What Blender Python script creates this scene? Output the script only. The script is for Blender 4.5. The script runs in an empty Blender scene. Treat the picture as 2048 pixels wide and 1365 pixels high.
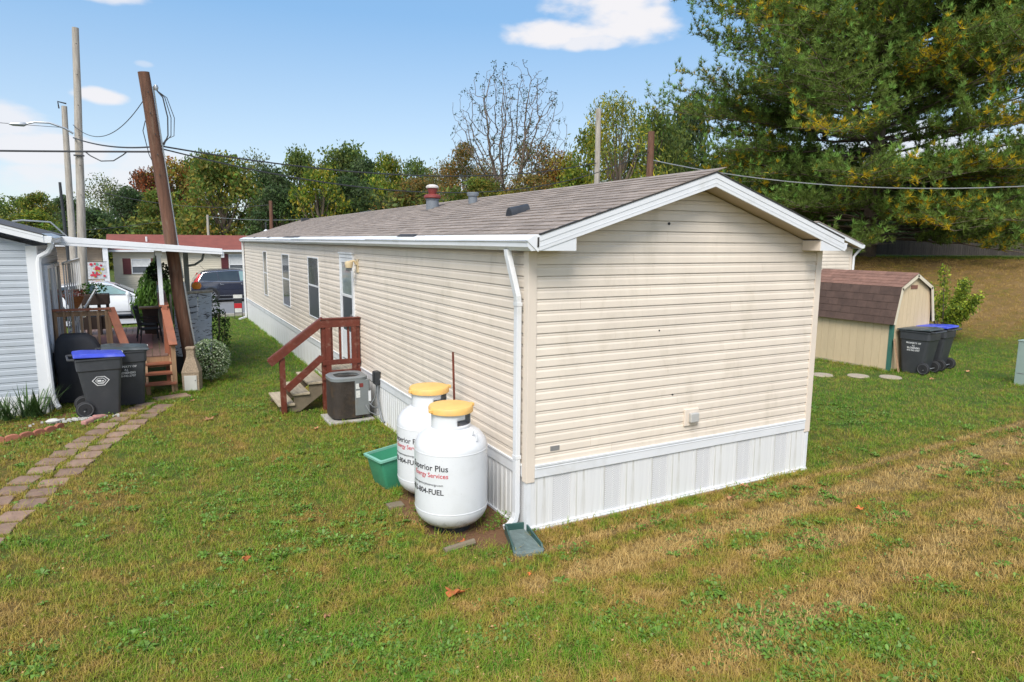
import bpy, math, random
import numpy as np
from mathutils import Vector, Matrix, noise
R = math.radians
rnd = random.Random(7)
S = bpy.context.scene
COL = S.collection

# ------------------------------------------------------------------ camera, sky, sun, exposure
cam = bpy.data.cameras.new('camera'); camo = bpy.data.objects.new('camera', cam); COL.objects.link(camo)
cam.sensor_width = 36; cam.lens = 1342.08 / 2048 * 36; cam.clip_start = 0.05; cam.clip_end = 3000
def cam_axes(yaw, pitch, roll):
    y, p, r = R(yaw), R(pitch), R(roll)
    f = Vector((math.sin(y)*math.cos(p), math.cos(y)*math.cos(p), -math.sin(p)))
    rt = Vector((math.cos(y), -math.sin(y), 0)); up = rt.cross(f)
    return rt*math.cos(r)+up*math.sin(r), -rt*math.sin(r)+up*math.cos(r), f
_r, _u, _f = cam_axes(28.1967, 8.45, 0.4301)
CAM = Vector((-3.2724, -5.7504, 2.9966))
camo.matrix_world = Matrix(((_r.x, _u.x, -_f.x, CAM.x), (_r.y, _u.y, -_f.y, CAM.y), (_r.z, _u.z, -_f.z, CAM.z), (0, 0, 0, 1)))
S.camera = camo
S.view_settings.view_transform = 'Standard'; S.view_settings.look = 'None'
S.view_settings.gamma = 1; S.view_settings.use_curve_mapping = False
S.view_settings.exposure = 0.95
S.render.engine = 'CYCLES'
S.cycles.max_bounces = 6; S.cycles.diffuse_bounces = 3; S.cycles.glossy_bounces = 3; S.cycles.transparent_max_bounces = 6
S.cycles.use_denoising = True

SUN_EL, SUN_AZ = 49, 218        # azimuth clockwise from +Y : behind the camera, to its left
sun = bpy.data.lights.new('sun', 'SUN'); sun.energy = 2.15; sun.angle = R(28); sun.color = (1, .95, .87)
suno = bpy.data.objects.new('sun', sun); COL.objects.link(suno)
_d = Vector((math.sin(R(SUN_AZ))*math.cos(R(SUN_EL)), math.cos(R(SUN_AZ))*math.cos(R(SUN_EL)), math.sin(R(SUN_EL))))
suno.rotation_euler = _d.to_track_quat('Z', 'Y').to_euler(); suno.location = _d*60

W = bpy.data.worlds.new('World'); S.world = W; W.use_nodes = True
nt = W.node_tree; nt.nodes.clear()
class NB:
    """small node helper"""
    def __init__(s, nt): s.nt = nt
    def n(s, t, **k):
        o = s.nt.nodes.new(t)
        for a, b in k.items(): setattr(o, a, b)
        return o
    def set(s, sock, v):
        if hasattr(v, 'links') or isinstance(v, bpy.types.NodeSocket): s.nt.links.new(v, sock)
        else: sock.default_value = v
    def m(s, op, a, b=0.0, c=None, clamp=False):
        o = s.n('ShaderNodeMath', operation=op, use_clamp=clamp); s.set(o.inputs[0], a); s.set(o.inputs[1], b)
        if c is not None: s.set(o.inputs[2], c)
        return o.outputs[0]
    def noise(s, vec, scale, detail=4, rough=.55, dist=0):
        o = s.n('ShaderNodeTexNoise'); o.inputs['Scale'].default_value = scale; o.inputs['Detail'].default_value = detail
        o.inputs['Roughness'].default_value = rough; o.inputs['Distortion'].default_value = dist
        if vec is not None: s.nt.links.new(vec, o.inputs['Vector'])
        return o.outputs['Fac']
    def ramp(s, fac, stops, interp='LINEAR'):
        o = s.n('ShaderNodeValToRGB'); o.color_ramp.interpolation = interp
        while len(o.color_ramp.elements) < len(stops): o.color_ramp.elements.new(.5)
        for e, (p, c) in zip(o.color_ramp.elements, stops):
            e.position = p; e.color = (c, c, c, 1) if isinstance(c, (int, float)) else (*c, 1)
        s.nt.links.new(fac, o.inputs[0]); return o.outputs[0]
    def mix(s, fac, a, b, mode='MIX'):
        o = s.n('ShaderNodeMix', data_type='RGBA', blend_type=mode)
        s.set(o.inputs[0], fac)
        for i, v in ((6, a), (7, b)):
            if isinstance(v, tuple): v = (*v[:3], 1)
            s.set(o.inputs[i], v)
        return o.outputs[2]
    def smooth(s, v, lo, hi, a=0., b=1.):
        o = s.n('ShaderNodeMapRange', interpolation_type='SMOOTHSTEP'); s.set(o.inputs[0], v)
        for i, x in ((1, lo), (2, hi), (3, a), (4, b)): o.inputs[i].default_value = x
        return o.outputs[0]
nb = NB(nt)
sky = nb.n('ShaderNodeTexSky', sky_type='NISHITA'); sky.sun_disc = False
sky.sun_elevation = R(SUN_EL); sky.sun_rotation = R(SUN_AZ); sky.air_density = 1.0; sky.dust_density = 0.6; sky.ozone_density = 1.2
tc = nb.n('ShaderNodeTexCoord'); sep = nb.n('ShaderNodeSeparateXYZ'); nt.links.new(tc.outputs['Generated'], sep.inputs[0])
az = nb.m('ARCTAN2', sep.outputs[0], sep.outputs[1]); el = nb.m('ARCSINE', sep.outputs[2])
mp = nb.n('ShaderNodeMapping'); mp.inputs['Scale'].default_value = (1, 1, 2.2); nt.links.new(tc.outputs['Generated'], mp.inputs[0])
cn = nb.noise(mp.outputs[0], 11, 5, .5); cn2 = nb.noise(mp.outputs[0], 2.2, 5, .6)
CLOUDS = [  # azimuth, elevation, half widths (radians), strength : puffs and the low bank on the left
    (.575, .286, .125, .016, 1.0), (.630, .305, .085, .040, 1.0), (.53, .279, .07, .016, 1.0), (.60, .272, .05, .014, .9),
    (-.045, .292, .075, .016, .8), (-.041, .171, .030, .010, .95), (.008, .214, .012, .005, .35),
    (-.20, .135, .13, .026, .8), (-.10, .105, .10, .020, .85), (0.0, .098, .07, .020, .7), (-.03, .070, .14, .022, .75), (-.28, .10, .14, .03, .8),
    (.62, .06, .30, .03, .35), (1.05, .10, .20, .045, .7)]
tot = None
for a0, e0, wa, we, st in CLOUDS:
    u = nb.m('DIVIDE', nb.m('SUBTRACT', az, a0), wa); v = nb.m('DIVIDE', nb.m('SUBTRACT', el, e0), we)
    r2 = nb.m('ADD', nb.m('MULTIPLY', u, u), nb.m('MULTIPLY', v, v))
    r2 = nb.m('ADD', r2, nb.m('MULTIPLY', nb.m('SUBTRACT', cn, .5), 4.0))
    k = nb.m('MULTIPLY', nb.smooth(r2, 1.35, .35), st)
    tot = k if tot is None else nb.m('MAXIMUM', tot, k)
farm = nb.smooth(nb.m('ABSOLUTE', nb.m('SUBTRACT', az, .5)), .95, 1.7)
hi_ = nb.smooth(el, .45, .9)
far = nb.m('MULTIPLY', nb.smooth(cn2, .46, .62), nb.m('MAXIMUM', farm, hi_))
SKYS = .105
grad = nb.ramp(nb.m('MAXIMUM', el, 0.0), [(0.0, (3.6, 3.95, 4.3)), (.10, (2.8, 3.55, 4.3)), (.30, (1.2, 2.45, 4.1)), (1.0, (.75, 1.9, 4.1))])
bgc = nb.mix(.72, sky.outputs[0], grad)
bgc = nb.mix(tot, bgc, (4.5, 4.45, 4.6))
bgc = nb.mix(nb.m('MULTIPLY', far, .85), bgc, (9.6, 9.5, 9.5))  # unseen clouds behind and overhead, brightened to add fill light
bg = nb.n('ShaderNodeBackground'); bg.inputs[1].default_value = SKYS; nt.links.new(bgc, bg.inputs[0])
wo = nb.n('ShaderNodeOutputWorld'); nt.links.new(bg.outputs[0], wo.inputs[0])

# ------------------------------------------------------------------ materials
MATS = {}
def mat(name, col, rough=.6, var=.12, scale=6., bump=.0, bscale=60., metal=0., spec=.5, dirt=None, stretch=(1, 1, 1), objvar=0., tint=False, trans=0., coat=0., island=0.):
    """principled material: colour with noise variation, optional dirt colour, bump, per-object or per-vertex tint"""
    if name in MATS: return MATS[name]
    m = bpy.data.materials.new(name); m.use_nodes = True; t = m.node_tree; b = NB(t)
    p = t.nodes['Principled BSDF']
    tcx = b.n('ShaderNodeTexCoord'); mpx = b.n('ShaderNodeMapping'); mpx.inputs['Scale'].default_value = stretch
    t.links.new(tcx.outputs['Object'], mpx.inputs[0]); vec = mpx.outputs[0]
    n1 = b.noise(vec, scale, 6, .6)
    lo = tuple(c*(1-var) for c in col); hi = tuple(min(1, c*(1+var)) for c in col)
    c = b.ramp(n1, [(.3, lo), (.7, hi)])
    if tint:
        at = b.n('ShaderNodeVertexColor', layer_name='tint'); c = b.mix(1., c, at.outputs[0], 'MULTIPLY')
    if dirt:
        n2 = b.noise(vec, scale*dirt[2] if len(dirt) > 2 else scale*.4, 7, .65, .4)
        lo_ = dirt[3] if len(dirt) > 3 else .5; c = b.mix(b.m('MULTIPLY', b.smooth(n2, lo_, lo_+(.05 if len(dirt) > 3 else .22)), dirt[1]), c, dirt[0])
    if objvar:
        oi = b.n('ShaderNodeObjectInfo'); g = b.m('ADD', 1-objvar, b.m('MULTIPLY', oi.outputs['Random'], 2*objvar))
        cb = b.n('ShaderNodeCombineColor'); [t.links.new(g, cb.inputs[i]) for i in range(3)]
        c = b.mix(1., c, cb.outputs[0], 'MULTIPLY')
    if island:
        ge = b.n('ShaderNodeNewGeometry'); g = b.m('ADD', 1-island, b.m('MULTIPLY', ge.outputs['Random Per Island'], 2*island))
        cb = b.n('ShaderNodeCombineColor'); [t.links.new(g, cb.inputs[i]) for i in range(3)]
        c = b.mix(1., c, cb.outputs[0], 'MULTIPLY')
    t.links.new(c, p.inputs['Base Color'])
    rr = b.m('ADD', rough-.06, b.m('MULTIPLY', n1, .12)); t.links.new(rr, p.inputs['Roughness'])
    p.inputs['Metallic'].default_value = metal; p.inputs['Specular IOR Level'].default_value = spec
    p.inputs['Coat Weight'].default_value = coat
    if trans:
        p.inputs['Subsurface Weight'].default_value = 0
        tr = b.n('ShaderNodeBsdfTranslucent'); t.links.new(c, tr.inputs[0]); mx = b.n('ShaderNodeMixShader'); mx.inputs[0].default_value = trans
        t.links.new(p.outputs[0], mx.inputs[1]); t.links.new(tr.outputs[0], mx.inputs[2]); t.links.new(mx.outputs[0], t.nodes['Material Output'].inputs[0])
    if bump:
        bn = b.noise(vec, bscale, 5, .6); bp = b.n('ShaderNodeBump'); bp.inputs['Strength'].default_value = bump; bp.inputs['Distance'].default_value = .01
        t.links.new(bn, bp.inputs['Height']); t.links.new(bp.outputs[0], p.inputs['Normal'])
    MATS[name] = m; return m
SIDING = (.715, .625, .525)
M = dict(
 siding=mat('vinyl_siding', SIDING, .5, .05, 1.3, .2, 5, dirt=((.44, .38, .28), .30, 1.5), objvar=.035, stretch=(1.6, 1.6, .6)),
 corner=mat('vinyl_corner', (.71, .615, .52), .45, .04, 2),
 soffit=mat('tan_soffit', (.42, .33, .22), .6, .05, 2),
 white=mat('white_trim', (.70, .71, .73), .42, .05, 1.6, .05, 20, dirt=((.42, .41, .36), .35, 1.2)),
 skirt=mat('white_skirting', (.70, .70, .70), .45, .05, 2.5, dirt=((.38, .36, .29), .6, 1.1), stretch=(7, 7, .35), objvar=.02),
 wood=mat('fresh_lumber', (.36, .22, .13), .75, .18, 4, .3, 50, stretch=(1, 8, 8)),
 shingle=mat('asphalt_shingle', (.27, .222, .188), .92, .16, 9, .5, 260, objvar=.17, island=0.),
 shingle2=mat('asphalt_shingle_far', (.27, .222, .188), .92, .16, 9, .5, 260, island=.17),
 tar=mat('black_tar', (.03, .028, .027), .7, .3, 9, .4, 60),
 glass=mat('window_glass', (.10, .11, .12), .07, .25, 1.2, .12, 2.5, spec=.9),
 screen=mat('window_screen', (.05, .058, .07), .35, .15, 60, spec=.5),
 redwood=mat('barn_red_paint', (.125, .026, .014), .5, .2, 5, .15, 40, dirt=((.30, .20, .15), .35, 2.2)),
 tread=mat('weathered_lumber', (.42, .35, .245), .8, .2, 3, .4, 40, stretch=(7, 1, 7), dirt=((.20, .15, .10), .55, .7)),
 acgrey=mat('condenser_grey_paint', (.185, .20, .205), .4, .05, 4, dirt=((.2, .16, .1), .3, 1.2)),
 coil=mat('condenser_coil_grille', (.05, .038, .03), .6, .2, 8, .6, 90, dirt=((.14, .08, .03), .5, .6)),
 concrete=mat('concrete', (.37, .35, .32), .9, .15, 5, .35, 60),
 dark=mat('dark_plastic', (.028, .03, .034), .45, .15, 8, .12, 90),
 conduit=mat('grey_conduit', (.16, .17, .18), .5, .1, 8),
 tank=mat('white_tank_enamel', (.70, .71, .73), .28, .03, 2, .04, 7, coat=.3),
 lid=mat('yellow_plastic_lid', (.78, .46, .14), .55, .08, 5, .1, 20, dirt=((.5, .33, .15), .4, 1.5)),
 ink=mat('black_lettering', (.02, .02, .025), .6, .05), redink=mat('red_lettering', (.55, .05, .07), .6, .05),
 whiteink=mat('white_lettering', (.75, .75, .75), .6, .05),
 algae=mat('tank_algae', (.17, .17, .06), .9, .3, 14),
 tub=mat('green_plastic', (.055, .29, .17), .42, .07, 3, coat=.1), tubl=mat('pale_green_plastic', (.18, .42, .32), .4, .07, 3),
 splash=mat('dark_green_plastic', (.035, .085, .075), .42, .15, 6), splashin=mat('dusty_green_plastic', (.13, .17, .16), .7, .2, 12),
 brick=mat('edging_brick', (.35, .13, .08), .9, .2, 10, .4, 60, objvar=.15),
 flag=mat('path_stone', (.25, .16, .112), .92, .22, 6, .5, 45, objvar=.2, dirt=((.20, .17, .12), .6, .7)),
 pebble=mat('pebble_stone', (.36, .30, .22), .9, .3, 45, .8, 80),
 dirtm=mat('bare_soil', (.16, .09, .05), .95, .25, 8, .6, 50),
 gsid=mat('grey_vinyl_siding', (.40, .435, .475), .5, .05, 1.2, dirt=((.30, .31, .32), .3, 1.5), objvar=.02),
 groof=mat('dark_roof_shingle', (.07, .07, .075), .9, .2, 12, .4, 90),
 redroof=mat('brick_red_roof', (.20, .055, .038), .85, .16, 3, .3, 60),
 tansid=mat('cream_siding', (.62, .56, .44), .6, .05, 1), beigesid=mat('beige_siding', (.45, .34, .24), .6, .05, 1),
 maroon=mat('maroon_shutter', (.10, .02, .022), .5, .1, 4),
 curtain=mat('white_curtain', (.55, .56, .56), .8, .12, 9),
 polebrown=mat('brown_treated_pole', (.125, .058, .034), .85, .4, 3, .7, 30, stretch=(6, 6, .7), dirt=((.23, .16, .11), .6, .6)),
 polegrey=mat('weathered_grey_pole', (.37, .335, .29), .9, .25, 3, .6, 30, stretch=(7, 7, .6), dirt=((.17, .12, .08), .6, .8)),
 cable=mat('black_cable', (.03, .03, .033), .6, .1), metal=mat('galvanised_metal', (.42, .44, .46), .4, .1, 6, metal=.7),
 deckred=mat('red_brown_stain', (.30, .105, .055), .65, .2, 4, .25, 40, dirt=((.16, .09, .06), .5, .8)),
 deckwood=mat('tan_baluster_wood', (.33, .20, .11), .75, .2, 5, .3, 40, stretch=(6, 6, 1)),
 deckfloor=mat('faded_deck_boards', (.20, .125, .10), .75, .2, 4, .3, 40, stretch=(8, 1, 8), objvar=.15),
 rug=mat('faded_red_rug', (.27, .13, .12), .95, .1, 9),
 bin=mat('charcoal_bin_plastic', (.045, .048, .055), .5, .1, 4, .15, 30, dirt=((.12, .12, .12), .18, .9)),
 binlid=mat('dark_lid_plastic', (.05, .062, .065), .4, .1, 4, dirt=((.22, .22, .22), .4, .7)),
 blue=mat('blue_lid_plastic', (.045, .07, .50), .38, .12, 4, dirt=((.30, .32, .6), .45, .7)),
 tyre=mat('black_rubber', (.018, .018, .02), .75, .1, 8), sticker=mat('paper_sticker', (.6, .6, .58), .7, .2, 30),
 cover=mat('black_fabric_cover', (.032, .032, .036), .85, .2, 4, .4, 12),
 shed=mat('cream_shed_boards', (.60, .47, .30), .75, .06, 2, .15, 50, stretch=(5, 5, 1), dirt=((.42, .34, .2), .3, 1), objvar=.03),
 shedtrim=mat('cream_shed_trim', (.62, .55, .42), .7, .06, 2), shedgreen=mat('green_corner_trim', (.045, .15, .115), .6, .1, 4),
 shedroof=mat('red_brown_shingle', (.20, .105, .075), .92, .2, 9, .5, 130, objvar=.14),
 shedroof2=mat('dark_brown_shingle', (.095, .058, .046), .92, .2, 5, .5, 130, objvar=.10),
 vent=mat('rust_vent', (.20, .09, .06), .7, .1, 5),
 boxgreen=mat('pale_green_cabinet', (.29, .37, .33), .5, .06, 3, dirt=((.12, .11, .09), .5, .5)),
 bark=mat('tree_bark', (.13, .10, .075), .95, .25, 7, .6, 30, stretch=(3, 3, 1)), barkpale=mat('pale_bark', (.25, .22, .18), .95, .2, 7, .5, 30),
 fence=mat('shade_darkened_fence', (.055, .046, .04), .9, .25, 3, .4, 30, stretch=(6, 6, 1), objvar=.2),  # board colour darkened to hold the shade of the pine
 carwhite=mat('white_car_paint', (.70, .71, .73), .18, .02, 1, coat=.8), carnavy=mat('navy_car_paint', (.018, .022, .042), .14, .05, 1, coat=1.),
 carglass=mat('tinted_car_glass', (.03, .04, .045), .05, .2, 2, spec=.9), carglassl=mat('pale_car_glass', (.22, .33, .33), .06, .2, 2, spec=.8),
 chrome=mat('chrome', (.65, .66, .68), .15, .03, 2, metal=.9), redlens=mat('red_lens', (.55, .02, .02), .15, .1, 9, coat=.6),
 panel=mat('weathered_blue_panel', (.46, .51, .58), .8, .1, 3.0, .5, 14, dirt=((.06, .06, .07), 1., 2.0, .55), stretch=(1.3, 1, 4.5)),
 terracotta=mat('orange_basket_liner', (.42, .17, .06), .9, .25, 18, .7, 60), planter=mat('dark_brown_planter', (.055, .035, .028), .7, .2, 6),
 aggregate=mat('exposed_aggregate', (.30, .23, .16), .95, .45, 55, 1., 70), doorwhite=mat('off_white_panel', (.52, .51, .47), .6, .06, 5),
 asphalt=mat('asphalt', (.17, .17, .175), .92, .12, 3, .3, 120), concretepad=mat('pale_drive', (.33, .33, .335), .92, .1, 2, .2, 60),
 pumpkin=mat('orange_ornament', (.7, .24, .02), .5, .15, 5), signred=mat('red_sign_panel', (.45, .02, .03), .4, .1, 6),
 canvas=mat('printed_banner', (.6, .6, .6), .8, .3, 12), bannerred=mat('banner_red', (.6, .05, .08), .8, .3, 9), banneryel=mat('banner_yellow', (.6, .5, .08), .8, .3, 9),
 rustred=mat('chimney_red_paint', (.20, .035, .03), .6, .2, 8, .2, 40), ventgrey=mat('vent_grey_paint', (.17, .19, .215), .6, .1, 5, .1, 30),
 capwhite=mat('chalky_cap', (.5, .47, .44), .8, .25, 14, .4, 40), rock=mat('white_stone', (.5, .49, .46), .9, .2, 8, .5, 30),
 flagpink=mat('pink_edging_stone', (.42, .21, .18), .9, .2, 9, .4, 40), leaf=mat('dry_orange_leaf', (.72, .21, .06), .7, .3, 20, objvar=.3, trans=.3),
 leafbrown=mat('dry_brown_leaf', (.55, .28, .14), .8, .3, 20, objvar=.3, trans=.3),
)
FOL = {}
def folmat(name, col, tr=.35):
    if name not in FOL: FOL[name] = mat('foliage_'+name, col, .62, .35, .7, tint=True, trans=tr, spec=.25, island=.30)
    return FOL[name]

# ------------------------------------------------------------------ mesh helpers
def chain_loc(p):
    v = Vector((0, 0, 0))
    while p is not None: v += p.location; p = p.parent
    return v
def smooth_mesh(me, ang=.7):
    me.shade_smooth(); me.set_sharp_from_angle(angle=ang)
def link(name, me, parent=None, m=None, bevel=0, loc=None, rot=None):
    o = bpy.data.objects.new(name, me); COL.objects.link(o)
    if m is not None and me is not None and len(me.materials) == 0: me.materials.append(m)
    if parent: o.parent = parent
    if loc is not None: o.location = loc
    if rot is not None: o.rotation_euler = rot
    if bevel:
        b = o.modifiers.new('edge', 'BEVEL'); b.width = bevel; b.segments = 2; b.limit_method = 'ANGLE'; b.angle_limit = .6
    return o
class MB:
    def __init__(s): s.v = []; s.f = []
    def add(s, vs, fs):
        n = len(s.v); s.v += [tuple(x) for x in vs]; s.f += [tuple(i+n for i in f) for f in fs]; return s
    def box(s, x0, x1, y0, y1, z0, z1):
        return s.add([(x0,y0,z0),(x1,y0,z0),(x1,y1,z0),(x0,y1,z0),(x0,y0,z1),(x1,y0,z1),(x1,y1,z1),(x0,y1,z1)],
                     [(0,3,2,1),(4,5,6,7),(0,1,5,4),(1,2,6,5),(2,3,7,6),(3,0,4,7)])
    def bar(s, a, b, w, h, up=(0, 0, 1)):
        """box beam from a to b, width w (sideways), height h (along up)"""
        a = Vector(a); b = Vector(b); d = (b-a).normalized(); up = Vector(up)
        sd = d.cross(up).normalized(); u = sd.cross(d).normalized(); sd *= w/2; u *= h/2
        return s.add([a-sd-u, a+sd-u, a+sd+u, a-sd+u, b-sd-u, b+sd-u, b+sd+u, b-sd+u],
                     [(0,1,2,3),(7,6,5,4),(0,4,5,1),(1,5,6,2),(2,6,7,3),(3,7,4,0)])
    def prism(s, poly, d, a0=0):
        """poly: list of 3d points (planar), extruded by vector d"""
        n = len(poly); d = Vector(d); p = [Vector(q) for q in poly]
        nr = Vector((0, 0, 0))
        for i in range(n): nr += p[i].cross(p[(i+1) % n])
        if nr.dot(d) > 0: p = p[::-1]
        return s.add(p+[q+d for q in p], [tuple(range(n)), tuple(range(2*n-1, n-1, -1))]+[(i, n+i, n+(i+1) % n, (i+1) % n) for i in range(n)])
    def tube(s, pts, r, n=8, cap=True):
        pts = [Vector(p) for p in pts]; rs = r if isinstance(r, (list, tuple)) else [r]*len(pts)
        vs = []; ref = None
        for i, p in enumerate(pts):
            d = (pts[min(i+1, len(pts)-1)]-pts[max(i-1, 0)]).normalized()
            if ref is None: ref = Vector((1, 0, 0)) if abs(d.x) < .8 else Vector((0, 1, 0))
            u = (ref - d*ref.dot(d)).normalized(); w = d.cross(u); ref = u
            for k in range(n):
                a = 2*math.pi*k/n; vs.append(p+(u*math.cos(a)+w*math.sin(a))*rs[i])
        fs = []
        for i in range(len(pts)-1):
            for k in range(n): fs.append((i*n+k, i*n+(k+1) % n, (i+1)*n+(k+1) % n, (i+1)*n+k))
        if cap: fs += [tuple(range(n))[::-1], tuple((len(pts)-1)*n+k for k in range(n))]
        return s.add(vs, fs)
    def lathe(s, prof, c=(0, 0, 0), n=40, sx=1, sy=1):
        vs = []; 
        for r, z in prof:
            for k in range(n):
                a = 2*math.pi*k/n; vs.append((c[0]+r*sx*math.cos(a), c[1]+r*sy*math.sin(a), c[2]+z))
        fs = [(i*n+k, i*n+(k+1) % n, (i+1)*n+(k+1) % n, (i+1)*n+k) for i in range(len(prof)-1) for k in range(n)]
        if prof[0][0] > 1e-4: fs.append(tuple(range(n))[::-1])
        if prof[-1][0] > 1e-4: fs.append(tuple((len(prof)-1)*n+k for k in range(n)))
        return s.add(vs, fs)
    def build(s, name, m, parent=None, world=False, smooth=False, bevel=0, loc=None, rot=None, ang=.7):
        me = bpy.data.meshes.new(name)
        v = s.v
        if world and parent is not None:
            c = chain_loc(parent); v = [(a-c.x, b-c.y, z-c.z) for a, b, z in v]
        me.from_pydata(v, [], s.f); me.update()
        if m is not None: me.materials.append(m)
        if smooth: smooth_mesh(me, ang)
        return link(name, me, parent, None, bevel, loc, rot)
def npmesh(name, V, F, m=None, tint=None, nrm=None):
    """V (n,3), F (k,3 or 4) numpy -> mesh"""
    me = bpy.data.meshes.new(name); V = np.asarray(V, np.float32); F = np.asarray(F, np.int32)
    k = F.shape[1]
    me.vertices.add(len(V)); me.vertices.foreach_set('co', V.ravel())
    me.loops.add(F.size); me.loops.foreach_set('vertex_index', F.ravel())
    me.polygons.add(len(F)); me.polygons.foreach_set('loop_start', np.arange(0, F.size, k, dtype=np.int32))
    me.update(calc_edges=True)
    if tint is not None:
        at = me.color_attributes.new('tint', 'FLOAT_COLOR', 'POINT')
        c = np.ones((len(V), 4), np.float32); c[:, :3] = tint; at.data.foreach_set('color', c.ravel())
    if m is not None: me.materials.append(m)
    return me
def tag(o, label=None, cat=None, group=None, kind=None):
    if label: o['label'] = label
    if cat: o['category'] = cat
    if group: o['group'] = group
    if kind: o['kind'] = kind
    return o
def thing(name, label, cat, loc=(0, 0, 0), group=None, rz=0):
    o = bpy.data.objects.new(name, None); COL.objects.link(o); o.location = loc; o.rotation_euler = (0, 0, rz); o.empty_display_size = .2
    return tag(o, label, cat, group)
def copy_tree(o, parent=None):
    c = o.copy(); COL.objects.link(c)
    if parent: c.parent = parent
    for ch in list(o.children): copy_tree(ch, c)
    return c
def text_mesh(body, size, align='LEFT', extrude=.0006, bold=0):
    cu = bpy.data.curves.new('lettering', 'FONT'); cu.body = body; cu.size = size; cu.align_x = align; cu.extrude = extrude; cu.offset = bold
    cu.resolution_u = 3
    o = bpy.data.objects.new('lettering', cu); COL.objects.link(o)
    dg = bpy.context.evaluated_depsgraph_get(); me = bpy.data.meshes.new_from_object(o.evaluated_get(dg))
    bpy.data.objects.remove(o); return me

# ------------------------------------------------------------------ terrain
def sst(x, a, b):
    t = min(1, max(0, (x-a)/(b-a))); return t*t*(3-2*t)
def H(x, y):
    z = -.0065*max(0, min(y, 40)-2)
    z += 2.45*sst(.9*x+.3*y, 15.2, 30.5)*sst(x, 8, 15)
    z += .11*max(0, -y-.9)*sst(x, -6, -1) * (1 if y > -12 else 1) if y > -12 else 1.2*sst(x, -6, -1)
    z += .012*noise.noise(Vector((x*.9, y*.9, 0)))+.03*noise.noise(Vector((x*.22, y*.22, 3)))*sst(math.hypot(x-2, y-8), 12, 25)
    return z
def axis(lo, hi, core0, core1, fine):
    a = list(np.arange(core0, core1+1e-6, fine)); v = core0; st = fine
    while v > lo: st *= 1.25; v -= st; a.insert(0, v)
    v = core1; st = fine
    while v < hi: st *= 1.25; v += st; a.append(v)
    return np.array(a)
gx = axis(-500, 700, -8, 24, .32); gy = axis(-150, 900, -8, 26, .32)
GV = np.array([(x, y, H(x, y)) for y in gy for x in gx]); nx = len(gx)
ii, jj = np.meshgrid(np.arange(nx-1), np.arange(len(gy)-1)); b0 = (jj*nx+ii).ravel()
GF = np.stack([b0, b0+1, b0+nx+1, b0+nx], 1)

def lawn_colour(b, dark=1.0):
    """shared procedural lawn colour: greens, dry tan patches and the worn mowing stripes, from world position"""
    ge = b.n('ShaderNodeNewGeometry'); pos = ge.outputs['Position']; se = b.n('ShaderNodeSeparateXYZ'); b.nt.links.new(pos, se.inputs[0])
    x, y = se.outputs[0], se.outputs[1]
    n1 = b.noise(pos, .55, 5, .6); n2 = b.noise(pos, 2.3, 5, .65); n3 = b.noise(pos, 9, 4, .6)
    st = b.n('ShaderNodeMapping'); st.inputs['Scale'].default_value = (.28, 2.0, 1); st.inputs['Rotation'].default_value = (0, 0, R(-3)); b.nt.links.new(pos, st.inputs[0])
    n4 = b.noise(st.outputs[0], 1.25, 4, .6)
    wob = b.m('MULTIPLY', b.m('SUBTRACT', n1, .5), .35)
    def line(y0, slope, w, x0=-1.5):
        d = b.m('SUBTRACT', b.m('ADD', y, wob), b.m('ADD', y0, b.m('MULTIPLY', x, slope)))
        d = b.m('DIVIDE', d, w); return b.m('EXPONENT', b.m('MULTIPLY', b.m('MULTIPLY', d, d), -1))
    s = b.m('ADD', line(-.98, .045, .20), b.m('MULTIPLY', line(-.42, .035, .07), .8))
    s = b.m('ADD', s, b.m('MULTIPLY', line(-2.6, .05, .3), .55)); s = b.m('ADD', s, b.m('MULTIPLY', line(-1.75, .04, .16), .3))
    s = b.m('MULTIPLY', s, b.smooth(x, -2.4, .5))
    south = b.smooth(y, .8, -1.8); right = b.smooth(x, -2, 4)
    base = b.m('ADD', b.m('MULTIPLY', b.m('MULTIPLY', south, right), .22), .0)
    pathside = b.m('MULTIPLY', b.smooth(x, -3.2, -4.6), .13)
    base = b.m('ADD', base, pathside)
    bank = b.m('MULTIPLY', b.smooth(b.m('ADD', b.m('MULTIPLY', x, .9), b.m('MULTIPLY', y, .3)), 16.5, 20.5), b.smooth(b.m('ADD', b.m('MULTIPLY', x, .9), b.m('MULTIPLY', y, .3)), 31, 28.5))
    v = b.m('ADD', b.m('MULTIPLY', b.m('SUBTRACT', n1, .5), 1.25), b.m('MULTIPLY', b.m('SUBTRACT', n2, .5), 1.35))
    v = b.m('ADD', v, b.m('MULTIPLY', b.m('SUBTRACT', n3, .5), .9)); v = b.m('ADD', v, b.m('MULTIPLY', b.m('MULTIPLY', b.m('SUBTRACT', n4, .5), 1.3), south))
    v = b.m('ADD', v, base); v = b.m('ADD', v, b.m('MULTIPLY', s, .78)); v = b.m('ADD', v, b.m('MULTIPLY', bank, .42)); v = b.m('ADD', v, .355)
    far = b.m('MULTIPLY', b.smooth(y, 7, 12), b.smooth(x, 3, 1)); v = b.m('SUBTRACT', v, b.m('MULTIPLY', far, .38)); rt_ = b.m('MULTIPLY', b.m('MULTIPLY', b.smooth(x, 4, 7), b.smooth(y, -.3, 1.5)), b.m('SUBTRACT', 1, bank)); v = b.m('SUBTRACT', v, b.m('MULTIPLY', rt_, .20))
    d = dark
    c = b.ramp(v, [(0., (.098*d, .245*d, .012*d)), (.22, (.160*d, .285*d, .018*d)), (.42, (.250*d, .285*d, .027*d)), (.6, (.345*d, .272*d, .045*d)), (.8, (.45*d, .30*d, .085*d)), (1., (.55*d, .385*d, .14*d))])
    return c, v, bank, n3, pos
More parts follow.
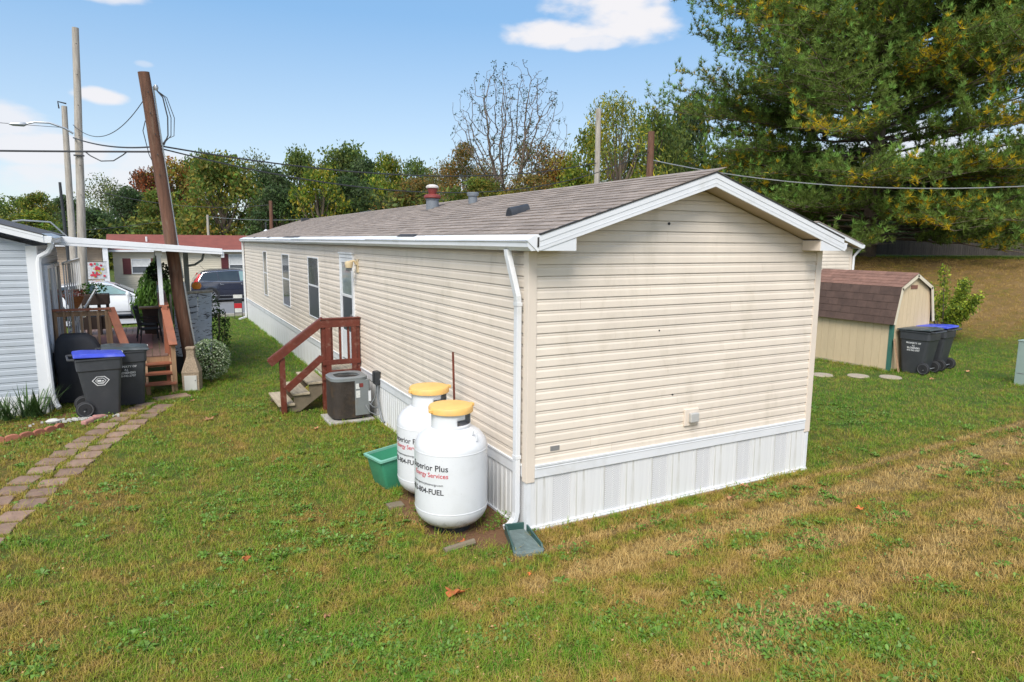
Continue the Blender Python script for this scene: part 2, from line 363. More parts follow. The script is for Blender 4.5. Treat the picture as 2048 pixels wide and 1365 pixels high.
gm = bpy.data.materials.new('lawn_soil'); gm.use_nodes = True; b = NB(gm.node_tree); p = gm.node_tree.nodes['Principled BSDF']
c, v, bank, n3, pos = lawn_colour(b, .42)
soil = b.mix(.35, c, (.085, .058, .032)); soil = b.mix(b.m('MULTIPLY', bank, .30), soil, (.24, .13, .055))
# bare earth by the tanks
se = b.n('ShaderNodeSeparateXYZ'); gm.node_tree.links.new(pos, se.inputs[0])
def patch(cx, cy, rx, ry, amt=1.4):
    u = b.m('DIVIDE', b.m('SUBTRACT', se.outputs[0], cx), rx); w = b.m('DIVIDE', b.m('SUBTRACT', se.outputs[1], cy), ry)
    r = b.m('ADD', b.m('MULTIPLY', u, u), b.m('MULTIPLY', w, w)); r = b.m('ADD', r, b.m('MULTIPLY', b.m('SUBTRACT', n3, .5), amt)); return b.smooth(r, 1.2, .6)
pm = b.m('MAXIMUM', patch(-.42, .10, .27, .26), patch(-.45, .9, .62, 1.1)); pm = b.m('MAXIMUM', pm, patch(-4.9, 7.6, .55, .5))
soil = b.mix(pm, soil, (.17, .092, .05))
gm.node_tree.links.new(soil, p.inputs['Base Color']); p.inputs['Roughness'].default_value = .95; p.inputs['Specular IOR Level'].default_value = .2
bn = b.noise(pos, 30, 6, .7); bp = b.n('ShaderNodeBump'); bp.inputs['Strength'].default_value = .8; bp.inputs['Distance'].default_value = .03
gm.node_tree.links.new(bn, bp.inputs['Height']); gm.node_tree.links.new(bp.outputs[0], p.inputs['Normal'])
gme = npmesh('ground', GV, GF, gm); gme.shade_smooth(); ground = link('ground', gme); tag(ground, kind='structure')

def sheet(name, pts, m, dz, n=1):
    """a thin draped road / pad: quad strips over the terrain, given as left and right edge point lists"""
    mb = MB(); L, Rr = pts; vs = []; 
    for (a, c2) in zip(L, Rr):
        for k in range(n+1):
            t = k/n; x = a[0]*(1-t)+c2[0]*t; y = a[1]*(1-t)+c2[1]*t; vs.append((x, y, H(x, y)+dz))
    fs = [(i*(n+1)+k, (i+1)*(n+1)+k, (i+1)*(n+1)+k+1, i*(n+1)+k+1) for i in range(len(L)-1) for k in range(n)]
    mb.add(vs, fs); o = mb.build(name, m); tag(o, kind='structure'); return o
xs = np.arange(-40, 30.1, 1.2)
sheet('road', ([(x, 24.0) for x in xs], [(x, 33.2) for x in xs]), M['asphalt'], .075, 9)
sheet('driveway', ([(x, 22.2) for x in np.arange(-9, -2.0, .8)], [(x, 24.05) for x in np.arange(-9, -2.0, .8)]), M['concretepad'], .069, 3)
mb = MB()
for x in np.arange(-2.2, 20, 1.2): mb.box(x, x+1.19, 23.86, 24.02, H(x, 24)-.05, H(x, 24)+.12)
k_ = mb.build('kerb', M['concrete']); tag(k_, kind='structure')

# ------------------------------------------------------------------ main mobile home
WX, LY, ZB, ZT, LAP = 4.2513, 22.62, .583, .7175, .1143
KR = .3135
home = thing('mobile_home', 'long cream vinyl sided mobile home with a grey brown shingle roof and white skirting', 'mobile home', (WX/2, LY/2, 0))
HP = lambda mb, name, m, parent=home, **k: mb.build(name, m, parent, world=True, **k)
# core walls behind the siding (closed shell)
mb = MB(); mb.box(.02, WX-.02, .02, LY-.02, .1, 2.93)
mb.prism([(.02, .02, 2.93), (WX-.02, .02, 2.93), (WX/2, .02, 2.93+KR*(WX/2-.02)+.1)], (0, LY-.04, 0)); HP(mb, 'wall_core', M['corner'])
PROF = [(0, 0), (.0175, 0.0), (.015, .52), (.0085, .68), (.0105, .80), (.003, .965), (0, .965)]
def board_x(x0, x1, z, h, sl0=0, sl1=0, y=0, m=M['siding'], parent=home, sgn=-1):
    mb = MB(); n = len(PROF)
    vs = [(x0+sl0*t*h, y+sgn*o, z+t*h) for o, t in PROF]+[(x1+sl1*t*h, y+sgn*o, z+t*h) for o, t in PROF]
    mb.add(vs, [(i, n+i, n+i+1, i+1) for i in range(n-1)]+[tuple(range(n)), tuple(range(2*n-1, n-1, -1))])
    return HP(mb, 'siding_board', m, parent)
def board_y(y0, y1, z, h, x=0, m=M['siding'], parent=home, sgn=-1):
    mb = MB(); n = len(PROF)
    vs = [(x+sgn*o, y0, z+t*h) for o, t in PROF]+[(x+sgn*o, y1, z+t*h) for o, t in PROF]
    mb.add(vs, [(i+1, n+i+1, n+i, i) for i in range(n-1)]+[tuple(range(n))[::-1], tuple(range(n, 2*n))])
    return HP(mb, 'siding_board', m, parent)
def cuts(a, b, lo, hi):
    c = [a]; v = a+rnd.uniform(lo*.3, hi)
    while v < b-.5: c.append(v); v += rnd.uniform(lo, hi)
    return c+[b]
k = 0; z = ZT-.003; zs = [ZT-.003]+[.83+LAP*i for i in range(0, 26)]
for i, z in enumerate(zs):
    h = (.83-ZT) if i == 0 else LAP
    z1 = z+h
    if z1 <= 2.93:
        cc = cuts(.07, WX-.07, 1.7, 3.2) if i % 2 else [.07]+([rnd.uniform(.6, 3.6)] if rnd.random() < .6 else [])+[WX-.07]
        for a, b_ in zip(cc[:-1], cc[1:]): board_x(a+.001, b_-.0015, z, h)
        cc = cuts(.07, LY-.07, 2.6, 4.2)
        for a, b_ in zip(cc[:-1], cc[1:]): board_y(a+.001, b_-.0015, z, h)
    else:
        xl = max(.07, (z-2.90)/KR-.1); 
        if xl > WX/2-.1: continue
        s = 1/KR if z > 2.92 else 0
        mid = [] if rnd.random() < .5 or xl > 1.3 else [rnd.uniform(xl+.5, WX-xl-.5)]
        cc = [xl]+mid+[WX-xl]
        for q, (a, b_) in enumerate(zip(cc[:-1], cc[1:])): board_x(a+.001, b_-.0015, z, h, s if q == 0 else 0, -s if q == len(cc)-2 else 0)
# corner posts
for x0 in (0, WX):
    sx = 1 if x0 == 0 else -1
    mb = MB(); mb.prism([(x0-sx*.024, -.024, .54), (x0+sx*.075, -.024, .54), (x0+sx*.075, 0.01, .54), (x0+sx*.01, .01, .54), (x0+sx*.01, .075, .54), (x0-sx*.024, .075, .54)], (0, 0, 2.39))
    HP(mb, 'corner_post', M['corner'], bevel=.004)
mb = MB(); mb.prism([(-.024, LY+.02, .54), (.06, LY+.02, .54), (.06, LY-.01, .54), (-.024, LY-.075, .54)], (0, 0, 2.39)); HP(mb, 'corner_post', M['corner'])
for x0 in (0, WX):
    sx = 1 if x0 == 0 else -1
    mb = MB(); mb.box(min(x0-sx*.012, x0+sx*.035), max(x0-sx*.012, x0+sx*.035), -.014, .05, 0 if x0 == 0 else .06, .54); HP(mb, 'skirt_corner', M['white'])
# skirting: band, panels, perforated panels, bottom rail, lumber
mb = MB(); mb.box(.076, WX-.076, -.027, .0, ZB, ZT-.02); mb.box(.076, WX-.076, -.034, .0, ZT-.02, ZT+.004); mb.box(.076, WX-.076, -.031, 0, ZT-.045, ZT-.034); HP(mb, 'skirt_band', M['white'], bevel=.003)
mb = MB(); mb.box(-.027, 0, .076, LY-.07, ZB, ZT-.02); mb.box(-.036, 0, .076, LY-.07, ZT-.02, ZT+.004); HP(mb, 'skirt_band', M['white'], bevel=.003)
pm_ = bpy.data.materials.new('perforated_vinyl'); pm_.use_nodes = True; b = NB(pm_.node_tree); p = pm_.node_tree.nodes['Principled BSDF']
tcx = b.n('ShaderNodeTexCoord'); se = b.n('ShaderNodeSeparateXYZ'); pm_.node_tree.links.new(tcx.outputs['Object'], se.inputs[0])
hx = b.m('ADD', se.outputs[0], se.outputs[1]); f = 42.
u = b.m('FRACT', b.m('MULTIPLY', b.m('ADD', b.m('MULTIPLY', hx, 1.5), se.outputs[2]), f)); w = b.m('FRACT', b.m('MULTIPLY', b.m('SUBTRACT', b.m('MULTIPLY', hx, 1.5), se.outputs[2]), f))
u = b.m('ABSOLUTE', b.m('SUBTRACT', u, .5)); w = b.m('ABSOLUTE', b.m('SUBTRACT', w, .5)); hole = b.m('MULTIPLY', b.smooth(u, .26, .18), b.smooth(w, .26, .18))
pm_.node_tree.links.new(b.mix(hole, (.72, .72, .73), (.22, .22, .23)), p.inputs['Base Color']); p.inputs['Roughness'].default_value = .5
bp = b.n('ShaderNodeBump'); bp.inputs['Strength'].default_value = .15; bp.inputs['Distance'].default_value = .002; bp.invert = True
pm_.node_tree.links.new(hole, bp.inputs['Height']); pm_.node_tree.links.new(bp.outputs[0], p.inputs['Normal']); M['perf'] = pm_
def skirt_panel(w, h, ribs, wave=.008):
    """vertical ribbed vinyl panel in local x (along), y out (-), z up"""
    pr = [(0, 0)]; st = w/ribs
    for i in range(ribs):
        x = i*st; pr += [(x+.006, -.002), (x+.016, -wave), (x+st-.014, -wave), (x+st-.004, -.002)]
    pr.append((w, 0)); mb = MB(); n = len(pr)
    mb.add([(x, y, 0) for x, y in pr]+[(x, y, h) for x, y in pr], [(i, i+1, n+i+1, n+i) for i in range(n-1)])
    me = bpy.data.meshes.new('skirt_panel'); me.from_pydata(mb.v, [], mb.f); me.materials.append(M['skirt']); return me
def flat_panel(w, h):
    pr = [(0, 0), (.004, -.007), (.055, -.007), (.058, -.002), (.064, -.002), (.067, -.007), (w-.067, -.007), (w-.064, -.002), (w-.058, -.002), (w-.055, -.007), (w-.004, -.007), (w, 0)]; n = len(pr)
    me = bpy.data.meshes.new('skirt_panel'); me.from_pydata([(x, y, 0) for x, y in pr]+[(x, y, h) for x, y in pr], [], [(i, i+1, n+i+1, n+i) for i in range(n-1)]); me.materials.append(M['skirt']); return me
hl = chain_loc(home)
x = .0; me_s = flat_panel(.452, .58)
def perf_panel(w, h):
    mb = MB(); mb.box(0, w, -.003, .012, 0, h)
    for xx in (0, w/2-.004, w-.012): mb.box(xx, xx+.012, -.006, -.003, 0, h)
    me = bpy.data.meshes.new('perforated_panel'); me.from_pydata(mb.v, [], mb.f); me.materials.append(M['perf']); return me
me_p = perf_panel(.212, .58)
P0 = .31
wfirst = flat_panel(P0-.03, .58)
link('skirt_panel', wfirst, home, loc=Vector((.03, -.004, .015))-hl)
for i in range(6):
    xp = P0+i*.669
    link('perforated_panel', me_p, home, loc=Vector((xp, -.004, .015))-hl)
    wn = .452 if i < 5 else WX-.02-(xp+.215)
    link('skirt_panel', me_s if i < 5 else flat_panel(wn, .58), home, loc=Vector((xp+.215, -.004, .015))-hl)
y = .03; i = 0; me_n = skirt_panel(.40, .76, 4, .012); me_q = perf_panel(.20, .76)
while y < LY-.1:
    if i == 0:
        w_ = .2; link('perforated_panel', me_q, home, loc=Vector((-.004, y+w_, -.16))-hl, rot=(0, 0, -math.pi/2))
    else:
        w_ = min(.40, LY-y); link('skirt_panel', me_n if w_ > .39 else skirt_panel(w_, .76, 3, .01), home, loc=Vector((-.004, y+w_, -.16))-hl, rot=(0, 0, -math.pi/2))
    y += w_+.002; i += 1
mb = MB(); mb.box(.02, WX+.01, -.03, .0, .022, .055); mb.box(.02, WX+.01, -.042, -.028, .018, .034); HP(mb, 'bottom_rail', M['white'], bevel=.003)
mb = MB(); mb.prism([(-.01, -.0, .028), (-.034, 0, .028), (-.034, 0, -.03), (-.01, 0, -.03)], (0, LY, -.155)); HP(mb, 'bottom_rail', M['white'])
mb = MB(); mb.prism([(.05, -.055, -.05), (WX*.85, -.055, -.04), (WX*.85, -.055, .008), (.05, -.055, .018)], (0, .045, 0)); HP(mb, 'sill_lumber', M['wood'])
# roof deck, fascia, soffit
OV = .275; XE, ZE = -.07, 3.045; KS = .3228
zr = lambda x: ZE+KS*((x if x < WX/2 else WX-x)-XE)
mb = MB()
mb.prism([(XE, -OV, ZE-.012), (WX/2, -OV, zr(WX/2)-.012), (WX-XE, -OV, ZE-.012), (WX-XE, -OV, ZE-.10), (WX/2, -OV, zr(WX/2)-.10), (XE, -OV, ZE-.10)][::-1], (0, LY+OV+.15, 0)); HP(mb, 'roof_deck', M['tar'])
def rake(sgn, y0, y1, zoff0, zoff1, xa=-.055, xb=WX/2):
    fx = lambda x: x if sgn > 0 else WX-x
    zl = lambda x: 2.912+KR*(x+.055)
    mb = MB(); mb.prism([(fx(xa), y0, zl(xa)+zoff0), (fx(xb), y0, zl(xb)+zoff0), (fx(xb), y0, zl(xb)+zoff1), (fx(xa), y0, zl(xa)+zoff1)], (0, y1-y0, 0)); return mb
for s in (1, -1):
    HP(rake(s, -OV-.012, -OV+.012, 0, .085), 'rake_fascia', M['white'])
    HP(rake(s, -OV-.016, -OV+.012, .087, .142), 'rake_fascia', M['white'])
    HP(rake(s, -OV-.0145, -OV-.0118, .036, .040), 'fascia_crease', M['white'])
    HP(rake(s, -OV+.012, .0, .012, .02), 'soffit_panel', M['soffit'])
    mbq = rake(s, -OV-.022, -OV+.012, .143, .158); HP(mbq, 'drip_edge', M['tar'])
    fx = lambda x: x if s > 0 else WX-x
    mb = MB(); mb.prism([(fx(-.055), -OV-.006, 2.911), (fx(.355), -OV-.006, 2.911), (fx(.355), -OV-.006, 3.035), (fx(-.055), -OV-.006, 2.915)], (0, OV, 0)); HP(mb, 'eave_box', M['white'] if s > 0 else M['white'])
    mb = MB(); mb.box(min(fx(.354), fx(.365)), max(fx(.354), fx(.365)), -OV+.004, -.018, 2.912, 3.03); HP(mb, 'eave_box_side', M['corner'])
    # side soffit strip
    mb = MB(); mb.box(min(fx(-.06), fx(-.0)), max(fx(-.06), fx(0)), 0, LY, 2.905, 2.925); HP(mb, 'soffit_strip', M['soffit'])
# gutters: an open trough along each eave
for s in (1, -1):
    fx = lambda x: x if s > 0 else WX-x
    pr = [(-.062, 3.02), (-.062, 2.912), (-.13, 2.908), (-.165, 2.945), (-.165, 2.985), (-.178, 3.0), (-.172, 3.004), (-.158, 2.985), (-.155, 2.95), (-.128, 2.918), (-.07, 2.92), (-.07, 3.02)]
    y0 = -OV+.02; n = 24; mb = MB(); vs = []; k = len(pr)
    for i in range(n+1):
        y = y0+(LY+.1-y0)*i/n; sag = .007*noise.noise(Vector((y*.5, s*3., 0)))
        vs += [(fx(a), y, b_+sag) for a, b_ in pr]
    fs = [(i*k+j, i*k+(j+1) % k, (i+1)*k+(j+1) % k, (i+1)*k+j) for i in range(n) for j in range(k)]
    mb.add(vs, fs); mb.add([(fx(a), y0, b_) for a, b_ in pr[:6]], [tuple(range(6))]); mb.add([(fx(a), LY+.1, b_) for a, b_ in pr[:6]], [tuple(range(6))])
    HP(mb, 'gutter', M['white'])
    if s > 0:
        y = -.22; 
        while y < LY:
            w_ = min(rnd.choice((1.2, 2.4, 3.0, 2.4)), LY-y)
            dx, dz = rnd.uniform(-.004, .006), rnd.uniform(-.004, .004)
            mb = MB(); e1, e2 = rnd.uniform(-.008, .006), rnd.uniform(-.008, .006)
            mb.add([(-.168+dx+e1, y, 3.006+dz), (-.168+dx+e2, y+w_-.004, 3.006+dz+rnd.uniform(-.01, .008)), (-.015, y+w_-.004, 3.068+dz), (-.015, y, 3.068)], [(0, 3, 2, 1)])
            o = HP(mb, 'gutter_cover', M['white']); sm = o.modifiers.new('thick', 'SOLIDIFY'); sm.thickness = .003
            y += w_
        for yy, w_ in ((3.1, .75), (11.3, 2.2), (15.9, .5), (19.0, .4)):
            mb = MB(); mb.add([(-.075, yy, 3.058), (-.065, yy+w_, 3.06), (-.0, yy+w_, 3.09), (-.0, yy, 3.088)], [(0, 3, 2, 1)]); o = HP(mb, 'lifted_flashing', M['tar']); sm = o.modifiers.new('thick', 'SOLIDIFY'); sm.thickness = .004
mb = MB(); mb.prism([(-.178, -.262, 3.004), (-.06, -.265, 2.90), (-.04, -.272, 2.93), (-.045, -.272, 3.06), (-.10, -.26, 3.05)], (0, .012, 0)); HP(mb, 'gutter_end_cap', M['white'])
# shingles
def shingle_mesh(i):
    r = random.Random(i); a, b_ = r.uniform(-.003, .003), r.uniform(-.003, .003)
    w, l, t = .300, .19, .017
    mb = MB(); mb.add([(0, .0015, 0), (0, w, 0), (l, w, .0), (l, .0015, .0), (a, .0015, t+r.uniform(-.003, .004)), (b_, w, t+r.uniform(-.003, .004)), (l, w, .0015), (l, .0015, .0015)],
                      [(0, 1, 2, 3), (4, 7, 6, 5), (0, 4, 5, 1), (1, 5, 6, 2), (2, 6, 7, 3), (3, 7, 4, 0)])
    me = bpy.data.meshes.new('shingle'); me.from_pydata(mb.v, [], mb.f); me.materials.append(M['shingle']); return me
SM = [shingle_mesh(i) for i in range(6)]; slope = math.atan(KS); EXPO = .139
rows = int((WX/2-XE)/math.cos(slope)/EXPO)+1
items = []
for r_ in range(rows):
    s0 = r_*EXPO; off = (r_ % 2)*.1525+rnd.uniform(-.01, .01)
    for cidx in range(-1, int(LY/.305)+2):
        y0 = -OV-.02+cidx*.305+off
        sc = 1.0
        if y0 < -OV-.02:
            sc = (y0+.302+OV+.02)/.302
            if sc < .12: continue
            y0 = -OV-.02
        if y0 > LY-.1: continue
        x = XE+.045+s0*math.cos(slope); z = ZE-.008+(s0+.063)*math.sin(slope)+.002
        if x > WX/2-.03: continue
        items.append(((Vector((x, y0, z))-CAM).length, x, y0, z, sc))
items.sort(); mbf = MB(); ca, sa = math.cos(slope), math.sin(slope)
for i, (d, x, y0, z, s0) in enumerate(items):
    lift = .0035
    if i < 290:
        link('shingle', SM[i*7 % 6], home, loc=Vector((x, y0, z+lift))-hl, rot=(0, -slope-.012, 0)).scale = (1, s0, 1)
    else:
        me = SM[i*7 % 6]; a = slope+.012; c_, s_ = math.cos(a), math.sin(a)
        mbf.add([(x+v.co.x*c_-v.co.z*s_, y0+v.co.y*s0, z+lift+v.co.x*s_+v.co.z*c_) for v in me.vertices], [tuple(p.vertices) for p in me.polygons])
so = HP(mbf, 'shingle_field', M['shingle2']); so['kind'] = 'stuff'
mb = MB(); mb.prism([(WX/2, -OV, zr(WX/2)), (WX-XE+.02, -OV, ZE-.008), (WX-XE+.02, -OV, ZE+.004), (WX/2, -OV, zr(WX/2)+.013)], (0, LY+OV+.1, 0)); HP(mb, 'far_roof_shingles', M['shingle2'])
y = -OV+.0
capm = None
for i in range(76):
    if y > LY: break
    mb = MB(); zz = zr(WX/2)+.008
    mb.add([(WX/2-.14, 0, -.14*KS), (WX/2, 0, 0), (WX/2+.14, 0, -.14*KS), (WX/2-.14, .32, -.14*KS-.005), (WX/2, .32, -.005), (WX/2+.14, .32, -.14*KS-.005), (WX/2-.14, 0, -.14*KS-.01), (WX/2, 0, -.01), (WX/2+.14, 0, -.14*KS-.01)],
           [(0, 3, 4, 1), (1, 4, 5, 2), (0, 1, 7, 6), (1, 2, 8, 7)])
    if capm is None:
        capm = bpy.data.meshes.new('ridge_cap'); capm.from_pydata([(a-WX/2, b_, c_) for a, b_, c_ in mb.v], [], mb.f); capm.materials.append(M['shingle'])
    link('ridge_cap', capm, home, loc=Vector((WX/2, y, zz+rnd.uniform(0, .003)))-hl); y += .30
# roof vents and chimney
def on_roof(x, y): return Vector((x, y, zr(x)))
q = on_roof(1.72, 6.94)
mb = MB(); mb.lathe([(.125, -.06), (.125, .17), (.14, .175), (.14, .19), (.12, .195)], q, 28); ch = HP(mb, 'chimney', M['ventgrey'], smooth=True)
mb = MB(); mb.lathe([(.155, .20), (.17, .215), (.165, .25), (.13, .275), (.075, .285)], q, 28); HP(mb, 'chimney_collar', M['rustred'], ch, smooth=True)
mb = MB(); mb.lathe([(.07, .28), (.085, .33), (.10, .38), (.10, .40)], q, 20); HP(mb, 'chimney_throat', M['rustred'], ch, smooth=True)
mb = MB(); mb.lathe([(.10, .395), (.125, .40), (.128, .425), (.10, .455), (.05, .47), (.0, .473)], q, 24); HP(mb, 'chimney_cap', M['capwhite'], ch, smooth=True)
mb = MB(); mb.prism([(-.18, -.18, 0), (.2, -.18, 0), (.2, .2, 0), (-.18, .2, 0)], (0, 0, .004)); mb.v = [(q.x+a, q.y+b_, zr(q.x+a)+.012+c_) for a, b_, c_ in mb.v]; HP(mb, 'chimney_flashing', M['tar'], ch)
q = on_roof(1.79, 5.19)
mb = MB(); mb.lathe([(.075, -.04), (.08, .13), (.10, .135), (.10, .16), (.106, .165), (.106, .19), (.09, .195), (.08, .16)], q, 24); HP(mb, 'roof_vent_pipe', M['ventgrey'], smooth=True)
q = on_roof(.80, 1.75)
mb = MB(); pr = [(math.cos(t)*.055, math.sin(t)*.075) for t in np.linspace(0, math.pi, 12)]
vs = [(q.x+.06+a*.0-.07*0, q.y, q.z) for a, _ in pr]
mb.prism([(q.x-.11, q.y+.085*math.cos(t), q.z-.04+.125*math.sin(t)) for t in np.linspace(0, math.pi, 14)], (.26, 0, .055)); ex_ = HP(mb, 'roof_exhaust_hood', M['dark'], smooth=True); mb = MB(); mb.prism([(q.x-.113, q.y+.068*math.cos(t), q.z-.04+.10*math.sin(t)) for t in np.linspace(0, math.pi, 14)], (.004, 0, 0)); HP(mb, 'hood_opening', M['ink'], ex_)
mb = MB(); mb.lathe([(.03, 0), (.03, .35)], on_roof(.79, 22.3), 10); HP(mb, 'plumbing_vent', M['dark'])
mb = MB(); mb.lathe([(.10, 0), (.05, .04), (.04, .06)], on_roof(.79, 22.3), 12); HP(mb, 'vent_flashing', M['white'])
mb = MB(); q = on_roof(1.98, 20.6); mb.box(q.x-.15, q.x+.12, q.y-.12, q.y+.12, q.z-.05, q.z+.10); HP(mb, 'roof_vent_box', M['dark'])
# downspouts
def downspout(y, name='downspout', zb=.06, kick=-1):
    pts = [(-.11, y, 2.93), (-.11, y, 2.86), (-.075, y+.0, 2.52), (-.068, y, 2.44), (-.068, y, .17), (-.085, y-.0, .10), (-.16, y, .055), (-.20, y, .04)]
    if kick == -1: pts = [(-.13, y+.11, 2.92), (-.125, y+.105, 2.86), (-.075, y, 2.46), (-.068, y, 2.38), (-.068, y, .20), (-.085, y, .12), (-.15, y, .06), (-.20, y, .045)]
    mb = MB(); n = 4; pts = [Vector(p) for p in pts]; vs = []
    for i, p in enumerate(pts):
        d = (pts[min(i+1, len(pts)-1)]-pts[max(0, i-1)]).normalized(); sd = Vector((0, 1, 0)); u = d.cross(sd).normalized()
        for a, b_ in ((-1, -1), (1, -1), (1, 1), (-1, 1)): vs.append(p+sd*.035*a+u*.027*b_)
    fs = [(i*4+j, i*4+(j+1) % 4, (i+1)*4+(j+1) % 4, (i+1)*4+j) for i in range(len(pts)-1) for j in range(4)]
    mb.add(vs, fs); o = HP(mb, name, M['white'], bevel=.005)
    for zz in (2.36, .78):
        mb = MB(); mb.box(-.099, -.036, y-.039, y+.039, zz, zz+.035); HP(mb, 'downspout_strap', M['white'], o)
downspout(.11); 
mb = MB(); mb.box(-.11, -.05, LY-.15, LY-.08, -.05, 2.93); HP(mb, 'downspout', M['white'])
mb = MB(); mb.bar((-.08, LY-.1, -.04), (-.35, LY-.3, -.10), .07, .06); HP(mb, 'downspout_elbow', M['white'])
# windows on the long wall
def wall_window(y0, y1, z0, z1, zm, low):
    fr = MB(); t = .028; xo, xi = -.034, .004
    fr.box(xo, xi, y0, y0+t, z0, z1); fr.box(xo, xi, y1-t, y1, z0, z1); fr.box(xo, xi, y0+t, y1-t, z0, z0+t); fr.box(xo, xi, y0+t, y1-t, z1-t, z1); fr.box(xo+.004, xi, y0+t, y1-t, zm-.02, zm+.02)
    w = HP(fr, 'window', M['white'], bevel=.003)
    mb = MB(); mb.box(-.024, -.020, y0+t, y1-t, zm+.02, z1-t); HP(mb, 'pane', M['glass'], w)
    mb = MB(); mb.box(-.026, -.021, y0+t, y1-t, z0+t, zm-.02); HP(mb, 'pane' if not low else 'insect_screen', M[low or 'glass'], w)
wall_window(9.36, 10.49, 1.22, 2.61, 1.96, 'screen'); wall_window(12.93, 14.01, 1.18, 2.61, 1.93, None); wall_window(16.83, 17.58, 1.2, 2.63, 1.93, None)
# storm door
fr = MB(); y0, y1, z0, z1 = 6.43, 7.41, .66, 2.74
for a in ((y0, y0+.05, z0, z1), (y1-.05, y1, z0, z1), (y0+.05, y1-.05, z1-.07, z1)): fr.box(-.045, .004, *a)
fr.box(-.062, .0, y0-.02, y1+.02, z1, z1+.03)
dr = HP(fr, 'door_frame', M['white'], bevel=.003)
mb = MB(); yy0, yy1 = y0+.055, y1-.055; st = .075
for a in ((yy0, yy0+st, z0+.02, z1-.075), (yy1-st, yy1, z0+.02, z1-.075), (yy0+st, yy1-st, z1-.16, z1-.075), (yy0+st, yy1-st, 1.93, 1.98), (yy0+st, yy1-st, z0+.02, z0+.62)): mb.box(-.036, -.012, *a)
sd = HP(mb, 'storm_door', M['white'], bevel=.002)
mb = MB(); mb.box(-.026, -.022, yy0+st, yy1-st, 1.98, z1-.16); HP(mb, 'pane', mat('door_glass', (.27, .31, .31), .06, .4, 1.5, spec=.8), sd)
mb = MB(); mb.box(-.026, -.022, yy0+st, yy1-st, z0+.62, 1.93); HP(mb, 'insect_screen', M['screen'], sd)
mb = MB(); mb.tube([(-.036, y0+.095, 1.62), (-.075, y0+.095, 1.63), (-.08, y0+.095, 1.56), (-.075, y0+.095, 1.49), (-.036, y0+.095, 1.5)], .010, 8); HP(mb, 'door_handle', M['chrome'], sd, smooth=True)
# porch light by the door
mb = MB(); mb.box(-.03, -.012, 6.13, 6.25, 2.42, 2.66); lt = HP(mb, 'porch_light', mat('cream_plastic', (.60, .48, .30), .5, .06), bevel=.006)
mb = MB(); mb.tube([(-.03, 6.19, 2.56), (-.075, 6.19, 2.63), (-.15, 6.19, 2.62)], .022, 8); HP(mb, 'light_arm', MATS['cream_plastic'], lt, smooth=True)
mb = MB(); mb.lathe([(.03, .10), (.07, .085), (.075, .06), (.06, -.02)], (-.17, 6.19, 2.53), 14); HP(mb, 'light_shade', MATS['cream_plastic'], lt, smooth=True)
mb = MB(); mb.lathe([(.052, -.02), (.05, -.07), (.0, -.085)], (-.17, 6.19, 2.53), 12); HP(mb, 'light_bulb_jar', M['glass'], lt, smooth=True)
# end wall fittings
mb = MB(); mb.box(2.07, 2.285, -.04, -.006, .885, 1.085); vb = HP(mb, 'outlet_block', M['corner'], bevel=.008)
mb = MB(); mb.box(2.125, 2.25, -.085, -.04, .93, 1.04); HP(mb, 'outlet_cover', mat('pale_grey_plastic', (.45, .44, .42), .5, .06), vb, bevel=.01)
mb = MB(); mb.box(.262, .372, -.021, -.012, .845, .895); HP(mb, 'serial_plate', mat('grey_plate', (.22, .215, .21), .5, .1, 20))
for (x, z) in ((1.735, 3.20), (1.89, 1.28), (1.655, 2.03)):
    mb = MB(); mb.lathe([(.016 if z > 3 else .010, 0), (.016 if z > 3 else .010, .010)], (0, 0, 0), 8); mb.v = [(x+a, -.008-c_, z+b_) for a, b_, c_ in mb.v]; HP(mb, 'siding_hole', M['ink'])
# ------------------------------------------------------------------ entry steps of the main home
st = thing('entry_steps', 'wooden entry steps with dark red railing at the cream home side door', 'steps', (-.7, 6.7, 0))
SP = lambda mb, name, m, parent=st, **k: mb.build(name, m, parent, world=True, **k)
Y0s, Y1s = 6.20, 7.28
for i, (xa, xb, zt) in enumerate(((-1.47, -1.19, .15), (-1.22, -.93, .325), (-.96, -.64, .50))):
    mb = MB(); mb.box(xa, xb, Y0s-.02, Y1s, zt-.038, zt); SP(mb, 'tread', M['tread'], bevel=.005)
    pass
for i in range(4):
    mb = MB(); mb.box(-.68+i*.16, -.68+i*.16+.155, Y0s-.0, Y1s, .622, .66); SP(mb, 'platform_board', M['tread'], bevel=.004)
for yy in (Y0s+.02, Y1s-.06):
    mb = MB(); mb.prism([(-1.44, yy, -.01), (-1.10, yy, -.01), (-.64, yy, .32), (-.64, yy, .46), (-.93, yy, .46), (-.93, yy, .285), (-1.2, yy, .285), (-1.2, yy, .11), (-1.44, yy, .11)][::-1], (0, .04, 0)); SP(mb, 'stringer', mat('shade_dark_weathered_wood', (.17, .135, .09), .85, .2, 4, .4, 40))  # stringer colour darkened to stand in for shade beneath the open steps
for (x, z1, yy) in ((-1.385, .98, Y0s-.045), (-.665, 1.60, Y0s-.045), (-.075, 1.62, Y0s-.045)):
    mb = MB(); mb.box(x-.045, x+.045, yy-.045, yy+.045, -.02, z1); SP(mb, 'post', M['redwood'], bevel=.004)
mb = MB(); mb.box(-.71, -.62, Y1s-.07, Y1s+.02, -.02, .62); SP(mb, 'post', M['tread'])
yr = Y0s-.095
mb = MB(); mb.bar((-1.60, yr, .90), (-.70, yr, 1.565), .035, .13); SP(mb, 'stair_handrail', M['redwood'], bevel=.003)
mb = MB(); mb.bar((-1.62, yr+.03, .97), (-.69, yr+.03, 1.655), .09, .02); SP(mb, 'stair_rail_cap', M['redwood'], bevel=.003)
mb = MB(); mb.bar((-1.34, yr, .42), (-.71, yr, .95), .035, .12); SP(mb, 'stair_lower_rail', M['redwood'], bevel=.003)
